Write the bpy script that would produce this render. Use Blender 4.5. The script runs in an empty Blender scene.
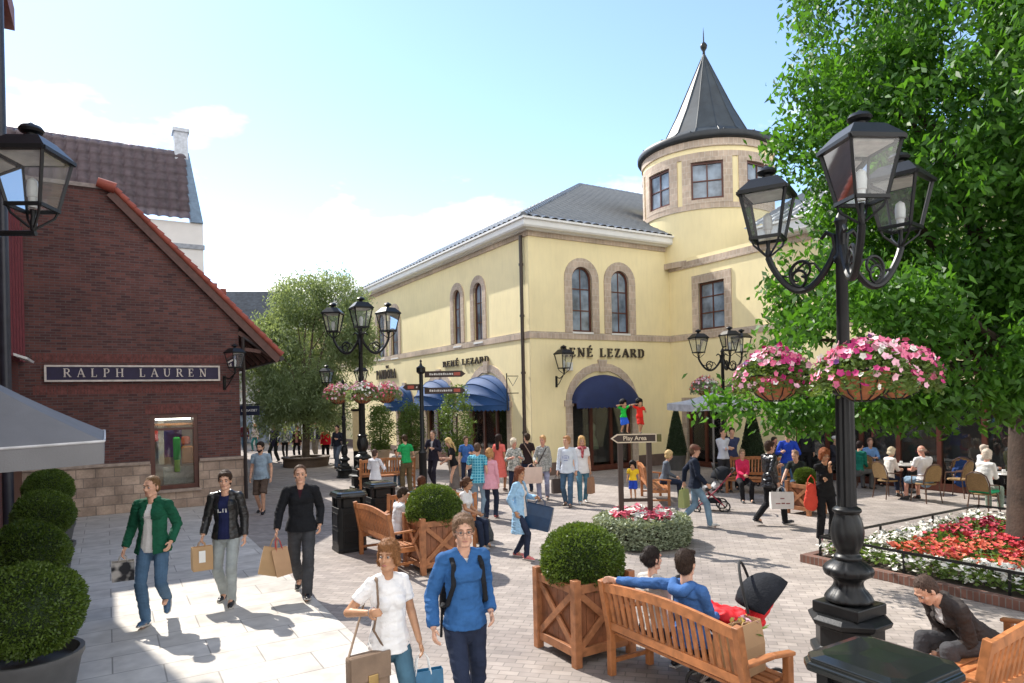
import bpy, bmesh, math, random
import numpy as np
from mathutils import Vector, Matrix, noise, Euler
random.seed(7); np.random.seed(7)
rad = math.radians
sc = bpy.context.scene
REAL = sc.collection
class Pending:                      # objects are linked together at the end of the script
    def __init__(s): s.items = []
    def link(s, o): s.items.append(o)
class Holder: objects = Pending()
COL = Holder()
# ---------------------------------------------------------------- camera
F, CX, HY, CH, RHO = 680.0, 512.0, 397.0, 2.8, rad(1.25)
cam = bpy.data.cameras.new('camera'); camo = bpy.data.objects.new('camera', cam); REAL.objects.link(camo)
camo.location = (0, 0, CH)
camo.matrix_world = Matrix.Translation((0, 0, CH)) @ Matrix.Rotation(rad(90), 4, 'X') @ Matrix.Rotation(-RHO, 4, 'Z')
cam.sensor_width = 36; cam.lens = F / 1024 * 36; cam.shift_y = (HY - 341.5) / 1024
cam.clip_end = 2000; sc.camera = camo
def ray(px, py):
    u, v = (px - CX) / F, -(py - HY) / F
    c, s = math.cos(RHO), math.sin(RHO)
    return Vector((u * c + v * s, 1, -u * s + v * c))
def G(px, py):                       # pixel -> ground point
    r = ray(px, py); t = -CH / r.z
    return Vector((r.x * t, r.y * t, 0))
def AT(px, py, Y):                   # pixel at distance Y
    r = ray(px, py); return Vector((r.x * Y, Y, CH + r.z * Y))
TH = rad(30.8)
RD = Vector((math.cos(TH), math.sin(TH), 0)); LD = Vector((-math.sin(TH), math.cos(TH), 0))
def onplane(px, py, O, n):
    r = ray(px, py); c = Vector((0, 0, CH)); t = (O - c).dot(n) / r.dot(n); return c + r * t
# ---------------------------------------------------------------- materials
MATS = {}
def newmat(name):
    m = bpy.data.materials.new(name); m.use_nodes = True
    nt = m.node_tree; b = nt.nodes['Principled BSDF']; return m, nt, b
def mixc(nt, fac, a, b, mode='MIX'):
    n = nt.nodes.new('ShaderNodeMix'); n.data_type = 'RGBA'; n.blend_type = mode
    for s, v in ((0, fac), (6, a), (7, b)):
        if isinstance(v, bpy.types.NodeSocket): nt.links.new(v, n.inputs[s])
        elif s == 0: n.inputs[0].default_value = v
        else: n.inputs[s].default_value = (*v[:3], 1)
    return n.outputs[2]
def texnode(nt, kind, scale, coord='Object', detail=4, **kw):
    tc = nt.nodes.new('ShaderNodeTexCoord'); n = nt.nodes.new('ShaderNodeTex' + kind)
    mp = nt.nodes.new('ShaderNodeMapping'); nt.links.new(tc.outputs[coord], mp.inputs[0]); nt.links.new(mp.outputs[0], n.inputs[0])
    if isinstance(scale, tuple): mp.inputs['Scale'].default_value = scale; 
    elif 'Scale' in n.inputs: n.inputs['Scale'].default_value = scale
    if 'Detail' in n.inputs: n.inputs['Detail'].default_value = detail
    for k, v in kw.items():
        if k == 'rotz': mp.inputs['Rotation'].default_value = (0, 0, v)
        else: n.inputs[k].default_value = v
    return n
def ramp(nt, sock, stops):
    r = nt.nodes.new('ShaderNodeValToRGB'); nt.links.new(sock, r.inputs[0])
    e = r.color_ramp.elements
    while len(e) < len(stops): e.new(.5)
    for el, (p, c) in zip(e, stops): el.position = p; el.color = (*c, 1) if len(c) == 3 else c
    return r.outputs[0]
def bumpn(nt, b, sock, strength=.3, dist=.01):
    n = nt.nodes.new('ShaderNodeBump'); n.inputs['Strength'].default_value = strength; n.inputs['Distance'].default_value = dist
    nt.links.new(sock, n.inputs['Height']); nt.links.new(n.outputs[0], b.inputs['Normal'])
def sc3(c, k): return tuple(min(1, x * k) for x in c)
def plain(name, col, rough=.6, var=.2, scale=8, bump=0, bscale=None, metal=0, spec=.5, sheen=0):
    if name in MATS: return MATS[name]
    m, nt, b = newmat(name)
    n = texnode(nt, 'Noise', scale)
    nt.links.new(ramp(nt, n.outputs[0], [(.3, sc3(col, 1 - var)), (.7, sc3(col, 1 + var))]), b.inputs['Base Color'])
    b.inputs['Roughness'].default_value = rough; b.inputs['Metallic'].default_value = metal
    b.inputs['Specular IOR Level'].default_value = spec
    if sheen: b.inputs['Sheen Weight'].default_value = sheen
    if bump:
        n2 = texnode(nt, 'Noise', bscale or scale * 6); bumpn(nt, b, n2.outputs[0], bump, .01)
    MATS[name] = m; return m
def fabric(name, col, var=.12, rough=.85):
    return plain('cloth_' + name, col, rough, .05 if max(col) > .5 else max(var, .18), 9, .6, 45, spec=.2)
def weather(nt, b, amt=.045, sz=(1.6, 1.6, .3)):
    """faint vertical rain streaks and blotches over an existing base colour"""
    src = b.inputs['Base Color'].links[0].from_socket
    n = texnode(nt, 'Noise', sz, 'Object', 6); n2 = texnode(nt, 'Noise', .5, 'Object', 5)
    c = mixc(nt, 1, src, ramp(nt, n.outputs[0], [(.3, (1 - amt,) * 3), (.55, (1, 1, 1))]), 'MULTIPLY'); c = mixc(nt, 1, c, ramp(nt, n2.outputs[0], [(.3, (1 - amt * .7, 1 - amt * .8, 1 - amt)), (.6, (1, 1, 1))]), 'MULTIPLY')
    nt.links.new(c, b.inputs['Base Color'])
def grime(nt, b, amt=.25):
    src = b.inputs['Base Color'].links[0].from_socket
    n = texnode(nt, 'Noise', .28, 'Object', 8); v = texnode(nt, 'Voronoi', 3.1, 'Object'); n3 = texnode(nt, 'Noise', 3.5, 'Object', 6)
    c = mixc(nt, 1, src, ramp(nt, n.outputs[0], [(.35, (1 - amt, 1 - amt, 1 - amt * .9)), (.6, (1, 1, 1))]), 'MULTIPLY')
    c = mixc(nt, 1, c, ramp(nt, v.outputs['Distance'], [(.045, (.62, .6, .58)), (.065, (1, 1, 1))]), 'MULTIPLY')
    c = mixc(nt, 1, c, ramp(nt, n3.outputs[0], [(.3, (.86, .85, .84)), (.55, (1, 1, 1))]), 'MULTIPLY'); nt.links.new(c, b.inputs['Base Color'])
def brickmat(name, c1, c2, mortar, w, h, ms=.012, rough=.85, bump=.5, coord='UV', rotz=0, var=.35, offset=.5, nscale=.6):
    if name in MATS: return MATS[name]
    m, nt, b = newmat(name)
    br = texnode(nt, 'Brick', 1.0, coord, rotz=rotz)
    br.inputs['Scale'].default_value = 1; br.inputs['Brick Width'].default_value = w; br.inputs['Row Height'].default_value = h
    br.inputs['Mortar Size'].default_value = ms; br.inputs['Mortar Smooth'].default_value = .3; br.inputs['Bias'].default_value = 0
    br.inputs['Color1'].default_value = (*c1, 1); br.inputs['Color2'].default_value = (*c2, 1); br.inputs['Mortar'].default_value = (*mortar, 1)
    br.offset = offset
    n = texnode(nt, 'Noise', nscale, 'Object', 6)
    n3 = texnode(nt, 'Noise', nscale * 9, 'Object', 3)
    col = mixc(nt, 1.0, br.outputs[0], ramp(nt, n.outputs[0], [(.3, (1 - var,) * 3), (.7, (1 + var * .3,) * 3)]), 'MULTIPLY')
    col = mixc(nt, .6, col, ramp(nt, n3.outputs[0], [(.3, (.75,) * 3), (.7, (1.1,) * 3)]), 'MULTIPLY')
    nt.links.new(col, b.inputs['Base Color']); b.inputs['Roughness'].default_value = rough
    inv = nt.nodes.new('ShaderNodeMath'); inv.operation = 'SUBTRACT'; inv.inputs[0].default_value = 1; nt.links.new(br.outputs['Fac'], inv.inputs[1])
    bumpn(nt, b, inv.outputs[0], bump, .01)
    MATS[name] = m; return m
def woodmat(name, col, rough=.5):
    if name in MATS: return MATS[name]
    m, nt, b = newmat(name)
    n = texnode(nt, 'Noise', (1, 1, 1), 'UV', 5); n.inputs['Scale'].default_value = 9
    n.inputs['Distortion'].default_value = .6
    n2 = texnode(nt, 'Noise', 1.7, 'Object', 2)
    c = mixc(nt, 1, ramp(nt, n.outputs[0], [(.3, sc3(col, .7)), (.5, col), (.75, sc3(col, 1.35))]), ramp(nt, n2.outputs[0], [(.3, (.8,) * 3), (.7, (1.15, 1.12, 1.08))]), 'MULTIPLY')
    nt.links.new(c, b.inputs['Base Color']); b.inputs['Roughness'].default_value = rough
    bumpn(nt, b, n.outputs[0], .15, .004)
    MATS[name] = m; return m
def leafmat(name, c1, c2, trans=.45, rough=.5, scale=1.3):
    if name in MATS: return MATS[name]
    m, nt, b = newmat(name)
    n = texnode(nt, 'Noise', scale, 'Object', 3); n2 = texnode(nt, 'WhiteNoise', 1, 'UV')
    n2.noise_dimensions = '2D'
    base = ramp(nt, n.outputs[0], [(.35, c1), (.65, c2)])
    col = mixc(nt, .55, base, ramp(nt, n2.outputs[0], [(0, sc3(c1, .7)), (.6, c2), (1, sc3(c2, 1.25))]))
    nt.links.new(col, b.inputs['Base Color']); b.inputs['Roughness'].default_value = rough
    t = nt.nodes.new('ShaderNodeBsdfTranslucent'); t.inputs[0].default_value = (0, 0, 0, 1)
    nt.links.new(mixc(nt, .5, col, (c2[0] * 2.0, c2[1] * 1.8, c2[2] * .6)), t.inputs[0])
    mx = nt.nodes.new('ShaderNodeMixShader'); mx.inputs[0].default_value = trans
    nt.links.new(b.outputs[0], mx.inputs[1]); nt.links.new(t.outputs[0], mx.inputs[2])
    nt.links.new(mx.outputs[0], nt.nodes['Material Output'].inputs[0])
    MATS[name] = m; return m
def glassmat(name='clear_glass', tint=(.93, .96, .97), refl=1.0, dirt=.08):
    if name in MATS: return MATS[name]
    m, nt, b = newmat(name); nt.nodes.remove(b)
    tr = nt.nodes.new('ShaderNodeBsdfTransparent'); tr.inputs[0].default_value = (*tint, 1)
    gl = nt.nodes.new('ShaderNodeBsdfGlossy'); gl.inputs['Roughness'].default_value = .03
    df = nt.nodes.new('ShaderNodeBsdfDiffuse'); df.inputs[0].default_value = (.7, .72, .72, 1)
    fr = nt.nodes.new('ShaderNodeFresnel'); fr.inputs[0].default_value = 1.5
    mm = nt.nodes.new('ShaderNodeMath'); mm.operation = 'MULTIPLY'; mm.inputs[1].default_value = refl; nt.links.new(fr.outputs[0], mm.inputs[0])
    m1 = nt.nodes.new('ShaderNodeMixShader'); m1.inputs[0].default_value = dirt
    nt.links.new(tr.outputs[0], m1.inputs[1]); nt.links.new(df.outputs[0], m1.inputs[2])
    m2 = nt.nodes.new('ShaderNodeMixShader'); nt.links.new(mm.outputs[0], m2.inputs[0])
    nt.links.new(m1.outputs[0], m2.inputs[1]); nt.links.new(gl.outputs[0], m2.inputs[2])
    nt.links.new(m2.outputs[0], nt.nodes['Material Output'].inputs[0])
    MATS[name] = m; return m
# ---------------------------------------------------------------- objects
def tag(o, label=None, cat=None, group=None, kind=None):
    for k, v in (('label', label), ('category', cat), ('group', group), ('kind', kind)):
        if v: o[k] = v
    return o
def empty(name, loc=(0, 0, 0), rz=0, label=None, cat=None, group=None):
    o = bpy.data.objects.new(name, None); COL.objects.link(o); o.location = loc; o.rotation_euler = (0, 0, rz)
    o.empty_display_size = .1
    return tag(o, label, cat, group)
def kids(o): return [c for c in bpy.data.objects if c.parent == o]
def copy_tree(o, parent=None, loc=None, rz=None, label=None, scale=None, group=None):
    c = o.copy(); COL.objects.link(c)
    if parent: c.parent = parent
    if loc is not None: c.location = loc
    if rz is not None: c.rotation_euler = (0, 0, rz)
    if label: c['label'] = label
    if group: c['group'] = group
    if scale: c.scale = (scale,) * 3
    for ch in kids(o): copy_tree(ch, c)
    return c
def boxuv(me):
    nl = len(me.loops)
    if not nl: return
    uv = me.uv_layers.new(name='UVMap') if not me.uv_layers else me.uv_layers[0]
    co = np.empty(len(me.vertices) * 3, np.float32); me.vertices.foreach_get('co', co); co = co.reshape(-1, 3)
    vi = np.empty(nl, np.int32); me.loops.foreach_get('vertex_index', vi)
    npo = len(me.polygons); nr = np.empty(npo * 3, np.float32); me.polygons.foreach_get('normal', nr); nr = np.abs(nr.reshape(-1, 3))
    lt = np.empty(npo, np.int32); me.polygons.foreach_get('loop_total', lt)
    ax = np.repeat(np.argmax(nr * np.array([1, 1, .9]), axis=1), lt)
    c = co[vi]; out = np.empty((nl, 2), np.float32)
    out[:, 0] = np.where(ax == 0, c[:, 1], c[:, 0]); out[:, 1] = np.where(ax == 2, c[:, 1], c[:, 2])
    uv.data.foreach_set('uv', out.ravel())
def mkobj(name, me, mat, parent=None, smooth=False):
    o = bpy.data.objects.new(name, me); COL.objects.link(o)
    if mat: me.materials.append(mat)
    if parent: o.parent = parent
    if smooth: me.polygons.foreach_set('use_smooth', [True] * len(me.polygons))
    return o
class MB:
    def __init__(s): s.v = []; s.f = []
    def add(s, vs, fs):
        b = len(s.v); s.v += [tuple(v) for v in vs]; s.f += [tuple(b + i for i in f) for f in fs]; return s
    def box(s, c, d, rz=0, M=None):
        c = Vector(c); h = Vector(d) / 2; R = M or Matrix.Rotation(rz, 3, 'Z')
        vs = [c + R @ Vector((x * h.x, y * h.y, z * h.z)) for z in (-1, 1) for x, y in ((-1, -1), (1, -1), (1, 1), (-1, 1))]
        return s.add(vs, [(3, 2, 1, 0), (4, 5, 6, 7), (0, 1, 5, 4), (1, 2, 6, 5), (2, 3, 7, 6), (3, 0, 4, 7)])
    def bb(s, x0, x1, y0, y1, z0, z1): return s.box(((x0 + x1) / 2, (y0 + y1) / 2, (z0 + z1) / 2), (abs(x1 - x0), abs(y1 - y0), abs(z1 - z0)))
    def bar(s, a, b, w, h, up=(0, 0, 1)):
        a, b = Vector(a), Vector(b); d = (b - a); L = d.length; d.normalize(); up = Vector(up)
        if abs(d.dot(up)) > .98: up = Vector((0, 1, 0))
        x = d.cross(up).normalized(); u = x.cross(d)
        M = Matrix((x, d, u)).transposed(); return s.box((a + b) / 2, (w, L, h), M=M)
    def tube(s, pts, r, n=8, caps=True):
        pts = [Vector(p) for p in pts]; rs = r if isinstance(r, (list, tuple)) else [r] * len(pts); base = len(s.v)
        prev = None
        for i, p in enumerate(pts):
            t = (pts[min(i + 1, len(pts) - 1)] - pts[max(i - 1, 0)]).normalized()
            if prev is None: a = t.orthogonal().normalized()
            else: a = (prev - t * prev.dot(t)).normalized()
            prev = a; b = t.cross(a)
            for k in range(n):
                an = 2 * math.pi * k / n; s.v.append(tuple(p + (a * math.cos(an) + b * math.sin(an)) * rs[i]))
        for i in range(len(pts) - 1):
            for k in range(n):
                q = base + i * n; s.f.append((q + k, q + (k + 1) % n, q + n + (k + 1) % n, q + n + k))
        if caps:
            s.f.append(tuple(base + k for k in range(n))[::-1]); e = base + (len(pts) - 1) * n; s.f.append(tuple(e + k for k in range(n)))
        return s
    def lathe(s, prof, c=(0, 0, 0), n=24, flute=None, ph=0):
        c = Vector(c); base = len(s.v)
        for i, (r, z) in enumerate(prof):
            for k in range(n):
                an = 2 * math.pi * k / n + ph; rr = r
                if flute: rr = r * flute(i, k)
                s.v.append((c.x + rr * math.cos(an), c.y + rr * math.sin(an), c.z + z))
        for i in range(len(prof) - 1):
            for k in range(n):
                q = base + i * n; s.f.append((q + k, q + (k + 1) % n, q + n + (k + 1) % n, q + n + k))
        s.f.append(tuple(base + k for k in range(n))[::-1]); e = base + (len(prof) - 1) * n; s.f.append(tuple(e + k for k in range(n)))
        return s
    def sqlathe(s, prof, ch=.22, c=(0, 0, 0)):
        c = Vector(c); base = len(s.v); n = 8
        for r, z in prof:
            k = r * (1 - ch)
            for x, y in ((r, -k), (r, k), (k, r), (-k, r), (-r, k), (-r, -k), (-k, -r), (k, -r)): s.v.append((c.x + x, c.y + y, c.z + z))
        for i in range(len(prof) - 1):
            for k in range(n): q = base + i * n; s.f.append((q + k, q + (k + 1) % n, q + n + (k + 1) % n, q + n + k))
        s.f.append(tuple(base + k for k in range(n))[::-1]); e = base + (len(prof) - 1) * n; s.f.append(tuple(e + k for k in range(n))); return s
    def ell(s, c, r, n=12, m=8, M=None):
        c = Vector(c); r = (r,) * 3 if isinstance(r, (int, float)) else r; b = len(s.v)
        vs = []
        for i in range(1, m):
            ph = math.pi * i / m
            for k in range(n):
                an = 2 * math.pi * k / n
                vs.append(Vector((r[0] * math.sin(ph) * math.cos(an), r[1] * math.sin(ph) * math.sin(an), r[2] * math.cos(ph))))
        vs = [Vector((0, 0, r[2]))] + vs + [Vector((0, 0, -r[2]))]
        if M: vs = [M @ v for v in vs]
        fs = [(0, 1 + k, 1 + (k + 1) % n) for k in range(n)]
        for i in range(m - 2):
            for k in range(n):
                q = 1 + i * n; fs.append((q + k, q + n + k, q + n + (k + 1) % n, q + (k + 1) % n))
        l = 1 + (m - 2) * n; e = len(vs) - 1; fs += [(e, l + (k + 1) % n, l + k) for k in range(n)]
        return s.add([c + v for v in vs], fs)
    def prism(s, poly, fn, d0, d1):       # poly of (u,z); fn(u,z,depth)->xyz
        n = len(poly); vs = [fn(u, z, d0) for u, z in poly] + [fn(u, z, d1) for u, z in poly]
        return s.add(vs, [tuple(range(n))[::-1], tuple(range(n, 2 * n))] + [(i, (i + 1) % n, n + (i + 1) % n, n + i) for i in range(n)])
    def ring(s, po, pi, fn, d0, d1, closed=True):   # outer/inner outlines same count
        n = len(po); m = n if closed else n - 1
        vs = [fn(u, z, d0) for u, z in po] + [fn(u, z, d0) for u, z in pi] + [fn(u, z, d1) for u, z in po] + [fn(u, z, d1) for u, z in pi]
        fs = []
        for i in range(m):
            j = (i + 1) % n
            fs += [(i, j, n + j, n + i), (2 * n + j, 2 * n + i, 3 * n + i, 3 * n + j), (i, 2 * n + i, 2 * n + j, j), (n + j, 3 * n + j, 3 * n + i, n + i)]
        if not closed:
            for i in (0, n - 1): fs.append((i, n + i, 3 * n + i, 2 * n + i))
        return s.add(vs, fs)
    def build(s, name, mat, parent=None, smooth=False, bevel=0, fix=True):
        me = bpy.data.meshes.new(name); me.from_pydata(s.v, [], s.f); me.update()
        if fix:
            bm = bmesh.new(); bm.from_mesh(me); bmesh.ops.recalc_face_normals(bm, faces=bm.faces); bm.to_mesh(me); bm.free()
        boxuv(me); o = mkobj(name, me, mat, parent, smooth)
        if smooth:
            try: me.set_sharp_from_angle(angle=rad(40))
            except Exception: pass
        if bevel:
            b = o.modifiers.new('bevel', 'BEVEL'); b.width = bevel; b.segments = 2; b.limit_method = 'ANGLE'; b.angle_limit = rad(40)
        return o
def smooth_prof(p, k=5):
    out = []; q = [p[0]] + list(p) + [p[-1]]
    for i in range(1, len(q) - 2):
        for j in range(k):
            t = j / k; out.append(tuple(.5 * ((2 * q[i][c]) + (-q[i - 1][c] + q[i + 1][c]) * t + (2 * q[i - 1][c] - 5 * q[i][c] + 4 * q[i + 1][c] - q[i + 2][c]) * t * t + (-q[i - 1][c] + 3 * q[i][c] - 3 * q[i + 1][c] + q[i + 2][c]) * t ** 3) for c in (0, 1)))
    return out + [tuple(p[-1])]
def arch(u0, u1, z0, zs, n=12, rise=None):
    c = (u0 + u1) / 2; r = (u1 - u0) / 2; rise = rise or r
    return [(u0, z0)] + [(c - r * math.cos(math.pi * i / n), zs + rise * math.sin(math.pi * i / n)) for i in range(n + 1)] + [(u1, z0)]
def np_mesh(name, V, Fc, mat, parent=None, uv=None, smooth=False):   # V (n,3), Fc (m,k)
    me = bpy.data.meshes.new(name); k = Fc.shape[1]
    me.vertices.add(len(V)); me.vertices.foreach_set('co', V.astype(np.float32).ravel())
    me.loops.add(Fc.size); me.loops.foreach_set('vertex_index', Fc.astype(np.int32).ravel())
    me.polygons.add(len(Fc)); me.polygons.foreach_set('loop_start', np.arange(0, Fc.size, k, dtype=np.int32))
    me.update(calc_edges=True)
    if uv is not None:
        l = me.uv_layers.new(name='UVMap'); l.data.foreach_set('uv', uv.astype(np.float32).ravel())
    me.validate()
    return mkobj(name, me, mat, parent, smooth)
def leaves(name, C, length, width, mat, parent=None, droop=.5, rnd=np.random, updir=None):
    """C (n,3) centres -> folded rhombus leaves with random orientation"""
    n = len(C); a = rnd.uniform(0, 2 * math.pi, n)
    d = np.stack([np.cos(a), np.sin(a), rnd.normal(-droop, .45, n)], 1) if updir is None else updir + rnd.normal(0, .5, (n, 3))
    d /= np.linalg.norm(d, axis=1, keepdims=True) + 1e-9
    t = rnd.normal(0, 1, (n, 3)); t[:, 2] *= .5
    s = np.cross(d, t); s /= np.linalg.norm(s, axis=1, keepdims=True) + 1e-9; nn = np.cross(d, s)
    L = (length * rnd.uniform(.7, 1.25, n))[:, None]; W = (width * rnd.uniform(.7, 1.25, n))[:, None]
    p0 = C - d * L / 2; p2 = C + d * L / 2 - nn * L * .08; m = C - d * L * .06
    V = np.stack([p0, m + s * W / 2 + nn * W * .2, p2, m - s * W / 2 + nn * W * .2], 1).reshape(-1, 3)
    Fc = np.arange(4 * n).reshape(n, 4)
    rr = rnd.uniform(0, 1, (n, 2)); uv = np.repeat(rr, 4, axis=0)
    return np_mesh(name, V, Fc, mat, parent, uv)
def textmesh(txt, size, mat, parent, M, name='lettering', depth=.01, font_scale=(1, 1), spacing=1.0, offset=0):
    cu = bpy.data.curves.new('t', 'FONT'); cu.body = txt; cu.size = size; cu.extrude = depth; cu.align_x = 'CENTER'; cu.align_y = 'CENTER'
    cu.space_character = spacing; cu.offset = offset; cu.resolution_u = 3
    o = bpy.data.objects.new('t', cu); REAL.objects.link(o); dg = bpy.context.evaluated_depsgraph_get(); dg.update()
    me = bpy.data.meshes.new_from_object(o.evaluated_get(dg)); bpy.data.objects.remove(o); bpy.data.curves.remove(cu)
    me.transform(Matrix.Diagonal((font_scale[0], font_scale[1], 1, 1))); me.transform(M); me.name = name; me.materials.clear()
    ob = mkobj(name, me, mat, parent); return ob
# serif capital strokes in a 1-high box: list of (x0,y0,x1,y1,w) + widths
SER = {
 'A': (.85, [(.05, 0, .42, 1, .07), (.8, 0, .42, 1, .15), (.18, .35, .66, .35, .06), (-.03, .03, .18, .03, .06), (.62, .03, .93, .03, .06)]),
 'R': (.85, [(.16, 0, .16, 1, .15), (0, .03, .32, .03, .06), (0, .97, .5, .97, .06), (.5, .97, .64, .85, .1), (.64, .87, .64, .63, .13), (.64, .66, .5, .52, .1), (.5, .52, .16, .52, .06), (.4, .52, .78, .02, .15), (.68, .03, .92, .03, .06)]),
 'P': (.75, [(.16, 0, .16, 1, .15), (0, .03, .32, .03, .06), (0, .97, .5, .97, .06), (.5, .97, .64, .85, .1), (.64, .87, .64, .6, .13), (.64, .63, .5, .48, .1), (.5, .48, .16, .48, .06)]),
 'L': (.72, [(.16, 0, .16, 1, .15), (0, .97, .34, .97, .06), (0, .03, .66, .03, .06), (.64, .02, .66, .26, .06)]),
 'H': (.95, [(.16, 0, .16, 1, .15), (.78, 0, .78, 1, .15), (.16, .52, .78, .52, .06), (0, .03, .32, .03, .06), (0, .97, .32, .97, .06), (.62, .03, .94, .03, .06), (.62, .97, .94, .97, .06)]),
 'U': (.9, [(.16, .3, .16, 1, .15), (.74, .3, .74, 1, .07), (.16, .32, .28, .08, .13), (.28, .06, .6, .06, .08), (.6, .06, .74, .32, .08), (0, .97, .32, .97, .06), (.6, .97, .88, .97, .06)]),
 'E': (.75, [(.16, 0, .16, 1, .15), (0, .03, .64, .03, .06), (0, .97, .62, .97, .06), (.16, .52, .48, .52, .06), (.63, .02, .66, .24, .06), (.6, .76, .62, .98, .06), (.48, .42, .48, .62, .05)]),
 'N': (.95, [(.16, 0, .16, 1, .07), (.14, 1, .76, 0, .15), (.78, 0, .78, 1, .07), (0, .03, .32, .03, .06), (0, .97, .22, .97, .06), (.64, .97, .92, .97, .06)]),
 'Z': (.78, [(.1, 0.03, .66, .03, .07), (.08, .97, .64, .97, .07), (.6, .97, .12, .03, .15), (.66, .02, .69, .24, .06), (.08, .76, .06, .98, .06)]),
 'D': (.9, [(.16, 0, .16, 1, .15), (0, .03, .5, .03, .06), (0, .97, .5, .97, .06), (.5, .97, .7, .78, .1), (.72, .8, .72, .2, .14), (.7, .22, .5, .03, .1)]),
 'O': (.95, [(.3, .95, .62, .95, .07), (.62, .95, .78, .7, .1), (.79, .72, .79, .28, .14), (.78, .3, .62, .05, .1), (.62, .05, .3, .05, .07), (.3, .05, .14, .3, .1), (.13, .28, .13, .72, .14), (.14, .7, .3, .95, .1)]),
}
def serif(mb, txt, h, width, fn, d0, d1, gap=.25, bold=1.0, accents=()):
    """adds serif capitals centred on u=0,z=0 ; fn(u,z,depth)"""
    ws = [(.45 if c == ' ' else SER[c.replace('É', 'E')][0]) for c in txt]; tot = sum(ws) + gap * (len(txt) - 1)
    kx = width / tot; u = -width / 2; q = 0
    for c, w in zip(txt, ws):
        if c != ' ':
            st = list(SER[c.replace('É', 'E')][1])
            if c == 'É': st.append((.3, 1.1, .5, 1.3, .12))
            for (x0, y0, x1, y1, sw) in st:
                q += 1; a = Vector((u + x0 * kx, (y0 - .5) * h)); b = Vector((u + x1 * kx, (y1 - .5) * h)); d = (b - a)
                if d.length < 1e-6: continue
                d.normalize(); nrm = Vector((-d.y, d.x)) * sw * h / 2 * bold * min(1, kx / h + .25)
                e = (q % 7) * .0004
                mb.prism([tuple(a - nrm), tuple(b - nrm), tuple(b + nrm), tuple(a + nrm)], fn, d0, d1 + e)
        u += (w + gap) * kx
    return mb
# ---------------------------------------------------------------- shared materials
YEL = plain('yellow_render', (.90, .785, .47), .9, .04, 1.2, .25, 60); weather(YEL.node_tree, YEL.node_tree.nodes['Principled BSDF'])
STONE = brickmat('trim_stone', (.64, .51, .40), (.53, .42, .33), (.68, .60, .50), .16, .24, .01, bump=.4)
WHITE = plain('white_paint', (.75, .75, .73), .5, .05, 3)
DRED = plain('dark_red_frame', (.10, .030, .018), .4, .2, 6)
PLINTH = plain('plinth_stone', (.16, .11, .09), .7, .2, 4, .2)
BLK = plain('black_iron', (.010, .011, .012), .4, .25, 9, .12, 40, spec=.35)
SLATE = plain('slate_tile', (.20, .22, .245), .28, .1, 3, .15, 30)
ZINC = plain('zinc_sheet', (.032, .042, .05), .55, .25, 2.5, .1, 20)
WINGL = None
def winglass(name, col, rough=.06):
    m, nt, b = newmat(name); n = texnode(nt, 'Noise', 1.6, 'Object', 3)
    nt.links.new(ramp(nt, n.outputs[0], [(.35, sc3(col, .5)), (.65, sc3(col, 1.6))]), b.inputs['Base Color'])
    b.inputs['Roughness'].default_value = rough; b.inputs['Specular IOR Level'].default_value = .9; return m
WIN = winglass('window_glass', (.17, .22, .28)); WINC = plain('net_curtain', (.55, .58, .6), .9, .15, 5)  # pane base colour carries the pale blue of reflected sky and curtains
CLEAR = glassmat(); SHOPGL = glassmat('shop_glass', (.85, .88, .88), 1.3, .02)
TXT = plain('bronze_letters', (.055, .042, .032), .5, .1)
BLUE = plain('blue_canvas', (.014, .062, .19), .75, .12, 3, .2, 30)
NAVY = plain('navy_canvas', (.012, .025, .095), .75, .12, 3, .2, 30)
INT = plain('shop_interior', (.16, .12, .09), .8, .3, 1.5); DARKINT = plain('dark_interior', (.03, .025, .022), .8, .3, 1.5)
# ---------------------------------------------------------------- ground
g = np.random
pav = brickmat('clay_pavers', (.46, .40, .355), (.34, .295, .265), (.27, .24, .215), .21, .105, .007, rotz=rad(45) - TH, coord='Object', bump=.35, var=.22, nscale=.35)
slab = brickmat('flagstones', (.68, .64, .58), (.57, .535, .48), (.36, .335, .30), .95, .55, .009, rotz=-TH, coord='Object', bump=.3, var=.16, nscale=.5)
grime(pav.node_tree, pav.node_tree.nodes['Principled BSDF']); grime(slab.node_tree, slab.node_tree.nodes['Principled BSDF'], .16)
gr = MB(); gr.add([(-400, -60, 0), (400, -60, 0), (400, 700, 0), (-400, 700, 0)], [(0, 1, 2, 3)])
tag(gr.build('ground', pav), kind='structure')
B0, B1 = G(236, 547), G(353, 634); bd = LD
q0 = B1 - LD * 8; q1 = B1 + LD * 34
w = MB(); w.add([(*(q0).xy, .004), (*(q1).xy, .004), (*(q1 - RD * 16).xy, .004), (*(q0 - RD * 16).xy, .004)], [(0, 1, 2, 3)])
tag(w.build('pavement', slab), kind='structure')
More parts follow.
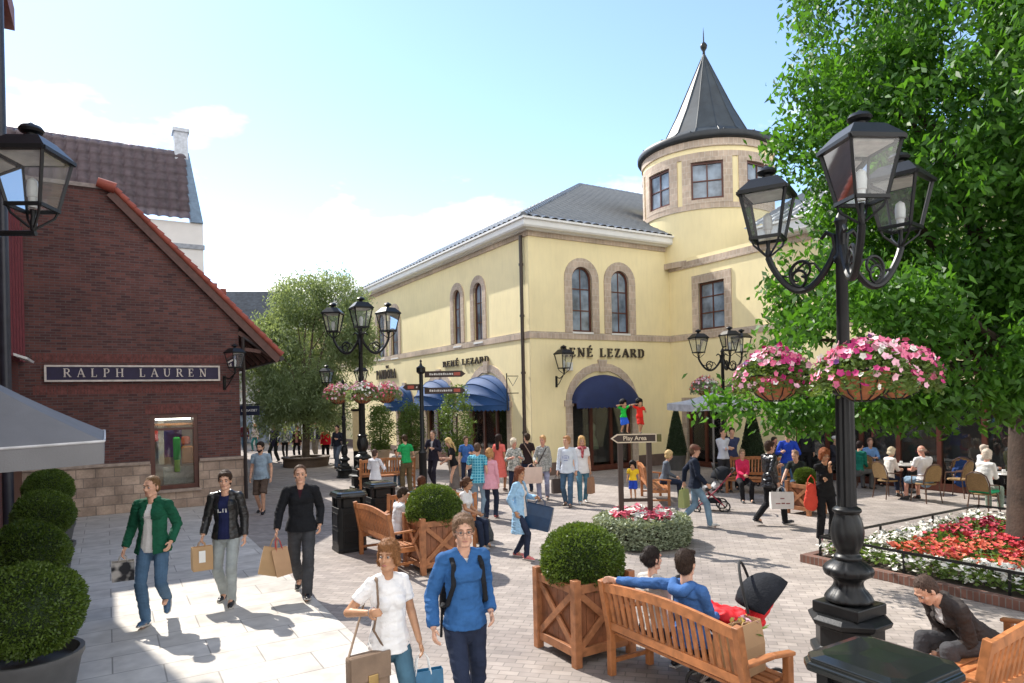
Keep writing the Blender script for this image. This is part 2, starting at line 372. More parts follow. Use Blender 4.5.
# ---------------------------------------------------------------- helpers for facades
def wall_rects(mb, fn, u0, u1, z0, z1, holes, depth=.22):
    us = sorted({u0, u1, *[h[0] for h in holes], *[h[1] for h in holes]}); zs = sorted({z0, z1, *[h[2] for h in holes], *[h[3] for h in holes]})
    for a, b in zip(us, us[1:]):
        for c, d in zip(zs, zs[1:]):
            m, k = (a + b) / 2, (c + d) / 2
            if any(h[0] < m < h[1] and h[2] < k < h[3] for h in holes): continue
            mb.add([fn(a, c, 0), fn(b, c, 0), fn(b, d, 0), fn(a, d, 0)], [(0, 1, 2, 3)])
    for (a, b, c, d) in holes:
        for (p, q) in (((a, c), (a, d)), ((a, d), (b, d)), ((b, d), (b, c)), ((b, c), (a, c))):
            mb.add([fn(*p, 0), fn(*q, 0), fn(*q, -depth), fn(*p, -depth)], [(0, 1, 2, 3)])
def roof_grid(name, mat, parent, O, U, V, ul, vl, inside, tw=.36, th=.4, hgt=.10, step=.02, n=8):
    """pantile relief: U across, V up-slope unit vectors"""
    O, U, V = Vector(O), Vector(U), Vector(V); N = U.cross(V).normalized()
    if N.z < 0: N = -N
    nu = int(ul / tw * n) + 1; us = np.linspace(0, ul, nu)
    vs = []; k = 0
    while k * th < vl:
        vs += [(k * th, step), (min(vl, (k + 1) * th) - .001, 0)]; k += 1
    vv = np.array([a for a, b in vs]); hh = np.array([b for a, b in vs])
    Ug, Vg = np.meshgrid(us, vv); H = hgt * np.abs(np.sin(np.pi * Ug / tw)) ** .4 + hh[:, None]
    P = np.array(O)[None, None] + Ug[..., None] * np.array(U) + Vg[..., None] * np.array(V) + H[..., None] * np.array(N)
    idx = np.arange(P.shape[0] * P.shape[1]).reshape(P.shape[:2]); Q = np.stack([idx[:-1, :-1], idx[:-1, 1:], idx[1:, 1:], idx[1:, :-1]], -1).reshape(-1, 4)
    cu = ((Ug[:-1, :-1] + Ug[1:, 1:]) / 2).ravel(); cv = ((Vg[:-1, :-1] + Vg[1:, 1:]) / 2).ravel()
    keep = np.array([inside(a, b) for a, b in zip(cu, cv)]); Q = Q[keep]
    o = np_mesh(name, P.reshape(-1, 3), Q, mat, parent); boxuv(o.data); return o
def arched_window(root, fn, u0, u1, z0, z1, tr=.26, rows=(.33, .66), cols=(.5,), low=0):
    """glass outline u0..u1, z0..z1(top of arch)"""
    r = (u1 - u0) / 2; zs = z1 - r
    fr = MB().ring(arch(u0, u1, z0, zs), arch(u0 + .07, u1 - .07, z0 + .07, zs), fn, -.14, -.06)
    for c in cols: fr.prism([(u0 + (u1 - u0) * c - .02, z0 + .07), (u0 + (u1 - u0) * c + .02, z0 + .07), (u0 + (u1 - u0) * c + .02, z1 - .07), (u0 + (u1 - u0) * c - .02, z1 - .07)], fn, -.125, -.08)
    for q in rows:
        zz = z0 + (z1 - z0) * q; fr.prism([(u0 + .05, zz - .02), (u1 - .05, zz - .02), (u1 - .05, zz + .02), (u0 + .05, zz + .02)], fn, -.127, -.082)
    f = fr.build('window', DRED, root)
    MB().prism(arch(u0 + .02, u1 - .02, z0 + .02, zs), fn, -.12, -.1).build('pane', WIN, f)
    MB().prism([(u0 - .02, z0 - .07), (u1 + .02, z0 - .07), (u1 + .02, z0), (u0 - .02, z0)], fn, -.16, .06).build('sill', WHITE, f)
    MB().ring(arch(u0 - tr, u1 + tr, z0 - low, zs, rise=r + tr), arch(u0, u1, z0 - low, zs), fn, -.16, .045, closed=False).build('window_surround', STONE, root)
def rect_window(root, fn, u0, u1, z0, z1, tr=.26, rows=(.5,), cols=(.5,), surround=True, mat=None):
    rc = lambda e: [(u0 + e, z0 + e), (u0 + e, z1 - e), (u1 - e, z1 - e), (u1 - e, z0 + e)]
    fr = MB().ring(rc(0), rc(.07), fn, -.14, -.05)
    for c in cols: uu = u0 + (u1 - u0) * c; fr.prism([(uu - .022, z0 + .06), (uu + .022, z0 + .06), (uu + .022, z1 - .06), (uu - .022, z1 - .06)], fn, -.125, -.07)
    for q in rows: zz = z0 + (z1 - z0) * q; fr.prism([(u0 + .06, zz - .02), (u1 - .06, zz - .02), (u1 - .06, zz + .02), (u0 + .06, zz + .02)], fn, -.128, -.073)
    f = fr.build('window', DRED, root)
    MB().prism(rc(.03), fn, -.12, -.1).build('pane', mat or WIN, f)
    MB().prism([(u0 - .03, z0 - .07), (u1 + .03, z0 - .07), (u1 + .03, z0), (u0 - .03, z0)], fn, -.1, .05).build('sill', STONE, f)
    if surround: MB().ring(rc(-tr), rc(0), fn, -.16, .04).build('window_surround', STONE, root)
    return f
# ================================================================ YELLOW BUILDING
C = G(533, 477)
yb = empty('yellow_building', C, TH, 'pale yellow corner building with arched windows, blue awnings and a round spired turret', 'building')
WX = 6.6
def ff(u, z, d): return (u, -d, z)                 # front facade
def fs(u, z, d): return (-d, u, z)                 # street-side facade
def fw(u, z, d): return (WX - d, u, z)             # wing facade (u negative)
def lf(px, py):
    p = onplane(px, py, C, LD); return (p - C).dot(RD), p.z
def ls(px, py):
    p = onplane(px, py, C, RD); return (p - C).dot(LD), p.z
def lw(px, py):
    p = onplane(px, py, C + RD * WX, RD); return (p - C).dot(LD), p.z
def rectof(f, x0, x1, ytop, ybot):                 # pixel box -> u0,u1,z0,z1 (mean)
    a, zt = f((x0 + x1) / 2, ytop); b, zb = f((x0 + x1) / 2, ybot); u0 = f(x0, (ytop + ybot) / 2)[0]; u1 = f(x1, (ytop + ybot) / 2)[0]
    return min(u0, u1), max(u0, u1), zb, zt
EZ = lf(590, 239)[1]; FT = EZ + .36
SLEN = 30.0; WL = -15.0
print('eave z', EZ, 'C', C)
fwin = [rectof(lf, 571.6, 591.6, 267, 332), rectof(lf, 610.7, 628.5, 271, 333.5)]
swin = [rectof(ls, 454, 461.4, 289.5, 346), rectof(ls, 474.3, 483, 282.4, 342), rectof(ls, 377.7, 385, 313, 359), rectof(ls, 391.5, 398.6, 309, 358)]
wwin = [rectof(lw, 699, 725, 281, 329)]
BZ = lf(600, 340)[1]; print('band z', BZ)
fdoor = rectof(lf, 572.5, 632, 402, 471); fdoor = (fdoor[0], fdoor[1], .0, fdoor[3])
aw = [rectof(ls, 466, 512, 372, 408), rectof(ls, 424, 457, 378, 408), rectof(ls, 396, 415, 382, 409)]
sdoor = []
for (a, b, c, d) in aw: sdoor.append((a + .35, b - .35, 0, c + .15))
print('awnings', aw, 'doors', fdoor); print('fw', fwin, 'sw', swin, 'ww', wwin)
wdoor = rectof(lw, 688, 722, 404, 468); wdoor = (wdoor[0], wdoor[1], 0, wdoor[3])
wopen = [wdoor, (-14.5, -5.6, 0, 3.0)]
wl = MB(); hh = EZ + .3
wall_rects(wl, ff, .0, WX, 0, hh, [*fwin, fdoor])
wall_rects(wl, fs, .0, SLEN, 0, hh, [*swin, *sdoor])
WZ = 7.8; WF = WZ + .5
wall_rects(wl, fw, WL, 0, 0, WZ + .2, [*wwin, *wopen])
wl.add([(0, SLEN, 0), (14, SLEN, 0), (14, SLEN, hh), (0, SLEN, hh)], [(0, 1, 2, 3)])
wl.add([(WX, WL, 0), (18, WL, 0), (18, WL, WZ), (WX, WL, WZ)], [(0, 1, 2, 3)])
wl.add([(18, WL, 0), (18, 14, 0), (18, 14, WZ), (18, WL, WZ)], [(0, 1, 2, 3)])
wl.build('wall', YEL, yb)
pl = MB(); pl2 = MB(); pl3 = MB()
def strip(mb, f, u0, u1, z0, z1, d, holes=(), d0=-.02):
    cur = u0
    for a, b in sorted((h[0] - .0, h[1] + .0) for h in holes) + [(u1, u1)]:
        if a > cur: mb.prism([(cur, z0), (a, z0), (a, z1), (cur, z1)], f, d0, d)
        cur = max(cur, b)
strip(pl, ff, -.03, WX - .04, 0, .45, .045, [(fdoor[0] - .3, fdoor[1] + .3)]); strip(pl2, fs, 0, SLEN, 0, .45, .046, [(s[0] - .25, s[1] + .25) for s in sdoor]); strip(pl3, fw, WL, -.05, 0, .45, .045, [(wdoor[0] - .2, wdoor[1] + .2), (-14.6, -5.5)])
pl.build('plinth', PLINTH, yb); pl2.build('plinth', PLINTH, yb); pl3.build('plinth', PLINTH, yb)
bn = MB(); strip(bn, ff, -.03, WX - .04, BZ, BZ + .24, .035); strip(bn, fs, 0, SLEN, BZ, BZ + .24, .036); strip(bn, fw, WL, -.04, BZ, BZ + .24, .035)
bn.build('string_course', STONE, yb)
fz = MB(); strip(fz, ff, -.03, WX - .04, EZ - .15, EZ + .04, .05); strip(fz, fs, 0, SLEN, EZ - .15, EZ + .04, .051); strip(fz, fw, WL, -.05, WZ - .2, WZ + .06, .05)
fz.build('frieze', STONE, yb)
for w_ in fwin: arched_window(yb, ff, *w_, tr=.32, low=w_[2] - BZ - .25)
for w_ in swin: arched_window(yb, fs, *w_, tr=.28, low=w_[2] - BZ - .25)
for w_ in wwin: rect_window(yb, fw, *w_, tr=.32, rows=(.36, .7))
# eaves: white fascia with moulded steps + soffit
OH = .40
def eave(name, pts, z0, z1, mat):
    mb = MB()
    prof = [(0.0, z0 + .02), (OH * .45, z0 + .02), (OH * .45, z0 + .05), (OH * .9, z0 + .07), (OH, z0 + .13), (OH, z1 - .04), (OH + .07, z1 - .03), (OH + .07, z1 + .04), (0.0, z1 + .04)]
    n = len(prof); vs = []
    for (x, y, ox, oy) in pts: vs += [(x + ox * d, y + oy * d, z) for d, z in prof]
    fs_ = []
    for i in range(len(pts) - 1):
        for k in range(n): fs_.append((i * n + k, i * n + (k + 1) % n, (i + 1) * n + (k + 1) % n, (i + 1) * n + k))
    fs_ += [tuple(range(n)), tuple((len(pts) - 1) * n + k for k in range(n))]
    mb.add(vs, fs_); return mb.build(name, mat, yb)
eave('eave', [(0, SLEN + .4, -1, 0), (0, 0, -1, -1), (WX + .35, 0, 0, -1)], EZ, FT, WHITE)
eave('eave', [(WX, -4.3, -1, 0), (WX, WL - .4, -1, 0)], WZ, WF, WHITE)
# roofs
AP = 9.3; rise = (lambda p: p.z)(AT(587, 186, (C + (RD + LD) * AP).y)) - FT; print('ridge rise', rise)
sl = math.atan2(rise, AP + OH); cs, sn = math.cos(sl), math.sin(sl); vl = (AP + OH) / cs
roof_grid('roof', SLATE, yb, (-OH, -OH, FT), (1, 0, 0), (0, cs, sn), 18, vl, lambda u, v: v * cs < u + .01 and u - OH < 9.4 + 9)
roof_grid('roof', SLATE, yb, (-OH, -OH, FT), (0, 1, 0), (cs, 0, sn), SLEN + OH + .4, vl, lambda u, v: v * cs < u + .01)
rw = (AP + OH) / cs * .55
roof_grid('roof', SLATE, yb, (WX - OH, WL, WF), (0, 1, 0), (cs, 0, sn), -WL - 4.1, rw, lambda u, v: True)
hp = MB(); zr = FT + rise
for i in range(40):
    t0, t1 = i / 40, (i + 1) / 40; f_ = lambda t, e=0: (-OH + (AP + OH) * t, -OH + (AP + OH) * t, FT + .06 + rise * t)
    a, b = Vector(f_(t0)), Vector(f_(t1)); hp.tube([a, b + (b - a) * .15], [.13, .10], 8)
for i in range(50): hp.tube([(AP + i * .4, AP, zr + .05), (AP + i * .4 + .46, AP, zr + .05)], [.13, .11], 8)
for i in range(55): hp.tube([(AP, AP + i * .4, zr + .05), (AP, AP + i * .4 + .46, zr + .05)], [.13, .11], 8)
hp.build('ridge_tiles', SLATE, yb, True)
bk = MB(); bk.add([(AP, AP, zr), (30, AP, zr), (30, 2 * AP, FT), (AP, 2 * AP, FT)], [(0, 1, 2, 3)]); bk.add([(AP, AP, zr), (AP, SLEN + .4, zr), (2 * AP, SLEN + .4, FT), (2 * AP, AP, FT)], [(0, 1, 2, 3)])
bk.add([(0, SLEN, hh), (AP, SLEN, zr - .05), (2 * AP, SLEN, hh)], [(0, 1, 2)]); bk.build('back_roof', SLATE, yb)
# tower
TC = (9.0, 0.15); TR = 2.6
tzf = lambda py: AT(712, py, (C + RD * TC[0] + LD * TC[1]).y - TR).z
tz = lambda py: AT(712, py, (C + RD * TC[0] + LD * TC[1]).y).z
tzb = WZ - .1; ttop = tzf(138); print('tower top', ttop, tz(40), tz(55))
TW = empty('tower', (TC[0], TC[1], 0)); TW.parent = yb
def tf(u, z, d): r = TR + d; a = -u / TR; return (-r * math.sin(a) * -1 * -1, -r * math.cos(a), z)
# angle convention: u=0 faces local -y ; u>0 towards +x
def tf(u, z, d):
    r = TR + d; a = u / TR; return (r * math.sin(a), -r * math.cos(a), z)
zw0, zw1 = tzf(198), tzf(160)
NT = 96; tub = MB(); cam_ang = None
vcam = Vector((0, 0, 0)) - (C + RD * TC[0] + LD * TC[1]); ca = math.atan2(vcam.dot(RD), -vcam.dot(LD)); print('cam angle', math.degrees(ca))
u_c = ca * TR
dist = (C + RD * TC[0] + LD * TC[1]).xy.length
def tu(px):  # pixel -> u on drum
    x = (px - 711) / 64; x = max(-.98, min(.98, x)); return u_c + math.asin(x) * TR
hol = [(tu(697), tu(726)), (tu(656.5), tu(677)), (tu(747), tu(768))]
hol += [(hol[2][0] + (hol[2][0] - hol[0][0]), hol[2][1] + (hol[2][0] - hol[0][0])), (hol[1][0] - (hol[0][0] - hol[1][0]), hol[1][1] - (hol[0][0] - hol[1][0]))]
per = 2 * math.pi * TR
us = sorted({-per / 2 + u_c + per * i / NT for i in range(NT + 1)} | {x for h in hol for x in h})
for a, b in zip(us, us[1:]):
    m = (a + b) / 2; ins = any(h[0] < m < h[1] for h in hol)
    for z0, z1 in ((tzb, zw0), (zw0, zw1), (zw1, ttop)):
        if ins and z0 == zw0: continue
        tub.add([tf(a, z0, 0), tf(b, z0, 0), tf(b, z1, 0), tf(a, z1, 0)], [(0, 1, 2, 3)])
tub.build('drum_wall', YEL, TW)
def curved(mb, u0, u1, z0, z1, d0, d1, n=None):
    n = n or max(2, int((u1 - u0) / .18)); vs = []
    for i in range(n + 1):
        u = u0 + (u1 - u0) * i / n; vs += [tf(u, z0, d0), tf(u, z0, d1), tf(u, z1, d1), tf(u, z1, d0)]
    fs_ = [(i * 4 + k, i * 4 + (k + 1) % 4, i * 4 + 4 + (k + 1) % 4, i * 4 + 4 + k) for i in range(n) for k in range(4)] + [(0, 1, 2, 3), (n * 4, n * 4 + 1, n * 4 + 2, n * 4 + 3)]
    mb.add(vs, fs_)
trm = MB()
for h in hol:
    t = .34
    curved(trm, h[0] - t, h[0], zw0 - .16, zw1 + .16, -.1, .05); curved(trm, h[1], h[1] + t, zw0 - .16, zw1 + .16, -.1, .05)
    curved(trm, h[0], h[1], zw1, zw1 + .16, -.1, .05); curved(trm, h[0], h[1], zw0 - .16, zw0, -.1, .05)
trm.build('window_surround', STONE, TW)
bz = MB(); curved(bz, u_c - per / 2, u_c + per / 2, zw1 + .16, zw1 + .36, -.02, .04, 90); curved(bz, u_c - per / 2, u_c + per / 2, zw0 - .36, zw0 - .16, -.02, .04, 90)
curved(bz, u_c - per / 2, u_c + per / 2, ttop - .28, ttop, -.02, .06, 90); curved(bz, u_c - 3.5, u_c + 3.5, tzb, tzb + .22, -.02, .05, 40)
bz.build('string_course', STONE, TW)
for h in hol[:4]:
    m = (h[0] + h[1]) / 2; a = m / TR; hw = (h[1] - h[0]) / 2 + .02
    def fl(u, z, d, a=a):
        r = TR - .12 + d; return (r * math.sin(a) + u * math.cos(a), -r * math.cos(a) + u * math.sin(a), z)
    rc = lambda e: [(-hw + e, zw0 + e), (-hw + e, zw1 - e), (hw - e, zw1 - e), (hw - e, zw0 + e)]
    fr = MB().ring(rc(0), rc(.09), fl, -.05, .05); fr.prism([(-.025, zw0 + .06), (.025, zw0 + .06), (.025, zw1 - .06), (-.025, zw1 - .06)], fl, -.02, .035); zm = (zw0 + zw1) / 2
    fr.prism([(-hw + .06, zm - .02), (hw - .06, zm - .02), (hw - .06, zm + .02), (-hw + .06, zm + .02)], fl, -.023, .032)
    w_ = fr.build('window', DRED, TW); MB().prism(rc(.04), fl, -.03, -.01).build('pane', WIN, w_)
rb = TR + .22; zt = tz(55)
tr_ = MB(); tr_.lathe([(TR - .1, ttop - .01), (TR + .15, ttop + .02), (rb - .03, ttop + .05), (rb, ttop + .1), (rb, ttop + .22), (rb - .04, ttop + .29), (TR * .55, ttop + .36)], n=64)
tr_.build('cornice', plain('dark_zinc', (.022, .026, .03), .5, .2, 3), TW, True)
cone = MB(); H = zt - ttop
pr = [(rb - .04, ttop + .30), (2.2, ttop + .42), (1.78, ttop + .80), (1.22, ttop + .8 + (H - .8) * .29), (.04, zt)]
cone.lathe(pr, n=14, ph=.1); cone.build('spire', ZINC, TW)
sm = MB()
for k in range(14):
    an = 2 * math.pi * k / 14 + .1; sm.tube([(r * math.cos(an), r * math.sin(an), z + .01) for r, z in pr], .022, 5)
sm.build('spire_seams', ZINC, TW)
MB().lathe([(.07, zt - .1), (.05, zt + .15), (.13, zt + .28), (.15, zt + .38), (.1, zt + .48), (.03, zt + .55), (.02, zt + .9), (.004, zt + 1.15)], n=12).build('finial', BLK, TW, True)
# shop fronts
def shopfront(root, fn, u0, u1, z1, surround=True, door=False, interior=INT, arch_top=None):
    fr = MB(); W = u1 - u0
    fr.prism([(u0, 0), (u0 + .1, 0), (u0 + .1, z1), (u0, z1)], fn, -.2, -.08); fr.prism([(u1 - .1, 0), (u1, 0), (u1, z1), (u1 - .1, z1)], fn, -.2, -.08)
    fr.prism([(u0 + .1, z1 - .12), (u1 - .1, z1 - .12), (u1 - .1, z1), (u0 + .1, z1)], fn, -.2, -.081)
    fr.prism([(u0 + .1, 0), (u1 - .1, 0), (u1 - .1, .42 if not door else .2), (u0 + .1, .42 if not door else .2)], fn, -.2, -.06)
    k = max(1, round(W / 1.1))
    for i in range(1, k): uu = u0 + W * i / k; fr.prism([(uu - .06, .2), (uu + .06, .2), (uu + .06, z1 - .1), (uu - .06, z1 - .1)], fn, -.19, -.079)
    f = fr.build('shop_window', DRED, root); MB().prism([(u0 + .05, .3), (u1 - .05, .3), (u1 - .05, z1 - .06), (u0 + .05, z1 - .06)], fn, -.15, -.14).build('pane', SHOPGL, f)
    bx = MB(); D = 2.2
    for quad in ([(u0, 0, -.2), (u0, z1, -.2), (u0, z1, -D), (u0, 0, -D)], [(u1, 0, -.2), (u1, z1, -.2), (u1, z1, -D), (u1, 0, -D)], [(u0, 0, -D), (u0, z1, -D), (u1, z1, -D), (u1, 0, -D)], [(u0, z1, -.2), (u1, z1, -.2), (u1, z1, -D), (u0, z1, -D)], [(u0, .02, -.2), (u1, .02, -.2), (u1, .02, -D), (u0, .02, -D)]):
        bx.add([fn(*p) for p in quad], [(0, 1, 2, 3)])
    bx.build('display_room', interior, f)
    return f
def arch_surround(root, fn, u0, u1, zs, rise, tr=.28, key=True):
    MB().ring(arch(u0 - tr, u1 + tr, 0, zs, rise=rise + tr), arch(u0, u1, 0, zs, rise=rise), fn, -.12, .05, closed=False).build('door_surround', STONE, root)
    c = (u0 + u1) / 2
    for s_ in (u0 - tr - .06, u1 - .04): MB().prism([(s_, zs - .12), (s_ + tr + .1, zs - .12), (s_ + tr + .1, zs + .1), (s_, zs + .1)], fn, -.05, .085).build('impost', STONE, root)
    if key: MB().prism([(c - .13, zs + rise - .05), (c + .13, zs + rise - .05), (c + .2, zs + rise + tr + .12), (c - .2, zs + rise + tr + .12)], fn, -.05, .09).build('keystone', STONE, root)
def dress(root, fn, u, d, h0, col, name='mannequin'):
    m = MB(); c = Vector(fn(u, 0, d))
    m.lathe([(.12, h0), (.03, h0 + .05), (.02, h0 + .5), (.3, h0 + .5), (.24, h0 + .8), (.14, h0 + 1.05), (.19, h0 + 1.3), (.17, h0 + 1.42), (.05, h0 + 1.5), (.05, h0 + 1.55), (.08, h0 + 1.62), (.07, h0 + 1.75), (.01, h0 + 1.8)], c=c, n=16)
    return m.build(name, fabric('display_' + name + str(col), col), root, True)
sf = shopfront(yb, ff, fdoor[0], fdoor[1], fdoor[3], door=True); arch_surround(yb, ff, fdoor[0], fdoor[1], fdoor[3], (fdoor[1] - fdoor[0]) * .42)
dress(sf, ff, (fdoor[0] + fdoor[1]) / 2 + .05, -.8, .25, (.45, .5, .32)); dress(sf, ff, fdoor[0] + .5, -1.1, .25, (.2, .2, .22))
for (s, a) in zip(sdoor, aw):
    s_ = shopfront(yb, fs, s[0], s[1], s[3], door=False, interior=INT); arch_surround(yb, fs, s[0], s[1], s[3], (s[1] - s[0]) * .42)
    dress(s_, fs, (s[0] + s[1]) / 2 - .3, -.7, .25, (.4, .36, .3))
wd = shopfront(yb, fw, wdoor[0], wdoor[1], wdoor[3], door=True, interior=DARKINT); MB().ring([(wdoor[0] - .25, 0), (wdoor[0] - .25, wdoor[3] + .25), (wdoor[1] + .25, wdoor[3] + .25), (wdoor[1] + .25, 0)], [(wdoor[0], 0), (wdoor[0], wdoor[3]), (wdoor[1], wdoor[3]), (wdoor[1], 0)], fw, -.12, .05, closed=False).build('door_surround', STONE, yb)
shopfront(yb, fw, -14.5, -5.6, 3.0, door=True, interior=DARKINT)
# tympanum panel + awnings
def flat_arch_awning(fn, u0, u1, z0, rise, out, mat):
    n = 22; vs = []; rows = 7
    c = (u0 + u1) / 2; r = (u1 - u0) / 2
    for j in range(rows + 1):
        t = j / rows * math.pi / 2
        for i in range(n + 1):
            a = math.pi * i / n; hz = math.sin(a)
            # quarter-round hood: top of arch at the wall, bottom rail pushed out
            zz = z0 + rise * hz * math.cos(t); dd = .06 + out * math.sin(t) * (.55 + .45 * hz)
            vs.append(fn(c - r * math.cos(a) * (1.0), zz, dd))
    fs_ = [(j * (n + 1) + i, j * (n + 1) + i + 1, (j + 1) * (n + 1) + i + 1, (j + 1) * (n + 1) + i) for j in range(rows) for i in range(n)]
    m = MB().add(vs, fs_); a = m.build('awning', mat, yb, True)
    v = MB(); base = []
    for i in range(n * 2 + 1):
        an = math.pi * i / (2 * n); p = (c - r * math.cos(an), .06 + out * (.55 + .45 * math.sin(an))); drop = .16 + (.05 if i % 2 else 0)
        base += [fn(p[0], z0 + .001, p[1] + .003), fn(p[0], z0 - drop, p[1] + .003)]
    v.add(base, [(2 * i, 2 * i + 1, 2 * i + 3, 2 * i + 2) for i in range(n * 2)]); v.build('valance', mat, a)
    return a
flat_arch_awning(ff, fdoor[0] - .05, fdoor[1] + .12, fdoor[3] - .02, lf(605, 377)[1] - fdoor[3] + .1, .55, NAVY)
def dome_awning(fn, u0, u1, z0, z1, out, mat):
    n = 24; c = (u0 + u1) / 2; r = (u1 - u0) / 2; top = None; rise = z1 - z0
    hoops = 4; vs = []; fs_ = []; rows = 16
    for j in range(rows + 1):
        t = j / rows; ang = t * math.pi / 2                   # 0 at wall (arch upright) -> 90deg flat at bottom rail
        seg = (t * hoops) % 1 if t < 1 else 0; sag = 1 - .05 * math.sin(math.pi * seg)
        for i in range(n + 1):
            a = math.pi * i / n; x = -r * math.cos(a); h = math.sin(a)
            vs.append(fn(c + x, z0 + rise * h * math.cos(ang) * sag, .06 + out * h * math.sin(ang) * sag))
    fs_ = [(j * (n + 1) + i, j * (n + 1) + i + 1, (j + 1) * (n + 1) + i + 1, (j + 1) * (n + 1) + i) for j in range(rows) for i in range(n)]
    a = MB().add(vs, fs_).build('awning', mat, yb, True)
    hp_ = MB()
    for k in range(0, hoops + 1):
        ang = k / hoops * math.pi / 2
        hp_.tube([fn(c - r * math.cos(math.pi * i / n), z0 + rise * math.sin(math.pi * i / n) * math.cos(ang) * 1.005, .06 + out * math.sin(math.pi * i / n) * math.sin(ang) * 1.005) for i in range(n + 1)], .018, 5)
    hp_.build('awning_rib', mat, a)
    v = MB(); base = []
    for i in range(2 * n + 1):
        an = math.pi * i / (2 * n); drop = .17 + (.06 if i % 2 else 0)
        p = (c - r * math.cos(an), .06 + out * math.sin(an)); base += [fn(p[0], z0, p[1] + .004), fn(p[0], z0 - drop, p[1] + .004)]
    v.add(base, [(2 * i, 2 * i + 1, 2 * i + 3, 2 * i + 2) for i in range(2 * n)]); v.build('valance', mat, a)
for k, (a, b, c_, d_) in enumerate(aw): dome_awning(fs, a + .1, b - .06, c_ + .12, c_ + .12 + min(1.15, (b - a) * .42), 1.0, BLUE)
# signs on facade
u0, u1, z0, z1 = rectof(lf, 560, 643.6, 348.5, 357)
sg = MB(); serif(sg, 'RENÉ LEZARD', z1 - z0, u1 - u0, lambda u, z, d: ff(u + (u0 + u1) / 2, z + (z0 + z1) / 2, d), .02, .08, bold=1.25); sg.build('shop_lettering', TXT, yb)
a0, a1, b0, b1 = rectof(ls, 444, 490, 358, 365.5)
sg = MB(); serif(sg, 'RENÉ LEZARD', (b1 - b0) * .8, a1 - a0, lambda u, z, d: fs((a0 + a1) / 2 - u, z + (b0 + b1) / 2, d), .02, .08, bold=1.3); sg.build('shop_lettering', TXT, yb)
a0, a1, b0, b1 = rectof(ls, 377, 397, 370.5, 378)
f3 = lambda u, z, d: fs((a0 + a1) / 2 - u, z + (b0 + b1) / 2, d)
sg = MB(); serif(sg, 'PANDORA', .48, (a1 - a0) * .95, f3, .02, .08, bold=.8)
for dx in (-.12, 0, .12): sg.prism([(dx + .22 - .02, .3), (dx + .22 + .02, .3), (dx * 1.4 + .22 + .02, .46), (dx * 1.4 + .22 - .02, .46)], f3, .02, .07)
sg.build('shop_lettering', TXT, yb)
# downpipe
up = ls(525.3, 330)[0]
dp = MB().tube([fs(up, FT - .45, .12), fs(up, 0.1, .12)], .065, 10)
for z in (1.5, 3.6, 5.6, 7.4): dp.tube([fs(up, z, .12), fs(up, z + .08, .12)], .085, 10)
dp.build('downpipe', plain('brown_pipe', (.05, .035, .028), .45), yb, True)
# bracket sign frame (wrought iron) on the side facade near corner
ub = ls(519, 390)[0]; br = MB(); z_ = ls(519, 376)[1]; zb = ls(519, 410)[1]
br.tube([fs(ub, z_, .02), fs(ub, z_, .5)], .015); br.tube([fs(ub, (z_ + zb) / 2, .02), fs(ub, (z_ + zb) / 2, .5)], .015); br.tube([fs(ub, z_ + .1, .5), fs(ub, zb, .5)], .02)
br.tube([fs(ub, z_ - .05, .05), fs(ub, z_ - .35, .25), fs(ub, z_ - .05, .45)], .012); br.build('sign_bracket', BLK, yb)
# alarm box
u_, zz = lf(569, 366.5); MB().prism([(u_ - .12, zz - .15), (u_ + .12, zz - .15), (u_ + .12, zz + .15), (u_ - .12, zz + .15)], ff, 0, .08).build('alarm_box', WHITE, yb, bevel=.01)
# ================================================================ BRICK BUILDING
BK = brickmat('dark_red_brick', (.19, .072, .060), (.085, .036, .036), (.13, .105, .10), .22, .066, .008, bump=.6, var=.3)
RTILE = plain('red_ridge_tile', (.30, .07, .045), .7, .25, 3, .2)
RUB = brickmat('rubble_stone', (.60, .45, .35), (.38, .28, .22), (.30, .24, .20), .42, .24, .012, bump=.7, var=.4, offset=.37, nscale=2.2)
D = G(242, 502)
bb_ = empty('brick_building', D, TH, 'dark red brick gabled shop with long navy sign board and stone base', 'building')
def fb(u, z, d): return (u, -d, z)       # u negative to the left
def lb(px, py):
    p = onplane(px, py, D, LD); return (p - D).dot(RD), p.z
uL = lb(18, 400)[0]; uT, zT = lb(110, 190); uE, zE = lb(279, 357); print('brick', uL, uT, zT, uE, zE)
zs_ = lb(100, 467)[1]
slope = (zT - zE) / (uE - uT); zc = zT - slope * (0 - uT)      # height at corner u=0
rw_ = rectof(lb, 150.5, 198.5, 414, 489)
bw = MB(); wall_rects(bw, fb, uL, uT, 0, zT - .0, [rw_])
bw2 = MB(); wall_rects(bw, fb, uT, 0, 0, zc, [r for r in [rw_] if r[1] < 0 and r[0] > uT])
# rebuild cleanly: wall below zc with window hole, gable above
bw = MB(); wall_rects(bw, fb, uL, 0, 0, zc, [rw_], .3)
bw.add([fb(uL, zc, 0), fb(0, zc, 0), fb(uT, zT, 0), fb(uL, zT, 0)], [(0, 1, 2, 3)])
bw.add([(0, 0, 0), (0, 24, 0), (0, 24, zc), (0, 0, zc)], [(0, 1, 2, 3)])
bw.add([(uL, 0, 0), (uL, 24, 0), (uL, 24, zT), (uL, 0, zT)], [(0, 1, 2, 3)]); bw.add([(uL, 24, 0), (0, 24, 0), (0, 24, zc), (uT, 24, zT), (uL, 24, zT)], [(0, 1, 2, 3, 4)])
bw.build('wall', BK, bb_)
so = MB()     # soldier courses + cap
so.prism([(uL, zT), (uT + .1, zT), (uT + .1, zT + .1), (uL, zT + .1)], fb, -.3, .05)
so.build('coping', plain('concrete_cap', (.3, .26, .24), .8), bb_)
SOL = plain('soldier_brick', (.16, .055, .048), .85, .35, 9); sc_ = MB()
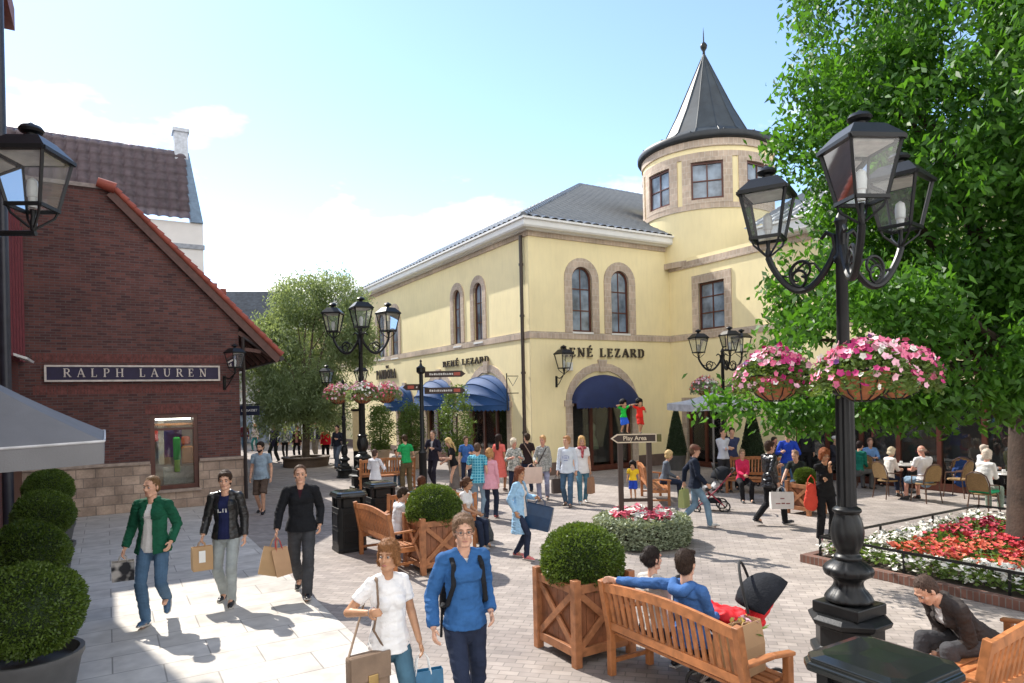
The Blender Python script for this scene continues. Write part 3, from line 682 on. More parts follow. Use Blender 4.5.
for (a, b, z) in ((rw_[0] - .1, rw_[1] + .1, rw_[3] + .02),):
    x = a
    while x < b: sc_.prism([(x, z), (x + .06, z), (x + .06, z + .24), (x, z + .24)], fb, -.01, .012); x += .072
sc_.build('soldier_course', SOL, bb_)
sb = rectof(lb, 44.5, 219.5, 365.5, 381.5); zz0 = sb[2] - .32; zz1 = sb[3] + .08
for zz in (zz0, zz1):
    sc_ = MB(); x = uL + .3
    while x < -.3: sc_.prism([(x, zz), (x + .06, zz), (x + .06, zz + .22), (x, zz + .22)], fb, -.01, .007); x += .072
    sc_.build('soldier_course', SOL, bb_)
st = MB(); strip(st, fb, uL, .06, 0, zs_, .07, [(rw_[0], rw_[1])]); st.prism([(rw_[0], 0), (rw_[1], 0), (rw_[1], rw_[2] - .05), (rw_[0], rw_[2] - .05)], fb, -.02, .072)
st.bb(-.02, .07, -.06, 10, 0, zs_ - .003); st.build('stone_base', RUB, bb_)
cp = MB(); strip(cp, fb, uL, .1, zs_, zs_ + .07, .11, [(rw_[0] - .02, rw_[1] + .02)]); cp.prism([(rw_[0] - .05, rw_[2] - .07), (rw_[1] + .05, rw_[2] - .07), (rw_[1] + .05, rw_[2]), (rw_[0] - .05, rw_[2])], fb, -.1, .13); cp.build('stone_coping', plain('coping_stone', (.38, .30, .25), .8), bb_)
# window
rc = lambda e: [(rw_[0] + e, rw_[2] + e), (rw_[0] + e, rw_[3] - e), (rw_[1] - e, rw_[3] - e), (rw_[1] - e, rw_[2] + e)]
fr = MB().ring(rc(0), rc(.11), fb, -.2, -.04); zt_ = rw_[3] - (rw_[3] - rw_[2]) * .2; fr.prism([(rw_[0] + .1, zt_ - .03), (rw_[1] - .1, zt_ - .03), (rw_[1] - .1, zt_ + .03), (rw_[0] + .1, zt_ + .03)], fb, -.15, -.08)
wf = fr.build('window', DRED, bb_); MB().prism(rc(.08), fb, -.14, -.13).build('pane', SHOPGL, wf)
rm = MB(); a, b, c_, d_ = rw_
for quad in ([(a, c_, -.2), (a, d_, -.2), (a, d_, -1.6), (a, c_, -1.6)], [(b, c_, -.2), (b, d_, -.2), (b, d_, -1.6), (b, c_, -1.6)], [(a, d_, -.2), (b, d_, -.2), (b, d_, -1.6), (a, d_, -1.6)], [(a, c_, -.2), (b, c_, -.2), (b, c_, -1.6), (a, c_, -1.6)], [(a, c_, -1.6), (b, c_, -1.6), (b, d_, -1.6), (a, d_, -1.6)]): rm.add([fb(*p) for p in quad], [(0, 1, 2, 3)])
rm.build('display_room', plain('cream_room', (.55, .45, .33), .8, .2, 2), wf)
def blob(col, u, z, d, r, nm): MB().ell(fb(u, z, d), r, 10, 8).build(nm, fabric('disp' + str(col), col), wf, True)
W_ = b - a; Hh = d_ - c_
def disp(nm, col, x0, x1, y0, y1, d, rnd=.05):
    MB().prism([(a + W_ * x0, c_ + Hh * y0), (a + W_ * x1, c_ + Hh * y0), (a + W_ * x1, c_ + Hh * y1), (a + W_ * x0, c_ + Hh * y1)], fb, d - .12, d).build(nm, fabric('disp' + str(col), col), wf, bevel=rnd)
lp = MB().bb(0, 0, 0, 0, 0, 0) if 0 else MB(); lp.prism([(a + .15, d_ - .16), (b - .15, d_ - .16), (b - .15, d_ - .12), (a + .15, d_ - .12)], fb, -.45, -.3)
lm, lnt, lb_ = newmat('display_fill_glow'); lb_.inputs['Emission Color'].default_value = (1, .9, .75, 1); lb_.inputs['Emission Strength'].default_value = 5; lp.build('added_glow_strip', lm, wf)  # emissive strip added only to brighten the dim window display
disp('poster', (.13, .04, .22), .28, .75, .38, .8, -1.3, .01); disp('shirt', (.55, .05, .04), .05, .2, .62, .8, -.7); disp('curtain', (.6, .58, .5), .2, .33, .3, .98, -.9, .02)
disp('shirt', (.05, .42, .08), .5, .66, .36, .68, -.5); disp('shirt', (.6, .25, .05), .68, .95, .3, .55, -.6); disp('bag', (.5, .12, .05), .7, .9, .56, .68, -.8); disp('trousers', (.3, .5, .06), .52, .64, .2, .37, -.5, .02)
disp('shelf', (.3, .14, .05), .04, .97, .84, .87, -.6, .005); disp('plinth', (.5, .48, .42), .3, .96, .02, .26, -.9, .01)
# sign board
bd_ = MB().prism([(sb[0], sb[2]), (sb[1], sb[2]), (sb[1], sb[3]), (sb[0], sb[3])], fb, 0, .09).build('sign_board', plain('sign_navy', (.018, .012, .05), .6, .15), bb_)
MB().ring([(sb[0], sb[2]), (sb[0], sb[3]), (sb[1], sb[3]), (sb[1], sb[2])], [(sb[0] + .045, sb[2] + .045), (sb[0] + .045, sb[3] - .045), (sb[1] - .045, sb[3] - .045), (sb[1] - .045, sb[2] + .045)], fb, -.0, .11).build('sign_border', plain('gilt_cream', (.62, .55, .50), .5), bd_)
l0, l1, l2, l3 = rectof(lb, 63.5, 206, 368.8, 377)
sg = MB(); serif(sg, 'RALPH LAUREN', l3 - l2, l1 - l0, lambda u, z, d: fb(u + (l0 + l1) / 2, z + (l2 + l3) / 2, d), .092, .115, gap=.75, bold=1.0); sg.build('sign_letters', MATS['gilt_cream'], bd_)
# roof + verge
sv = Vector((-1, 0, slope)).normalized(); rl = (uE - uT) / abs(sv.x)
roof_grid('roof', plain('dark_pantile', (.10, .06, .06), .6, .3, 3), bb_, (uE, -.12, zE + .05), (0, 1, 0), tuple(sv), 24.5, rl, lambda u, v: True)
ur = MB(); nrm = Vector((slope, 0, 1)).normalized()
O_ = Vector((uE, -.1, zE)); E_ = Vector((uT, -.1, zT))
ur.add([O_, E_, E_ + Vector((0, 24.4, 0)), O_ + Vector((0, 24.4, 0))], [(0, 1, 2, 3)])
ur.build('soffit', plain('brown_soffit', (.09, .045, .035), .7, .2, 4), bb_)
vt = MB(); nv = 26
for i in range(nv):
    p = O_.lerp(E_, i / nv) + nrm * .09; q = O_.lerp(E_, (i + 1.25) / nv) + nrm * .075
    vt.tube([p + Vector((0, -.02, 0)), q + Vector((0, -.02, 0))], [.09, .065], 9)
vt.tube([E_ + Vector((.12, -.02, .02)), E_ + Vector((-.28, -.02, .14))], [.15, .12], 10); vt.build('verge_tiles', RTILE, bb_, True)
bg = MB(); bg.bar(O_ + Vector((-.02, -.02, -.1)), E_ + Vector((0, -.02, -.1)), .04, .22); 
bg.bar(Vector((0.0, .05, zc - .45)), Vector((uE - .15, .05, zE - .02)), .1, .12); bg.bar(Vector((0, .05, zc - .9)), Vector((uE * .55, .05, zE + .15)), .1, .1)
for k in range(8): bg.bar(Vector((0, .9 + k * .9, zc - .1)), Vector((uE - .05, .9 + k * .9, zE - .06)), .1, .12)
bg.build('verge_board', plain('brown_beam', (.11, .05, .04), .6), bb_)
gt = MB().tube([(uE + .05, -.15, zE - .05), (uE + .05, 24, zE - .05)], .07, 8); gt.tube([(.1, -.1, zc - .6), (.1, -.1, .1)], .05, 8); gt.tube([(uE + .03, .1, zE - .1), (.1, -.1, zc - .6)], .04, 8); gt.build('downpipe', plain('dark_pipe', (.03, .022, .022), .4), bb_, True)
# ================================================================ LEFT BRICK BUILDING (mostly outside frame)
E0 = D + RD * (uL + .02)
lbd = empty('corner_building', E0, TH, 'tall red brick building at the left edge with dark red timber panels', 'building')
def fl_(u, z, d): return (d, -u, z)      # u = distance toward camera, outside = +x
m = MB(); wall_rects(m, fl_, 0, 1.4, 0, 8.7, []); wall_rects(m, fl_, 1.4, 16, 0, 11.9, [(1.9, 3.1, 7.6, 9.8), (4.4, 5.6, 7.6, 9.8)], .2); m.add([(0, 0, 0), (-9, 0, 0), (-9, 0, 8.7), (0, 0, 8.7)], [(0, 1, 2, 3)]); m.add([(0, 0, 8.7), (-9, 0, 8.7), (-9, -1.4, 8.7), (0, -1.4, 8.7)], [(0, 1, 2, 3)]); m.add([(0, -1.4, 8.7), (-9, -1.4, 8.7), (-9, -1.4, 11.9), (0, -1.4, 11.9)], [(0, 1, 2, 3)]); m.add([(0, -16, 0), (-9, -16, 0), (-9, -16, 11.9), (0, -16, 11.9)], [(0, 1, 2, 3)]); m.add([(0, -1.4, 11.9), (-9, -1.4, 11.9), (-9, -16, 11.9), (0, -16, 11.9)], [(0, 1, 2, 3)])
m.build('wall', brickmat('red_brick', (.22, .06, .04), (.16, .045, .035), (.12, .09, .08), .22, .066, .008, bump=.6), lbd)
m = MB(); m.prism([(.15, 3.9), (2.9, 3.9), (2.9, 7.2), (.15, 7.2)], fl_, 0, .12)
for k in range(5): m.prism([(.15 + k * .62, 3.9), (.23 + k * .62, 3.9), (.23 + k * .62, 7.2), (.15 + k * .62, 7.2)], fl_, .12, .16)
m.build('timber_panel', plain('oxblood_panel', (.16, .025, .035), .5, .15), lbd)
m = MB(); m.prism([(1.4, 11.4), (16, 11.4), (16, 11.9), (1.4, 11.9)], fl_, 0, .2); m.build('cornice', plain('brick_cornice', (.2, .06, .05), .7), lbd)
for (a, b) in ((1.9, 3.1), (4.4, 5.6)): rect_window(lbd, fl_, a, b, 7.6, 9.8, tr=.12, rows=(.3,), cols=(.5,))
m = MB(); m.bar(Vector(fl_(1.9, 3.98, .05)), Vector(fl_(1.9, 3.85, .40)), 1.6, .05, ); m.build('canopy', WHITE, lbd)
m = MB(); m.prism([(.4, 0.0), (2.6, 0.0), (2.6, 3.0), (.4, 3.0)], fl_, 0, .06); m.build('shop_window', DRED, lbd)
# pole at left edge
pp = AT(4, 300, 12.3); pole = empty('flag_pole', (pp.x, pp.y, 0), 0, 'dark upright pole at the far left edge of the picture beside the red brick wall', 'pole')
MB().tube([(0, 0, 0), (0, 0, 12)], .09, 12).build('pole_shaft', plain('dark_pole', (.03, .032, .045), .4), pole, True); MB().lathe([(.22, 0), (.22, .06), (.12, .12), (.1, .3)], n=16).build('base', BLK, pole)
# ================================================================ BACKGROUND BUILDINGS
def Pz(px, py, Y): return AT(px, py, Y)
# white building with mauve pantile roof
Y0 = 30; c0 = AT(203, 225, Y0); wb = empty('white_building', (c0.x, c0.y, 0), TH, 'white rendered building with steep mauve pantile roof and slim white chimney', 'building')
ez = AT(200, 224, Y0).z; rz_ = AT(182, 158, Y0 + 1.5).z; print('white', c0, ez, rz_)
MB().bb(-7.2, 0, 0, 9, 0, ez).build('wall', plain('white_render', (.72, .70, .68), .85, .05, 2), wb)
MB().bb(-7.25, .05, -.05, .02, ez - 1.15, ez - .95).build('band', plain('grey_band', (.3, .32, .36), .7), wb)
dx = rz_ - ez; run = 1.6; vlen = math.hypot(dx, run)
roof_grid('roof', plain('mauve_pantile', (.10, .078, .095), .45, .25, 3), wb, (-7.2, 0, ez), (1, 0, 0), (0, run / vlen, dx / vlen), 6.7, vlen, lambda u, v: True, tw=.42, th=.5, hgt=.15, step=.13)
m = MB(); m.prism([(-.5, ez), (.0, ez), (-.35, rz_ + .05), (-.75, rz_ + .05)], lambda u, z, d: (u, run * max(0, (z - ez)) / dx - d, z), -.3, .12); m.bb(-7.2, -.6, run - .1, 8, rz_ - .1, rz_ + .02); m.build('verge_flashing', plain('lead_flashing', (.13, .19, .26), .5), wb)
m = MB(); 
for i in range(17): m.tube([(-7.2 + i * .4, run, rz_ + .03), (-6.75 + i * .4, run, rz_ + .03)], [.1, .08], 7)
m.build('ridge_tiles', MATS['mauve_pantile'], wb, True)
m = MB(); m.bb(-.95, -.4, run - .25, run + .45, rz_ - .4, rz_ + .95); m.bb(-1.02, -.33, run - .32, run + .52, rz_ + .95, rz_ + 1.1); m.build('chimney', plain('chimney_render', (.5, .54, .6), .8), wb)
# slate roofed shop at end of street
Y1 = 46; c1 = AT(300, 440, Y1); fb_ = empty('slate_shop', (c1.x, c1.y, 0), rad(8), 'grey fronted shop with dark slate roof at the far end of the street', 'building')
e1 = AT(245, 332, Y1).z; r1 = AT(245, 291, Y1 + 2).z; x0 = AT(205, 400, Y1).x - c1.x; print('slate', e1, r1, x0)
MB().bb(x0, 0, 0, 8, 0, e1).build('wall', plain('grey_shop_wall', (.34, .36, .35), .7, .15, 1), fb_)
m = MB(); m.bb(x0 - .2, .2, -.3, 8, e1, e1 + .25); m.build('eave', WHITE, fb_)
vl_ = math.hypot(r1 - e1, 3.2); roof_grid('roof', plain('blue_slate', (.06, .075, .10), .5, .3, 4), fb_, (x0 - .2, -.3, e1 + .25), (1, 0, 0), (0, 3.2 / vl_, (r1 - e1 - .25) / vl_), -x0 + .4, vl_, lambda u, v: True, tw=.3, th=.4, hgt=.01, step=.04)
for k in range(5):
    f = rect_window(fb_, lambda u, z, d: (u, -d, z), x0 + .7 + k * 1.5, x0 + 1.5 + k * 1.5, 3.6, 4.9, surround=False)
m = MB(); 
for k in range(7): m.bb(x0 + .2 + k * 1.05, x0 + .34 + k * 1.05, -.2, 0, 0, 3.0)
m.bb(x0, 0, -.22, 0, 2.7, 3.1); m.build('shopfront_columns', plain('pale_column', (.55, .58, .56), .6), fb_)
MB().bb(x0 + .3, -.3, -.05, .01, .1, 2.7).build('pane', WIN, fb_)
# chimney building behind gable
Yc = 33; c2 = AT(226, 300, Yc); ch = empty('tiled_roof_house', (c2.x, c2.y, 0), TH, 'small brick house showing only its orange chimney above the brick gable', 'building')
zc2 = AT(226, 283, Yc).z; MB().bb(-4, .1, 0, 4, 0, zc2 - .9).build('wall', BK, ch); m = MB().bb(-.7, -.35, .2, .7, zc2 - .9, zc2); m.bb(-.2, .05, .2, .5, zc2 - .9, zc2 - .25); m.build('chimney', RTILE, ch)
# hanging shop sign
hs = AT(249.5, 410.5, 27); s_ = empty('hanging_sign', (hs.x, hs.y, hs.z), rad(10), 'dark blue hanging shop sign with white letters at the end of the brick wall', 'sign')
MB().box((0, 0, 0), (.76, .06, .38)).build('board', plain('sign_dark', (.012, .02, .05), .4), s_, bevel=.02)
textmesh('LA BASSET', .13, plain('sign_white', (.8, .8, .8), .5), s_, Matrix.Translation((0, -.034, 0)) @ Matrix.Rotation(rad(90), 4, 'X'), 'lettering', .002)
m = MB().tube([(-.38, 0, .24), (.4, 0, .24)], .015); m.tube([(-.3, 0, .24), (-.3, 0, .18)], .008); m.tube([(.3, 0, .24), (.3, 0, .18)], .008); m.tube([(-.38, 0, .24), (-.62, .2, .24)], .02); m.build('bracket', BLK, s_)
# brown shopfront behind the loose tree
Y2 = 52; c3 = AT(262, 440, Y2); w3 = AT(372, 440, Y2).x - c3.x; bs = empty('timber_shop', (c3.x, c3.y, 0), rad(-6), 'brown timber shopfront in shade beyond the loose green tree', 'building')
e3 = 6.2; MB().bb(0, w3 + 6, 0, 8, 0, e3).build('wall', plain('brown_wall', (.2, .13, .08), .8, .2, 1), bs)
m = MB(); 
for k in range(10): m.bb(.3 + k * 1.6, 1.5 + k * 1.6, -.03, .02, .4, 2.5)
m.build('pane', WIN, bs); MB().bb(-.1, w3 + 6.1, -.6, 0, 2.7, 3.2).build('fascia', plain('brown_fascia', (.13, .05, .03), .6), bs)
m = MB(); m.add([(-.3, -.4, e3), (w3 + 6.3, -.4, e3), (w3 + 6.3, 4, e3 + 3), (-.3, 4, e3 + 3)], [(0, 1, 2, 3)]); m.build('roof', MATS['blue_slate'], bs)
# ================================================================ TREES AND PLANTS
BARK = plain('bark', (.10, .075, .055), .9, .4, 5, .8, 25); BARKD = plain('dark_bark', (.055, .035, .025), .9, .4, 5, .8, 25)
def tree(name, loc, label, cat, trunk_r, trunk_h, lobes, nleaf, L, W, lm, bark, droop, seed, limbs=9, clump=.32, per=26, group=None, low=.8, gap=-.14):
    rs = np.random.RandomState(seed); rnd = random.Random(seed)
    t = empty(name, loc, 0, label, cat, group)
    tb = MB(); tb.tube([(0, 0, 0), (.02, 0, .15), (.0, .01, .5), (.03, .02, trunk_h * .6), (0, .05, trunk_h)], [trunk_r * 1.45, trunk_r * 1.15, trunk_r, trunk_r * .88, trunk_r * .7], 14)
    tb.build('trunk', bark, t, True)
    lb = MB()
    for i in range(limbs):
        c, r = lobes[i % len(lobes)]; tgt = Vector(c) + Vector([rnd.uniform(-.6, .6) * q for q in r]); st = Vector((0, .03, trunk_h * rnd.uniform(.75, 1.0)))
        mid = st.lerp(tgt, .5) + Vector((rnd.uniform(-.3, .3), rnd.uniform(-.3, .3), abs(tgt.z - st.z) * .18 + .1))
        lb.tube([st, st.lerp(mid, .5) + Vector((0, 0, .1)), mid, mid.lerp(tgt, .5) + Vector((0, 0, -.03)), tgt], [trunk_r * .42, trunk_r * .32, trunk_r * .22, trunk_r * .13, .02], 7)
    lb.build('limbs', bark, t, True)
    vol = np.array([r[0] * r[1] * r[2] for c, r in lobes]) ** .72; vol /= vol.sum()
    ncl = nleaf // per; ch = rs.choice(len(lobes), ncl, p=vol)
    d = rs.normal(0, 1, (ncl, 3)); d /= np.linalg.norm(d, axis=1, keepdims=True)
    rad_ = rs.uniform(.35, 1, ncl) ** .45
    cc = np.array([c for c, r in lobes])[ch]; rr = np.array([r for c, r in lobes])[ch]
    P = cc + d * rr * rad_[:, None]
    keep = np.array([noise.noise(Vector(p) * .62 + Vector((seed, 0, 0))) > gap for p in P]); P = P[keep]
    # outer jitter so the outline is ragged
    out = np.repeat(P, per, axis=0); ds = rs.normal(0, 1, out.shape) * clump * np.array([1, 1, 1.0]); out = out + ds; out[:, 2] -= np.abs(ds[:, 0]) * droop * .4
    out = out[out[:, 2] > low]
    leaves('crown', out, L, W, lm, t, droop, rs)
    return t
LEAF = leafmat('cherry_leaf', (.010, .050, .010), (.085, .23, .022), .46); LEAFW = leafmat('willow_leaf', (.12, .18, .09), (.26, .34, .18), .45)
BOX = leafmat('boxwood_leaf', (.025, .060, .009), (.12, .19, .025), .25, scale=4); YEW = leafmat('yew_leaf', (.012, .03, .012), (.03, .06, .02), .15)
SHR = leafmat('shrub_leaf', (.05, .10, .02), (.14, .22, .05), .35); SILV = leafmat('silver_leaf', (.14, .19, .12), (.33, .38, .26), .2, scale=5)
bt = G(1034, 556)
lob = lambda px, py, Y, r: (tuple(AT(px, py, Y) - bt), r)
big = [((1.0, .6, 7.4), (3.9, 4.2, 4.6)), ((-.8, .2, 9.9), (2.7, 3.0, 3.0)), ((-1.2, -.2, 6.2), (2.2, 2.6, 2.6)), ((2.8, -1.5, 7.5), (3.5, 3, 4)), ((-.2, -2.4, 7.4), (2.3, 2.0, 3.4)),
       lob(815, 285, 11.3, (.65, .9, .75)), lob(785, 335, 11.0, (.55, .7, .22)), lob(745, 402, 10.8, (.6, .6, .10)), lob(795, 408, 10.6, (.7, .8, .2)), lob(850, 385, 10.6, (.8, .8, .35)), lob(900, 395, 10.2, (1.0, .9, .3)), lob(960, 395, 10.0, (.9, .9, .3)), lob(1000, 395, 9.6, (.8, .8, .35)),
       lob(880, 330, 10.0, (1.4, 1.1, .9)), lob(970, 330, 9.6, (1.5, 1.1, 1.1)), lob(822, 150, 11.2, (.75, .9, .9)), lob(825, 60, 11.3, (.6, .8, 1.1))]
tree('broadleaf_tree', bt, 'large bright green tree filling the right side, its trunk rising from the flower bed', 'tree', .36, 3.6, big, 250000, .15, .066, LEAF, BARKD, .9, 3, 22, .17, 42, low=2.05, gap=-.10)
wt = G(306, 466)
wl_ = lambda px, py, r, dy=0: (tuple(AT(px, py, wt.y + dy) - wt), r)
wil = [wl_(300, 345, (1.9, 1.8, 1.7)), wl_(340, 330, (1.3, 1.4, 1.5)), wl_(275, 345, (1.0, 1.2, 1.5)), wl_(300, 300, (1.3, 1.3, 1.0)), wl_(330, 283, (.9, .9, .5)), wl_(350, 300, (.7, .8, .7)), wl_(300, 395, (1.9, 1.6, 1.0)), wl_(280, 405, (1.3, 1.2, .8)), wl_(335, 400, (1.2, 1.2, .9)), wl_(262, 335, (.7, .8, .8)), wl_(262, 380, (.8, .8, 1.0)), wl_(360, 345, (.7, .8, 1.2)), wl_(300, 422, (2.1, 1.4, .45)), wl_(300, 370, (1.8, 1.6, 1.2))]
tree('street_tree', wt, 'loose pale green tree in a low ring planter in the middle of the street', 'tree', .17, 2.2, wil, 85000, .16, .05, LEAFW, BARK, 1.1, 11, 12, .2, 22)
rp = empty('ring_planter', wt, 0, 'low round bench-like ring around the trunk of the loose street tree', 'planter')
MB().lathe([(.95, 0), (.95, .34), (1.02, .36), (1.02, .42), (.7, .42), (.7, .2)], n=28).build('ring', plain('ring_wood', (.09, .06, .04), .7), rp, True); MB().lathe([(.7, .0), (.7, .3), (.3, .34), (0.2, .34)], n=20).build('soil', plain('soil', (.05, .035, .025), .95), rp)
# background greenery behind street
for k, (px, py, Y, r) in enumerate([(330, 410, 60, 2.6), (352, 400, 64, 3.0)]):
    b_ = AT(px, 440, Y); b_.z = 0
    tree('distant_tree', b_, ['dark distant tree behind the loose street tree', 'taller dark distant tree at the far street end'][k], 'tree', .2, 2.5, [((0, 0, 4.5), (r, r, r))], 6000, .3, .15, YEW, BARKD, .5, 40 + k, 5, .5, 20)
def ball(name, c, r, n, L, parent, mat=BOX, squash=.93, seed=1):
    rs = np.random.RandomState(seed); d = rs.normal(0, 1, (n, 3)); d /= np.linalg.norm(d, axis=1, keepdims=True)
    lump = np.array([noise.noise(Vector(q) * 2.2 + Vector((seed, 3, 0))) + .5 * noise.noise(Vector(q) * 5.5) for q in d]) * .08; stray = rs.uniform(0, 1, n) < .02; lump = lump + stray * .05
    rr = r * (rs.uniform(.9, 1.015, n) + lump); P = d * rr[:, None]; P[:, 2] *= squash
    o = leaves(name, P + np.array(c), L, L * .5, mat, parent, 0, rs, updir=d)
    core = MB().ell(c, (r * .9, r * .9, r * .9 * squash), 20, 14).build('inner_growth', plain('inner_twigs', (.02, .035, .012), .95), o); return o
WOOD = woodmat('teak', (.42, .165, .06)); WOODF = woodmat('teak_new', (.52, .22, .06)); WOODD = woodmat('teak_planter', (.36, .15, .065))
POTG = plain('grey_pot', (.10, .10, .10), .5, .25, 3, .1)
def wood_planter(loc, label, s=.72, h=.9, br=.46, seed=1):
    t = empty('wooden_planter', loc, TH, label, 'planter', 'square wooden planters with clipped balls')
    hs = s / 2; p = .085
    for x in (-1, 1):
        for y in (-1, 1): MB().bb(x * hs - p / 2, x * hs + p / 2, y * hs - p / 2, y * hs + p / 2, 0, h).build('post', WOODD, t, bevel=.006); 
    fr = MB()
    for sx, sy in ((1, 0), (-1, 0), (0, 1), (0, -1)):
        def f(u, z, d): return (sx * (hs + d) - sy * u, sy * (hs + d) + sx * u, z)
        w_ = hs - p / 2
        m = MB()
        for z0, z1 in ((.1, .19), (h - .15, h - .06)): m.prism([(-w_, z0), (w_, z0), (w_, z1), (-w_, z1)], f, -.02, .022)
        a, b = Vector((-w_, .19)), Vector((w_, h - .15)); m2 = []
        for (p0, p1, dd) in ((a, b, .018), (Vector((w_, .19)), Vector((-w_, h - .15)), .012)):
            dr = (p1 - p0).normalized(); nn = Vector((-dr.y, dr.x)) * .035; m.prism([tuple(p0 - nn), tuple(p1 - nn), tuple(p1 + nn), tuple(p0 + nn)], f, -.012, dd)
        m.build('cross_brace', WOODD, t, bevel=.004)
        m = MB(); k = 6
        for i in range(k): u0 = -w_ + i * 2 * w_ / k; m.prism([(u0 + .003, .12), (u0 + 2 * w_ / k - .003, .12), (u0 + 2 * w_ / k - .003, h - .1), (u0 + .003, h - .1)], f, -.045, -.022)
        m.build('side_boards', woodmat('teak_dark', (.26, .10, .045)), t)
    MB().bb(-hs + .04, hs - .04, -hs + .04, hs - .04, h - .14, h - .1).build('soil', plain('soil', (.05, .035, .025), .95), t)
    ball('clipped_ball', (0, 0, h + .09), br, 15000, .036, t, squash=.85, seed=seed); return t
pa = G(578, 665.7) ; s_ = .72
wood_planter(pa + RD * (s_ / 2 - .04) + LD * (s_ / 2 - .04), 'square wooden planter with clipped ball beside the bench with the couple', seed=5)
pb = G(421, 574); wood_planter(pb + RD * (s_ / 2) + LD * (s_ / 2 - .1), 'square wooden planter with clipped ball behind the woman in the white T-shirt', seed=6)
def pot_ball(loc, r, zc_, label, seed, proto=[]):
    t = empty('potted_ball_shrub', loc, 0, label, 'shrub', 'ball shrubs in pots along the left edge')
    MB().lathe([(.28, 0), (.31, .04), (.40, .5), (.43, .56), (.43, .60), (.39, .60), (.36, .5)], n=28).build('pot', POTG, t, True)
    ball('clipped_ball', (0, 0, zc_), r, 15000, .034, t, squash=.9, seed=seed); return t
for (px, Y, r, z, lab) in ((27, 6.1, .46, .99, 'nearest and largest clipped ball shrub in grey pot at the lower left corner'), (28, 8.5, .46, .97, 'second clipped ball shrub from the camera, half cut by the left edge'), (45, 10.9, .44, 1.08, 'third clipped ball shrub from the camera, darker and flattened'), (50, 12.8, .42, 1.25, 'farthest clipped ball shrub, nearest to the rubble stone base')):
    q = AT(px, 560, Y); pot_ball((q.x, q.y, 0), r, z, lab, int(px + Y))
def col_shrub(px, py, w_, h_, label, seed):
    b_ = G(px, py); t = empty('potted_shrub', b_, 0, label, 'shrub', 'tall potted shrubs along the yellow facade')
    MB().lathe([(.26, 0), (.3, .05), (.38, .62), (.42, .68), (.42, .74), (.37, .74), (.34, .6)], n=24).build('pot', plain('sand_pot', (.50, .38, .27), .8, .15, 3), t, True)
    MB().tube([(0, 0, .5), (0, 0, h_ * .7)], .04, 6).build('stem', BARK, t)
    rs = np.random.RandomState(seed); n = 260; z = rs.uniform(.72, h_, n); k = np.clip(np.sin((z - .5) / (h_ - .45) * 3.0), .12, 1) ** .6; a = rs.uniform(0, 6.28, n); rr = w_ * k * rs.uniform(.3, 1, n) ** .5
    P = np.stack([rr * np.cos(a), rr * np.sin(a), z], 1); P = np.repeat(P, 18, 0) + rs.normal(0, .09, (n * 18, 3)); leaves('foliage', P, .09, .045, SHR, t, .3, rs)
col_shrub(381, 467, .5, 2.5, 'tall leafy shrub in a sand pot, leftmost along the yellow facade', 1); col_shrub(412, 469, .5, 2.6, 'tall leafy shrub in a sand pot behind the man in green', 2)
col_shrub(458, 476, .6, 3.2, 'tallest leafy shrub, beside the nearest domed blue awning', 3)
def cone_yew(px, py, h_, r, label, seed):
    b_ = G(px, py); t = empty('cone_conifer', b_, 0, label, 'conifer', 'clipped cone conifers against the wall')
    MB().lathe([(.26, 0), (.34, .5), (.36, .55), (.3, .55)], n=20).build('pot', POTG, t, True)
    rs = np.random.RandomState(seed); n = 9000; z = rs.uniform(0, 1, n) ** 1.4; a = rs.uniform(0, 6.28, n); rr = r * (1 - z) ** .8 * np.minimum(1, .6 + z * 4) * rs.uniform(.86, 1.02, n)
    P = np.stack([rr * np.cos(a), rr * np.sin(a), .5 + z * h_], 1); o = leaves('clipped_cone', P, .05, .02, YEW, t, -.6, rs)
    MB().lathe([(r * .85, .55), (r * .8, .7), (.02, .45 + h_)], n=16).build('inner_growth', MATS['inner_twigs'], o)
cone_yew(677, 470, 1.9, .42, 'dark clipped cone conifer between the arched shop door and the dark doorway', 1); cone_yew(753, 484, 1.9, .45, 'dark clipped cone conifer right of the dark doorway behind the terrace', 2)
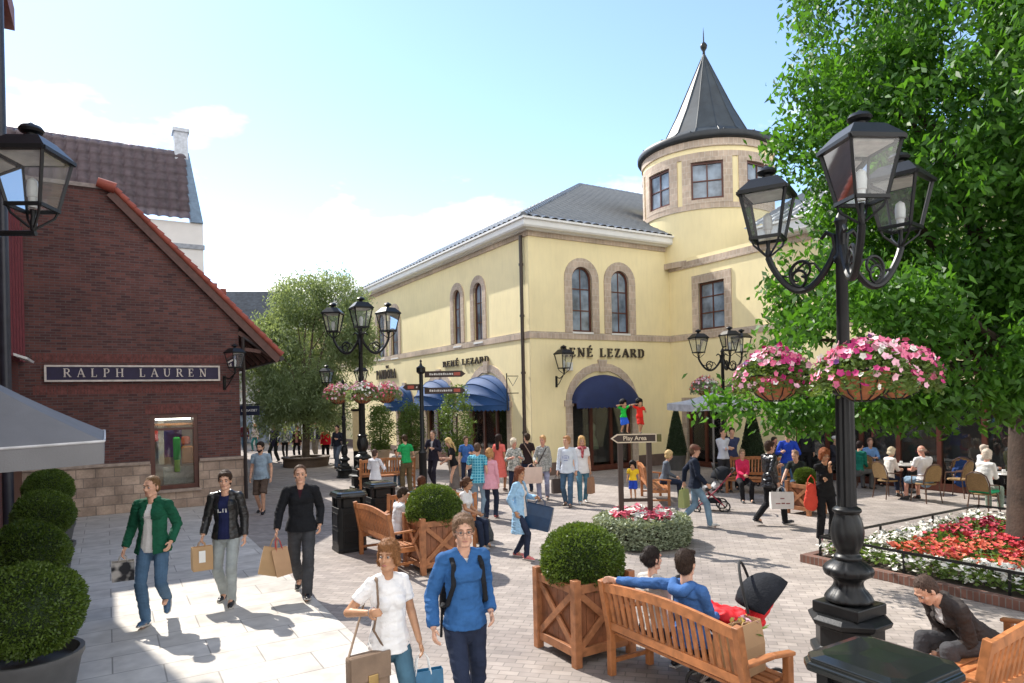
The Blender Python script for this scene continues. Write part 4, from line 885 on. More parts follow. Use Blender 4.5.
# ================================================================ BENCHES
def make_bench(label, W=1.75, group='wooden slatted benches on the square'):
    t = empty('wooden_bench', (0, 0, 0), 0, label, 'bench', group); hw = W / 2      # faces +y, back at y=0
    for s in (-1, 1):
        x = s * (hw - .035)
        m = MB(); m.bar((x, 0, 0), (x, .0, .42), .065, .07, (0, 1, 0)); m.bar((x, 0, .42), (x, -.10, .97), .0648, .0698, (0, 1, 0)); m.build('leg', WOOD, t, bevel=.006)
        MB().bar((x, .5, 0), (x, .5, .62), .065, .065, (0, 1, 0)).build('leg', WOOD, t, bevel=.006)
        m = MB(); m.bar((x, -.03, .645), (x, .3, .655), .075, .035); m.bar((x, .3, .655), (x, .56, .63), .0748, .0348); m.build('armrest', WOOD, t, bevel=.01)
        m = MB(); m.bar((x, .036, .36), (x, .466, .36), .045, .08); m.bar((x, .036, .14), (x, .466, .14), .04, .04); m.build('side_rail', WOOD, t, bevel=.004)
    m = MB()
    for k in range(6): y = .06 + k * .088; m.bb(-hw + .07, hw - .07, y - .034, y + .034, .405 - .006 * math.sin(k), .43 - .006 * math.sin(k))
    m.bb(-hw + .07, hw - .07, .482, .518, .33, .40); m.build('seat', WOOD, t, bevel=.004)
    m = MB(); n = 12; top = lambda u: .93 + .0 * u
    for i in range(n):
        a, b = -hw + .07 + (W - .14) * i / n, -hw + .07 + (W - .14) * (i + 1) / n
        za = .94 + .05 * math.sin(math.pi * i / n); zb = .94 + .05 * math.sin(math.pi * (i + 1) / n)
        ya = -.085; m.add([(a, ya - .02, za - .085), (b, ya - .02, zb - .085), (b, ya + .02, zb - .085), (a, ya + .02, za - .085), (a, ya - .02, za), (b, ya - .02, zb), (b, ya + .02, zb), (a, ya + .02, za)], [(0, 1, 5, 4), (3, 7, 6, 2), (4, 5, 6, 7), (0, 3, 2, 1)] + ([(0, 4, 7, 3)] if i == 0 else []) + ([(1, 2, 6, 5)] if i == n - 1 else []))
    m.bb(-hw + .07, hw - .07, -.03, .012, .47, .545); m.build('back_rail', WOOD, t)
    k = 19
    for i in range(k):
        u = -hw + .07 + (W - .14) * (i + .5) / k; zt = .94 + .05 * math.sin(math.pi * (i + .5) / k) - .08
        MB().bar((u, -.012, .545), (u, -.082, zt), .043, .016, (0, 1, 0)).build('back_slat', WOOD, t)
    return t
bench0 = make_bench('teak slatted bench in the foreground with a couple seated on it')
def place_bench(px, py, facing, label, first=[], along=0, mat=None):
    """facing = world angle of +y"""
    q = G(px, py); rz = facing; loc = q
    o = bench0 if not first else copy_tree(bench0, None, loc, rz, label); first.append(1)
    o.location = loc; o.rotation_euler = (0, 0, rz); o['label'] = label; return o
FR = TH - rad(90)      # +y -> RD
FL = TH                # +y -> LD
c_ = (G(603.4, 676.5) + Vector((1.89, 5.39, 0))) / 2; bf = bench0; bf.location = c_; bf.rotation_euler = (0, 0, FR); place_bench.__defaults__[0].append(1)
benchF = c_.copy()
def bench_at(loc, rz, label): return copy_tree(bench0, None, loc, rz, label)
b2 = (G(358, 554) + Vector((-1.87, 10.9, 0))) / 2; bench_at(b2, FR, 'teak bench seen from behind beside the black litter bin'); benchB = b2
p5 = Vector((3.36, 5.0, 0)) + RD * .84; bench_at(p5, FL, 'teak bench cut by the lower right corner of the picture')
b3 = G(388, 489); bench_at(b3, TH + rad(-10), 'orange toned bench between the boy in white and the man in green')
b4 = G(431, 547); bench_at(b4 + Vector((0, .25, 0)), rad(180), 'bench behind the clipped ball where the woman in a white top sits')
b5 = G(664, 503); bench_at(G(652, 506) + Vector((0, .85, 0)), rad(-95), 'teak bench by the yellow wall where the blonde woman sits')
b6 = G(752, 512); bench_at(G(762, 492), rad(150), 'teak bench behind the man in the puffer jacket'); b7 = G(806, 513)
stone_seat = empty('stone_seat', (4.12, 6.15, 0), TH, 'low stone seat under the man with the phone', 'seat'); m = MB().bb(-.3, .3, -.3, .3, 0, .42); m.build('block', PLINTH, stone_seat, bevel=.02)
# ================================================================ LAMPS
def lantern(parent, c, s=1.0, rot=0):
    """c = bottom tip; total height ~1.0"""
    c = Vector(c); R = Matrix.Rotation(rot, 3, 'Z'); hb, ht = .155 * s, .25 * s; z0, z1 = .22 * s, .74 * s
    def P(x, y, z): return c + R @ Vector((x, y, z))
    fr = MB(); cor = [(-1, -1), (1, -1), (1, 1), (-1, 1)]
    for (x, y) in cor: fr.bar(P(x * hb, y * hb, z0), P(x * ht, y * ht, z1), .028 * s, .028 * s)
    for h_, z, w_ in ((hb, z0, .03), (ht, z1, .045)):
        for i in range(4): a, b = cor[i], cor[(i + 1) % 4]; fr.bar(P(a[0] * h_ * 1.06, a[1] * h_ * 1.06, z), P(b[0] * h_ * 1.06, b[1] * h_ * 1.06, z), w_ * s, .035 * s)
    f = fr.build('lantern_frame', BLK, parent)
    for i in range(4):
        a, b = cor[i], cor[(i + 1) % 4]; k = .98
        MB().add([P(a[0] * hb * k, a[1] * hb * k, z0), P(b[0] * hb * k, b[1] * hb * k, z0), P(b[0] * ht * k, b[1] * ht * k, z1), P(a[0] * ht * k, a[1] * ht * k, z1)], [(0, 1, 2, 3)]).build('pane', CLEAR, f)
    rf = MB(); r2, r3 = .268 * s, .165 * s
    lv = [(r2, z1 + .005 * s), (r2, z1 + .03 * s), (r3, z1 + .15 * s), (r3 * .9, z1 + .165 * s), (.055 * s, z1 + .17 * s)]
    vs = [P(x * r, y * r, z) for r, z in lv for x, y in cor]; rf.add(vs, [(i * 4 + k, i * 4 + (k + 1) % 4, i * 4 + 4 + (k + 1) % 4, i * 4 + 4 + k) for i in range(len(lv) - 1) for k in range(4)] + [(0, 1, 2, 3)[::-1], tuple(len(vs) - 4 + k for k in range(4))]); rf.build('lantern_roof', BLK, f)
    MB().lathe([(.05 * s, 0), (.045 * s, .03 * s), (.055 * s, .06 * s), (.10 * s, .075 * s), (.115 * s, .10 * s), (.09 * s, .135 * s), (.045 * s, .15 * s), (.01 * s, .175 * s)], c=P(0, 0, z1 + .16 * s), n=14).build('finial', BLK, f, True)
    MB().box(P(0, 0, z1 - .02 * s), (.4 * s, .4 * s, .02 * s), rz=rot).build('reflector', plain('lamp_reflector', (.7, .66, .6), .5), f)
    bl = MB(); bl.lathe([(.035 * s, 0), (.04 * s, .1 * s), (.05 * s, .11 * s), (.055 * s, .2 * s), (.045 * s, .27 * s), (.01 * s, .3 * s)], c=P(0, 0, z0), n=12); bl.build('bulb', plain('frosted_bulb', (.65, .65, .62), .3), f, True)
    br = MB()
    for (x, y) in cor: br.tube([P(x * hb, y * hb, z0), P(x * hb * .85, y * hb * .85, z0 - .08 * s), P(x * .02, y * .02, z0 - .2 * s)], .013 * s, 5)
    br.lathe([(.012 * s, -.03 * s), (.03 * s, 0), (.035 * s, .06 * s), (.02 * s, .12 * s), (.03 * s, .2 * s)], c=P(0, 0, 0), n=10); br.build('lantern_cradle', BLK, f, True)
    return f
def scroll(mb, o, d, r, z, s, rr=.02):
    """S/C scroll work in the vertical plane of direction d"""
    pts = []
    for i in range(26):
        t = i / 25; a = -math.pi * .5 + t * math.pi * 2.1; q = r * (1 - .72 * t); pts.append(Vector(o) + d * (math.cos(a) * q) + Vector((0, 0, z + math.sin(a) * q)))
    mb.tube(pts, [rr * (1 - .5 * i / 25) for i in range(26)], 6)
def lamp_post(loc, label, angs, k=1.0, rot=0, basket_r=.72, arms=True, group='ornate black lamp posts'):
    t = empty('lamp_post', loc, 0, label, 'lamp post', group)
    fl12 = lambda i, kk: 1 - .10 * (kk % 2)
    m = MB(); m.lathe([(.40, 0), (.40, .06), (.34, .09), (.34, .30), (.40, .33), (.42, .38), (.36, .42)], n=8, ph=rad(22.5) + TH); m.bb(0, 0, 0, 0, 0, 0) if 0 else None
    m.build('plinth', BLK, t, bevel=.008)
    MB().box((0, 0, .48), (.52, .52, .12), rz=TH).build('base_block', BLK, t, bevel=.012)
    m = MB(); n = 40; lobed = lambda i, kk: 1 + .06 * math.cos(kk / n * 2 * math.pi * 10)
    m.lathe(smooth_prof([(.19, .54), (.23, .57), (.21, .62), (.15, .70), (.14, .76), (.17, .80), (.23, .84), (.235, .90), (.19, .95), (.13, .99)], 4), n=80, flute=lambda i, kk: 1 + .055 * abs(math.cos(kk / 80 * 2 * math.pi * 5)) ** .5); m.build('leaf_collar', BLK, t, True)
    m = MB(); m.lathe(smooth_prof([(.13, .98), (.14, 1.02), (.11, 1.06), (.12, 1.1), (.15, 1.18), (.16, 1.28), (.145, 1.38), (.12, 1.46), (.125, 1.49), (.14, 1.5), (.14, 1.53), (.10, 1.56)], 4), n=80, flute=lambda i, kk: 1 + (.05 * abs(math.sin(kk / 80 * 2 * math.pi * 4 + i * .12)) if 12 < i < 30 else 0)); m.build('vase', BLK, t, True)
    m = MB(); m.lathe([(.098, 1.55), (.092, 2.75)], n=24, flute=fl12); m.build('fluted_shaft', BLK, t)
    m = MB(); m.lathe([(.09, 2.74), (.12, 2.77), (.12, 2.81), (.09, 2.84), (.11, 2.88), (.11, 2.91), (.075, 2.96), (.068, 3.0)], n=20); m.lathe([(.066, 3.0), (.058, 4.15), (.08, 4.18), (.08, 4.22), (.055, 4.26), (.05, 4.55), (.07, 4.6), (.05, 4.65), (.005, 4.72)], n=16); m.build('upper_shaft', BLK, t, True)
    for a in angs:
        d = Vector((math.cos(a), math.sin(a), 0)); R_ = .86; m = MB(); pts = []
        for i in range(22):
            u = i / 21; pts.append(d * (.06 + (R_ - .06) * u) + Vector((0, 0, 4.32 - .42 * math.sin(min(1, u * 1.0) * math.pi) ** .8 + .04 * u)))
        m.tube(pts, .037, 8); m.tube([pts[0], pts[0] + d * .02 + Vector((0, 0, .14)), pts[0] + d * .1 + Vector((0, 0, .19)), pts[0] + d * .16 + Vector((0, 0, .13))], [.03, .028, .024, .02], 7)
        scroll(m, d * .44, d, .18, 4.13, 1, .024); scroll(m, d * .50, -d, .12, 4.07, 1, .019)
        m.tube([d * .2 + Vector((0, 0, 4.05)), d * .3 + Vector((0, 0, 4.2)), d * .42 + Vector((0, 0, 4.22)), d * .6 + Vector((0, 0, 4.1)), d * .72 + Vector((0, 0, 4.12))], .014, 6)
        arm = m.build('arm', BLK, t, True)
        lantern(t, d * R_ + Vector((0, 0, 4.36)), 1.0, a + rot)
    t.scale = (k,) * 3
    return t
L1 = G(850, 652); A3 = [rad(127), rad(256), rad(20)]; lamp_post(L1, 'large ornate black lamp post in the right foreground with three lanterns', A3, 1.0, rad(20))
L2 = G(363.5, 488); lamp_post(L2, 'ornate lamp post beside the left litter bins with three lanterns', [rad(165), rad(285), rad(30)], 1.1, rad(15))
L3 = G(725, 478); lamp_post(L3, 'lamp post by the cafe terrace in front of the turret wall', [rad(180), rad(270), rad(20)], .90, rad(15))
L4 = G(345, 477.5); lamp_post(L4, 'smaller lamp post seen against the loose green street tree', [rad(165), rad(20)], .76, rad(10))
# lantern on arm at left edge
lpx = AT(36, 240, 6.0); px_ = Vector((lpx.x - 1.05, lpx.y - .1, 0)); t = empty('lamp_post', px_, 0, 'single lantern hanging into the upper left corner on a horizontal arm', 'lamp post')
MB().lathe([(.2, 0), (.2, .2), (.09, .3), (.06, 4.9), (.0, 5.0)], n=16).build('shaft', BLK, t, True)
ax = Vector((1.05, .1, 0)); zb = lpx.z; m = MB().tube([Vector((0, 0, zb + .06)), ax + Vector((0, 0, zb + .06))], .026, 8); scroll(m, (.62, .06, 0), Vector((1, .1, 0)).normalized(), .14, zb - .1, 1, .016); m.tube([(.05, 0, zb - .35), (.35, .03, zb - .2), (.75, .07, zb + .04)], .018, 6); m.build('arm', BLK, t, True)
lantern(t, ax + Vector((-.02, 0, zb + .09)), .88, rad(4))
def wall_lantern(O, nrm, z, s, label):
    t = empty('wall_lantern', O, math.atan2(nrm.y, nrm.x), label, 'lantern', 'lanterns on wall brackets')
    m = MB(); m.bb(0, .03, -.04, .04, z - .45, z - .05); m.tube([(.02, 0, z - .1), (.25, 0, z - .14), (.5, 0, z)], .018, 6); m.tube([(.02, 0, z - .42), (.2, 0, z - .3), (.42, 0, z - .06)], .015, 6); m.build('bracket', BLK, t)
    lantern(t, (.5, 0, z), s, rad(0)); return t
q = onplane(556, 372, C, LD); wall_lantern(Vector((q.x, q.y, 0)), -LD, AT(566, 374, q.y - .5).z, .95, 'wall lantern on the yellow front facade covering the first letter of the sign')
q = onplane(224, 374, D, LD); wall_lantern(Vector((q.x, q.y, 0)) , (-LD + RD * .5).normalized(), q.z, .76, 'wall lantern on the right end of the dark red brick gable')
# ================================================================ HANGING BASKETS
PET = {}
for nm, c in (('pale_pink', (.75, .42, .50)), ('pink', (.70, .16, .28)), ('magenta', (.42, .015, .14)), ('purple', (.12, .02, .16)), ('white_petal', (.78, .76, .70)), ('red_petal', (.52, .04, .06)), ('coral_petal', (.70, .15, .09)), ('crimson_petal', (.34, .015, .05)), ('rose_petal', (.65, .1, .16))):
    PET[nm] = plain('petal_' + nm, c, .6, .25, 25)
def flowers(name, P, N, r, mat, parent, rs=np.random, k=5):
    """cupped five-petal rosettes"""
    n = len(P); N = N / (np.linalg.norm(N, axis=1, keepdims=True) + 1e-9); t = np.cross(N, rs.normal(0, 1, (n, 3))); t /= np.linalg.norm(t, axis=1, keepdims=True) + 1e-9; b = np.cross(N, t)
    R = r * rs.uniform(.75, 1.2, n)[:, None]; V = [P - N * R * .25]; m = 2 * k
    for i in range(m):
        a = 2 * math.pi * i / m; q = 1.0 if i % 2 else .72
        V.append(P + (t * math.cos(a) + b * math.sin(a)) * R * q + N * R * (.12 if i % 2 else .0))
    V = np.stack(V, 1).reshape(-1, 3); base = (np.arange(n) * (m + 1))[:, None]
    F_ = np.concatenate([np.concatenate([base, base + 1 + i, base + 1 + (i + 1) % m], 1) for i in range(m)], 0)
    return np_mesh(name, V, F_, mat, parent)
def basket(loc, z, label, seed, s=1.0, cols=('pale_pink', 'pink', 'magenta', 'purple', 'white_petal'), wts=(.52, .16, .15, .05, .12), post=None, dense=1.0, leafm=None):
    t = empty('flower_basket', (loc[0], loc[1], z), 0, label, 'flower basket', 'hanging baskets of pink petunias'); t.scale = (s,) * 3
    TC_ = plain('coir_basket', (.42, .16, .07), .85, .25, 9, .4); n = 24
    MB().lathe([(.10, -.28), (.2, -.22), (.27, -.1), (.3, 0), (.285, 0), (.25, -.09), (.1, -.2)], n=n).build('bowl', TC_, t, True)
    m = MB(); m.tube([(.305 * math.cos(i / 24 * 2 * math.pi), .305 * math.sin(i / 24 * 2 * math.pi), 0) for i in range(25)], .012, 6)
    for i in range(12):
        a = i / 12 * 2 * math.pi; m.tube([(r * math.cos(a), r * math.sin(a), zz) for r, zz in ((.305, 0), (.28, -.1), (.21, -.22), (.1, -.29), (.02, -.295))], .007, 5)
    m.build('wire_cage', BLK, t)
    if post is not None:
        d = Vector((post[0] - loc[0], post[1] - loc[1], 0)) / s; u = d.normalized(); MB().tube([u * .3, d], .016, 6).build('bracket', BLK, t)
    rs = np.random.RandomState(seed); n = int(2300 * dense); a = rs.uniform(0, 6.28, n); q = rs.uniform(0, 1, n) ** .5
    h_ = np.array([.20 + .13 * noise.noise(Vector((math.cos(x) * 1.3, math.sin(x) * 1.3, seed))) for x in a])
    P = np.stack([q * .46 * np.cos(a), q * .46 * np.sin(a), h_ * (1 - q ** 2) * rs.uniform(.4, 1.2, n) + rs.normal(0, .03, n) - .22 * rs.uniform(0, 1, n) * (q > .8)], 1)
    leaves('foliage', P, .07, .028, leafm or SHR, t, .3, rs)
    nf = int(230 * dense); a = rs.uniform(0, 6.28, nf); q = rs.uniform(0, 1, nf) ** .6
    h_ = np.array([.26 + .13 * noise.noise(Vector((math.cos(x) * 1.3, math.sin(x) * 1.3, seed))) for x in a])
    P = np.stack([q * .48 * np.cos(a), q * .48 * np.sin(a), h_ * (1 - q ** 2.2) * rs.uniform(.75, 1.15, nf) + .03 - .2 * rs.uniform(0, 1, nf) * (q > .85)], 1)
    N = np.stack([q * np.cos(a), q * np.sin(a), .8 - q * .6], 1) + rs.normal(0, .35, (nf, 3)); ci = rs.choice(len(cols), nf, p=wts)
    # clump colours by angle
    ci = np.where(rs.uniform(0, 1, nf) < .45, ci, ((a / 6.28 * 7 + seed).astype(int)) % min(3, len(cols)))
    for i, c in enumerate(cols):
        if (ci == i).sum(): o = flowers('petunias', P[ci == i], N[ci == i], .038, PET[c], t, rs); 
        if (ci == i).sum() > 0: o['kind'] = 'stuff'
    return t
for i, a in enumerate(A3):
    l = L1 + Vector((math.cos(a + (.12 if i == 0 else 0)), math.sin(a), 0)) * .74; basket(l, 2.98, ['flower basket at the left of the foreground lamp post, half magenta flowers', 'flower basket on the near side of the foreground lamp post', 'flower basket at the right of the foreground lamp post'][i], 21 + i, 1.0, post=L1, dense=1.25)
for i, a in enumerate((rad(165), rad(285), rad(30))):
    l = L2 + Vector((math.cos(a), math.sin(a), 0)) * .82; basket(l, 3.02, ['flower basket left of the pole of the lamp post by the left bins', 'flower basket nearest the camera on the lamp post by the left bins', 'flower basket right of the pole of the lamp post by the left bins'][i], 31 + i, 1.12, cols=('pale_pink', 'white_petal', 'rose_petal'), wts=(.5, .3, .2), post=L2, leafm=LEAFW)
for i, a in enumerate((rad(185), rad(330))):
    l = L3 + Vector((math.cos(a), math.sin(a), 0)) * .6; basket(l, 3.0, ['left pale flower basket on the lamp post by the cafe terrace', 'right pale flower basket on the lamp post by the cafe terrace'][i], 41 + i, 1.05, cols=('pale_pink', 'white_petal', 'coral_petal'), wts=(.5, .35, .15), post=L3, leafm=SILV)
# ================================================================ FLOWER BEDS
fbO = G(800, 562); fb1 = empty('flower_bed', fbO, TH, 'large bed of white and red flowers with brick kerb and low rail under the tree', 'flower bed')
FW_, FD_ = 5.5, 7.5      # along R, along -L
KB = brickmat('kerb_brick', (.22, .10, .07), (.16, .075, .055), (.2, .17, .15), .075, .3, .008)
m = MB(); k = .14
m.bb(0, k, -FD_, 0, 0, .13); m.bb(k, FW_, -k, 0, 0, .13); m.bb(FW_ - k, FW_, -FD_, -k, 0, .13); m.build('kerb', KB, fb1, bevel=.008)
MB().bb(k, FW_ - k, -FD_, -k, 0, .11).build('soil', plain('soil', (.05, .035, .025), .95), fb1)
m = MB(); z_ = .42; o_ = .22
m.bar((o_, -o_, z_), (FW_ - o_, -o_, z_), .022, .04); m.bar((o_, -o_, z_), (o_, -FD_, z_), .022, .04); m.bar((FW_ - o_, -o_, z_), (FW_ - o_, -FD_, z_), .022, .04); m.build('low_rail', BLK, fb1)
for i in range(4): MB().bb(o_ + i * (FW_ - 2 * o_) / 3 - .015, o_ + i * (FW_ - 2 * o_) / 3 + .015, -o_ - .015, -o_ + .015, .1, z_ - .02).build('rail_post', BLK, fb1)
for i in range(1, 6): MB().bb(o_ - .015, o_ + .015, -o_ - i * 1.35 - .015, -o_ - i * 1.35 + .015, .1, z_ - .02).build('rail_post', BLK, fb1)
rs = np.random.RandomState(5)
def spread(n, x0, x1, y0, y1, z0=.28, amp=.06): P = np.stack([rs.uniform(x0, x1, n), rs.uniform(y0, y1, n), rs.uniform(z0 - amp, z0 + amp, n)], 1); return P
lf_ = spread(26000, .2, FW_ - .2, -FD_ + .1, -.2, .22, .07); o = leaves('foliage', lf_, .075, .045, SHR, fb1, -.1, rs); o['kind'] = 'stuff'
P = spread(11500, .15, FW_ - .2, -FD_ + .1, -.15, .31, .06); e = np.minimum(np.minimum(P[:, 0], FW_ - P[:, 0]), -P[:, 1]); ns = np.array([noise.noise(Vector((p[0] * .9, p[1] * .9, 0))) for p in P])
P[:, 2] = np.where(e < .55, rs.uniform(.15, .37, len(P)), P[:, 2]); den = np.array([noise.noise(Vector((p[0] * 3.2, p[1] * 3.2, 5))) for p in P]); P, e, ns, den = [q[den > -.10] for q in (P, e, ns, den)]
white = (e + ns * .4) < .78; cr_ = (P[:, 0] - .4 * P[:, 1] + ns * 1.5 + rs.normal(0, .5, len(P)))
for nm, msk in (('white_petal', white), ('coral_petal', ~white & (cr_ < 2.7)), ('red_petal', ~white & (cr_ >= 2.7) & (cr_ < 4.2)), ('crimson_petal', ~white & (cr_ >= 4.2))):
    q = P[msk]; o = flowers('blossoms', q, np.tile([0, 0, 1.0], (len(q), 1)) + rs.normal(0, .4, (len(q), 3)), .043, PET[nm], fb1, rs); o['kind'] = 'stuff'
rb0 = AT(642, 540, 12.85); rb_ = empty('round_flower_bed', (rb0.x, rb0.y, 0), 0, 'round bed of silver leaves and pink flowers around the arrow sign posts', 'flower bed')
MB().lathe([(.72, 0), (.78, .25), (.7, .40), (.1, .43)], n=28).build('soil', plain('soil', (.05, .035, .025), .95), rb_)
n = 14000; a = rs.uniform(0, 6.28, n); z = rs.uniform(.03, .5, n); rr = .82 + .06 * np.sin(z * 6) + rs.normal(0, .03, n); top = rs.uniform(0, 1, n) < .45; rr = np.where(top, .84 * rs.uniform(0, 1, n) ** .5, rr); z = np.where(top, .47 + rs.normal(0, .03, n), z)
o = leaves('silver_hedge', np.stack([rr * np.cos(a), rr * np.sin(a), z], 1), .075, .03, SILV, rb_, -.2, rs); o['kind'] = 'stuff'
n = 330; a = rs.uniform(0, 6.28, n); rr = .62 * rs.uniform(0, 1, n) ** .5; P = np.stack([rr * np.cos(a), rr * np.sin(a), .56 + rs.normal(0, .04, n)], 1); N = np.tile([0, -.2, 1.0], (n, 1)) + rs.normal(0, .4, (n, 3)); c_i = (np.sin(a * 4) + rs.normal(0, .5, n)) > -.2
for nm, mk in (('rose_petal', c_i), ('white_petal', ~c_i)): o = flowers('blossoms', P[mk], N[mk], .055, PET[nm], rb_, rs); o['kind'] = 'stuff'
# ================================================================ BINS
def bin_(loc, label, s=.58, h=1.12):
    t = empty('litter_bin', loc, TH, label, 'litter bin', 'black cast iron litter bins'); hs = s / 2
    m = MB(); m.sqlathe([(hs * .98, .0), (hs * .98, .06), (hs * .93, .08), (hs * .93, h - .32), (hs * .96, h - .30)]); m.build('body', BLK, t, bevel=.01)
    m = MB()
    for i in range(4):
        a = rad(90 * i); d = Vector((math.cos(a), math.sin(a), 0)); p = Vector((-d.y, d.x, 0)); R_ = hs * .93 + .005
        for z0, z1 in ((.16, .40), (.46, h - .4)):
            w_ = hs * .62
            for (aa, bb2, cc, dd) in ((-w_, w_, z0, z0 + .015), (-w_, w_, z1 - .015, z1), (-w_, -w_ + .015, z0 + .016, z1 - .016), (w_ - .015, w_, z0 + .016, z1 - .016)):
                m.bar(d * R_ + p * (aa + bb2) / 2 + Vector((0, 0, cc)), d * R_ + p * (aa + bb2) / 2 + Vector((0, 0, dd)), abs(bb2 - aa), .012, up=tuple(d))
    m.build('panel_moulding', BLK, t)
    m = MB(); m.sqlathe([(hs * .95, h - .13), (hs * 1.06, h - .11), (hs * 1.06, h - .07), (hs * 1.0, h - .055), (hs * 1.0, h - .03), (hs * .8, h - .01), (hs * .3, h)]); m.build('lid', plain('gloss_lid', (.015, .018, .018), .12, .2, 5), t, bevel=.008)
    m = MB()
    for x in (-1, 1):
        for y in (-1, 1): MB().bb(x * hs * .9, x * (hs * .9 - .05), y * hs * .62 - .04, y * hs * .62 + .04, h - .31, h - .12).build('lid_post', BLK, t)
    MB().sqlathe([(hs * .7, h - .3), (hs * .7, h - .14)]).build('inner_liner', plain('liner', (.005, .005, .005), .6), t)
    return t
bin_(G(347, 552) + Vector((0, .2, 0)), 'black litter bin beside the bench seen from behind', .56, 1.12); bin_(G(371, 545) + Vector((.02, .9, 0)), 'black litter bin partly hidden behind its twin bin', .56, 1.12)
bl_ = Vector((2.36, 4.50, 0)); bin_(bl_ + Vector((.02, -.05, 0)), 'large black litter bin with glossy lid at the bottom edge of the picture', .70, 1.06)
# ================================================================ FINGER POST, TOTEM, PLAY SIGN
fp = G(423.5, 490); t = empty('finger_post', fp, 0, 'tall black finger post with three dark direction arms in the crowd', 'signpost'); k = 28 * 1.0
zz = lambda py: AT(423, py, fp.y).z
MB().lathe([(.22, 0), (.22, .1), (.12, .2), (.12, 1.1), (.14, 1.15), (.07, 1.25), (.06, zz(372))], n=16).build('post', BLK, t, True); MB().lathe([(.07, 0), (.14, .06), (.14, .2), (.05, .26), (.02, .36), (.04, .4), (.005, .45)], c=(0, 0, zz(374)), n=16).build('finial', BLK, t, True)
SIGNB = plain('sign_brown', (.035, .018, .012), .4, .1); CRM = plain('sign_cream', (.62, .52, .38), .5, .05); LT = plain('sign_light', (.6, .58, .55), .5)
W1 = G(423.5, 490).y
for (x0, x1, y) in ((424, 465.5, 374.5), (402.5, 423, 387), (424, 465.5, 391)):
    a, b = AT(x0, y, W1).x - fp.x, AT(x1, y, W1).x - fp.x; z = zz(y); s_ = 1 if x0 > 423 else -1
    L_, R_ = (a + .02, b) if s_ > 0 else (b - .02, a); h = .095
    poly = [(L_, z - h), (R_ - s_ * .12, z - h), (R_, z), (R_ - s_ * .12, z + h), (L_, z + h)]
    m = MB().prism(poly, lambda u, z, d: (u, -d, z), -.02, .02); ar = m.build('direction_arm', SIGNB, t)
    m = MB(); xx = L_ + s_ * .15
    rr_ = random.Random(int(y))
    while s_ * (R_ - xx) > .42: w_ = rr_.uniform(.03, .06); m.prism([(xx, z - .03), (xx + s_ * w_, z - .03), (xx + s_ * w_, z + rr_.uniform(.0, .045)), (xx, z + .03)], lambda u, z, d: (u, -d, z), .02, .024); xx += s_ * (w_ + .02)
    m.build('lettering', LT, ar); MB().prism([(R_ - s_ * .36, z - .05), (R_ - s_ * .16, z - .05), (R_ - s_ * .16, z + .05), (R_ - s_ * .36, z + .05)], lambda u, z, d: (u, -d, z), .02, .025).build('pictogram', plain('picto_red', (.4, .08, .05), .5), ar)
tp = G(358.5, 476); t = empty('information_totem', tp, rad(-20), 'cream information panel on a dark foot behind the left lamp post', 'sign'); h1 = AT(358, 411, tp.y).z; h0 = AT(358, 451, tp.y).z
MB().bb(-.13, .13, -.1, .1, 0, h0).build('foot', BLK, t); MB().bb(-.16, .16, -.09, .09, h0, h1).build('panel', plain('totem_cream', (.72, .58, .32), .5, .08), t, bevel=.02); MB().bb(-.19, .19, -.11, .11, h1, h1 + .08).build('cap', BLK, t)
# play area sign
ps = empty('direction_sign', (rb0.x, rb0.y, 0), 0, 'brown arrow sign on two posts standing in the round flower bed', 'sign'); Yp = rb0.y
X = lambda px, py=480: AT(px, py, Yp).x - rb0.x; Z = lambda py, px=635: AT(px, py, Yp).z
for px in (620.8, 649.6): MB().bb(X(px) - .045, X(px) + .045, -.045, .045, 0, Z(442, px)).build('post', SIGNB, ps)
MB().bb(X(620.8) + .045, X(649.6) - .045, -.03, .03, Z(500) - .03, Z(500) + .03).build('crossbar', SIGNB, ps)
x0, x1, z0, z1 = X(611), X(656.5), Z(442.5), Z(433.5); zm = (z0 + z1) / 2; ty = lambda u, z, d: (u, -d, z)
po = [(x0, zm), (x0 + .12, z1), (x1, z1), (x1, z0), (x0 + .12, z0)]; pi_ = [(x0 + .035, zm), (x0 + .13, z1 - .022), (x1 - .022, z1 - .022), (x1 - .022, z0 + .022), (x0 + .13, z0 + .022)]
brd = MB().prism(po, ty, .05, .09).build('arrow_board', SIGNB, ps); MB().ring(po, pi_, ty, .085, .098).build('border', CRM, brd); MB().bb(x1, x1 + .1, -.05, .05, z0 + .01, z1 - .02).build('back_board', plain('olive_board', (.1, .09, .02), .5), brd)
textmesh('Play Area', .115, CRM, brd, Matrix.Translation(((x0 + x1) / 2 + .02, -.094, zm)) @ Matrix.Rotation(rad(90), 4, 'X'), 'lettering', .002, offset=.002)
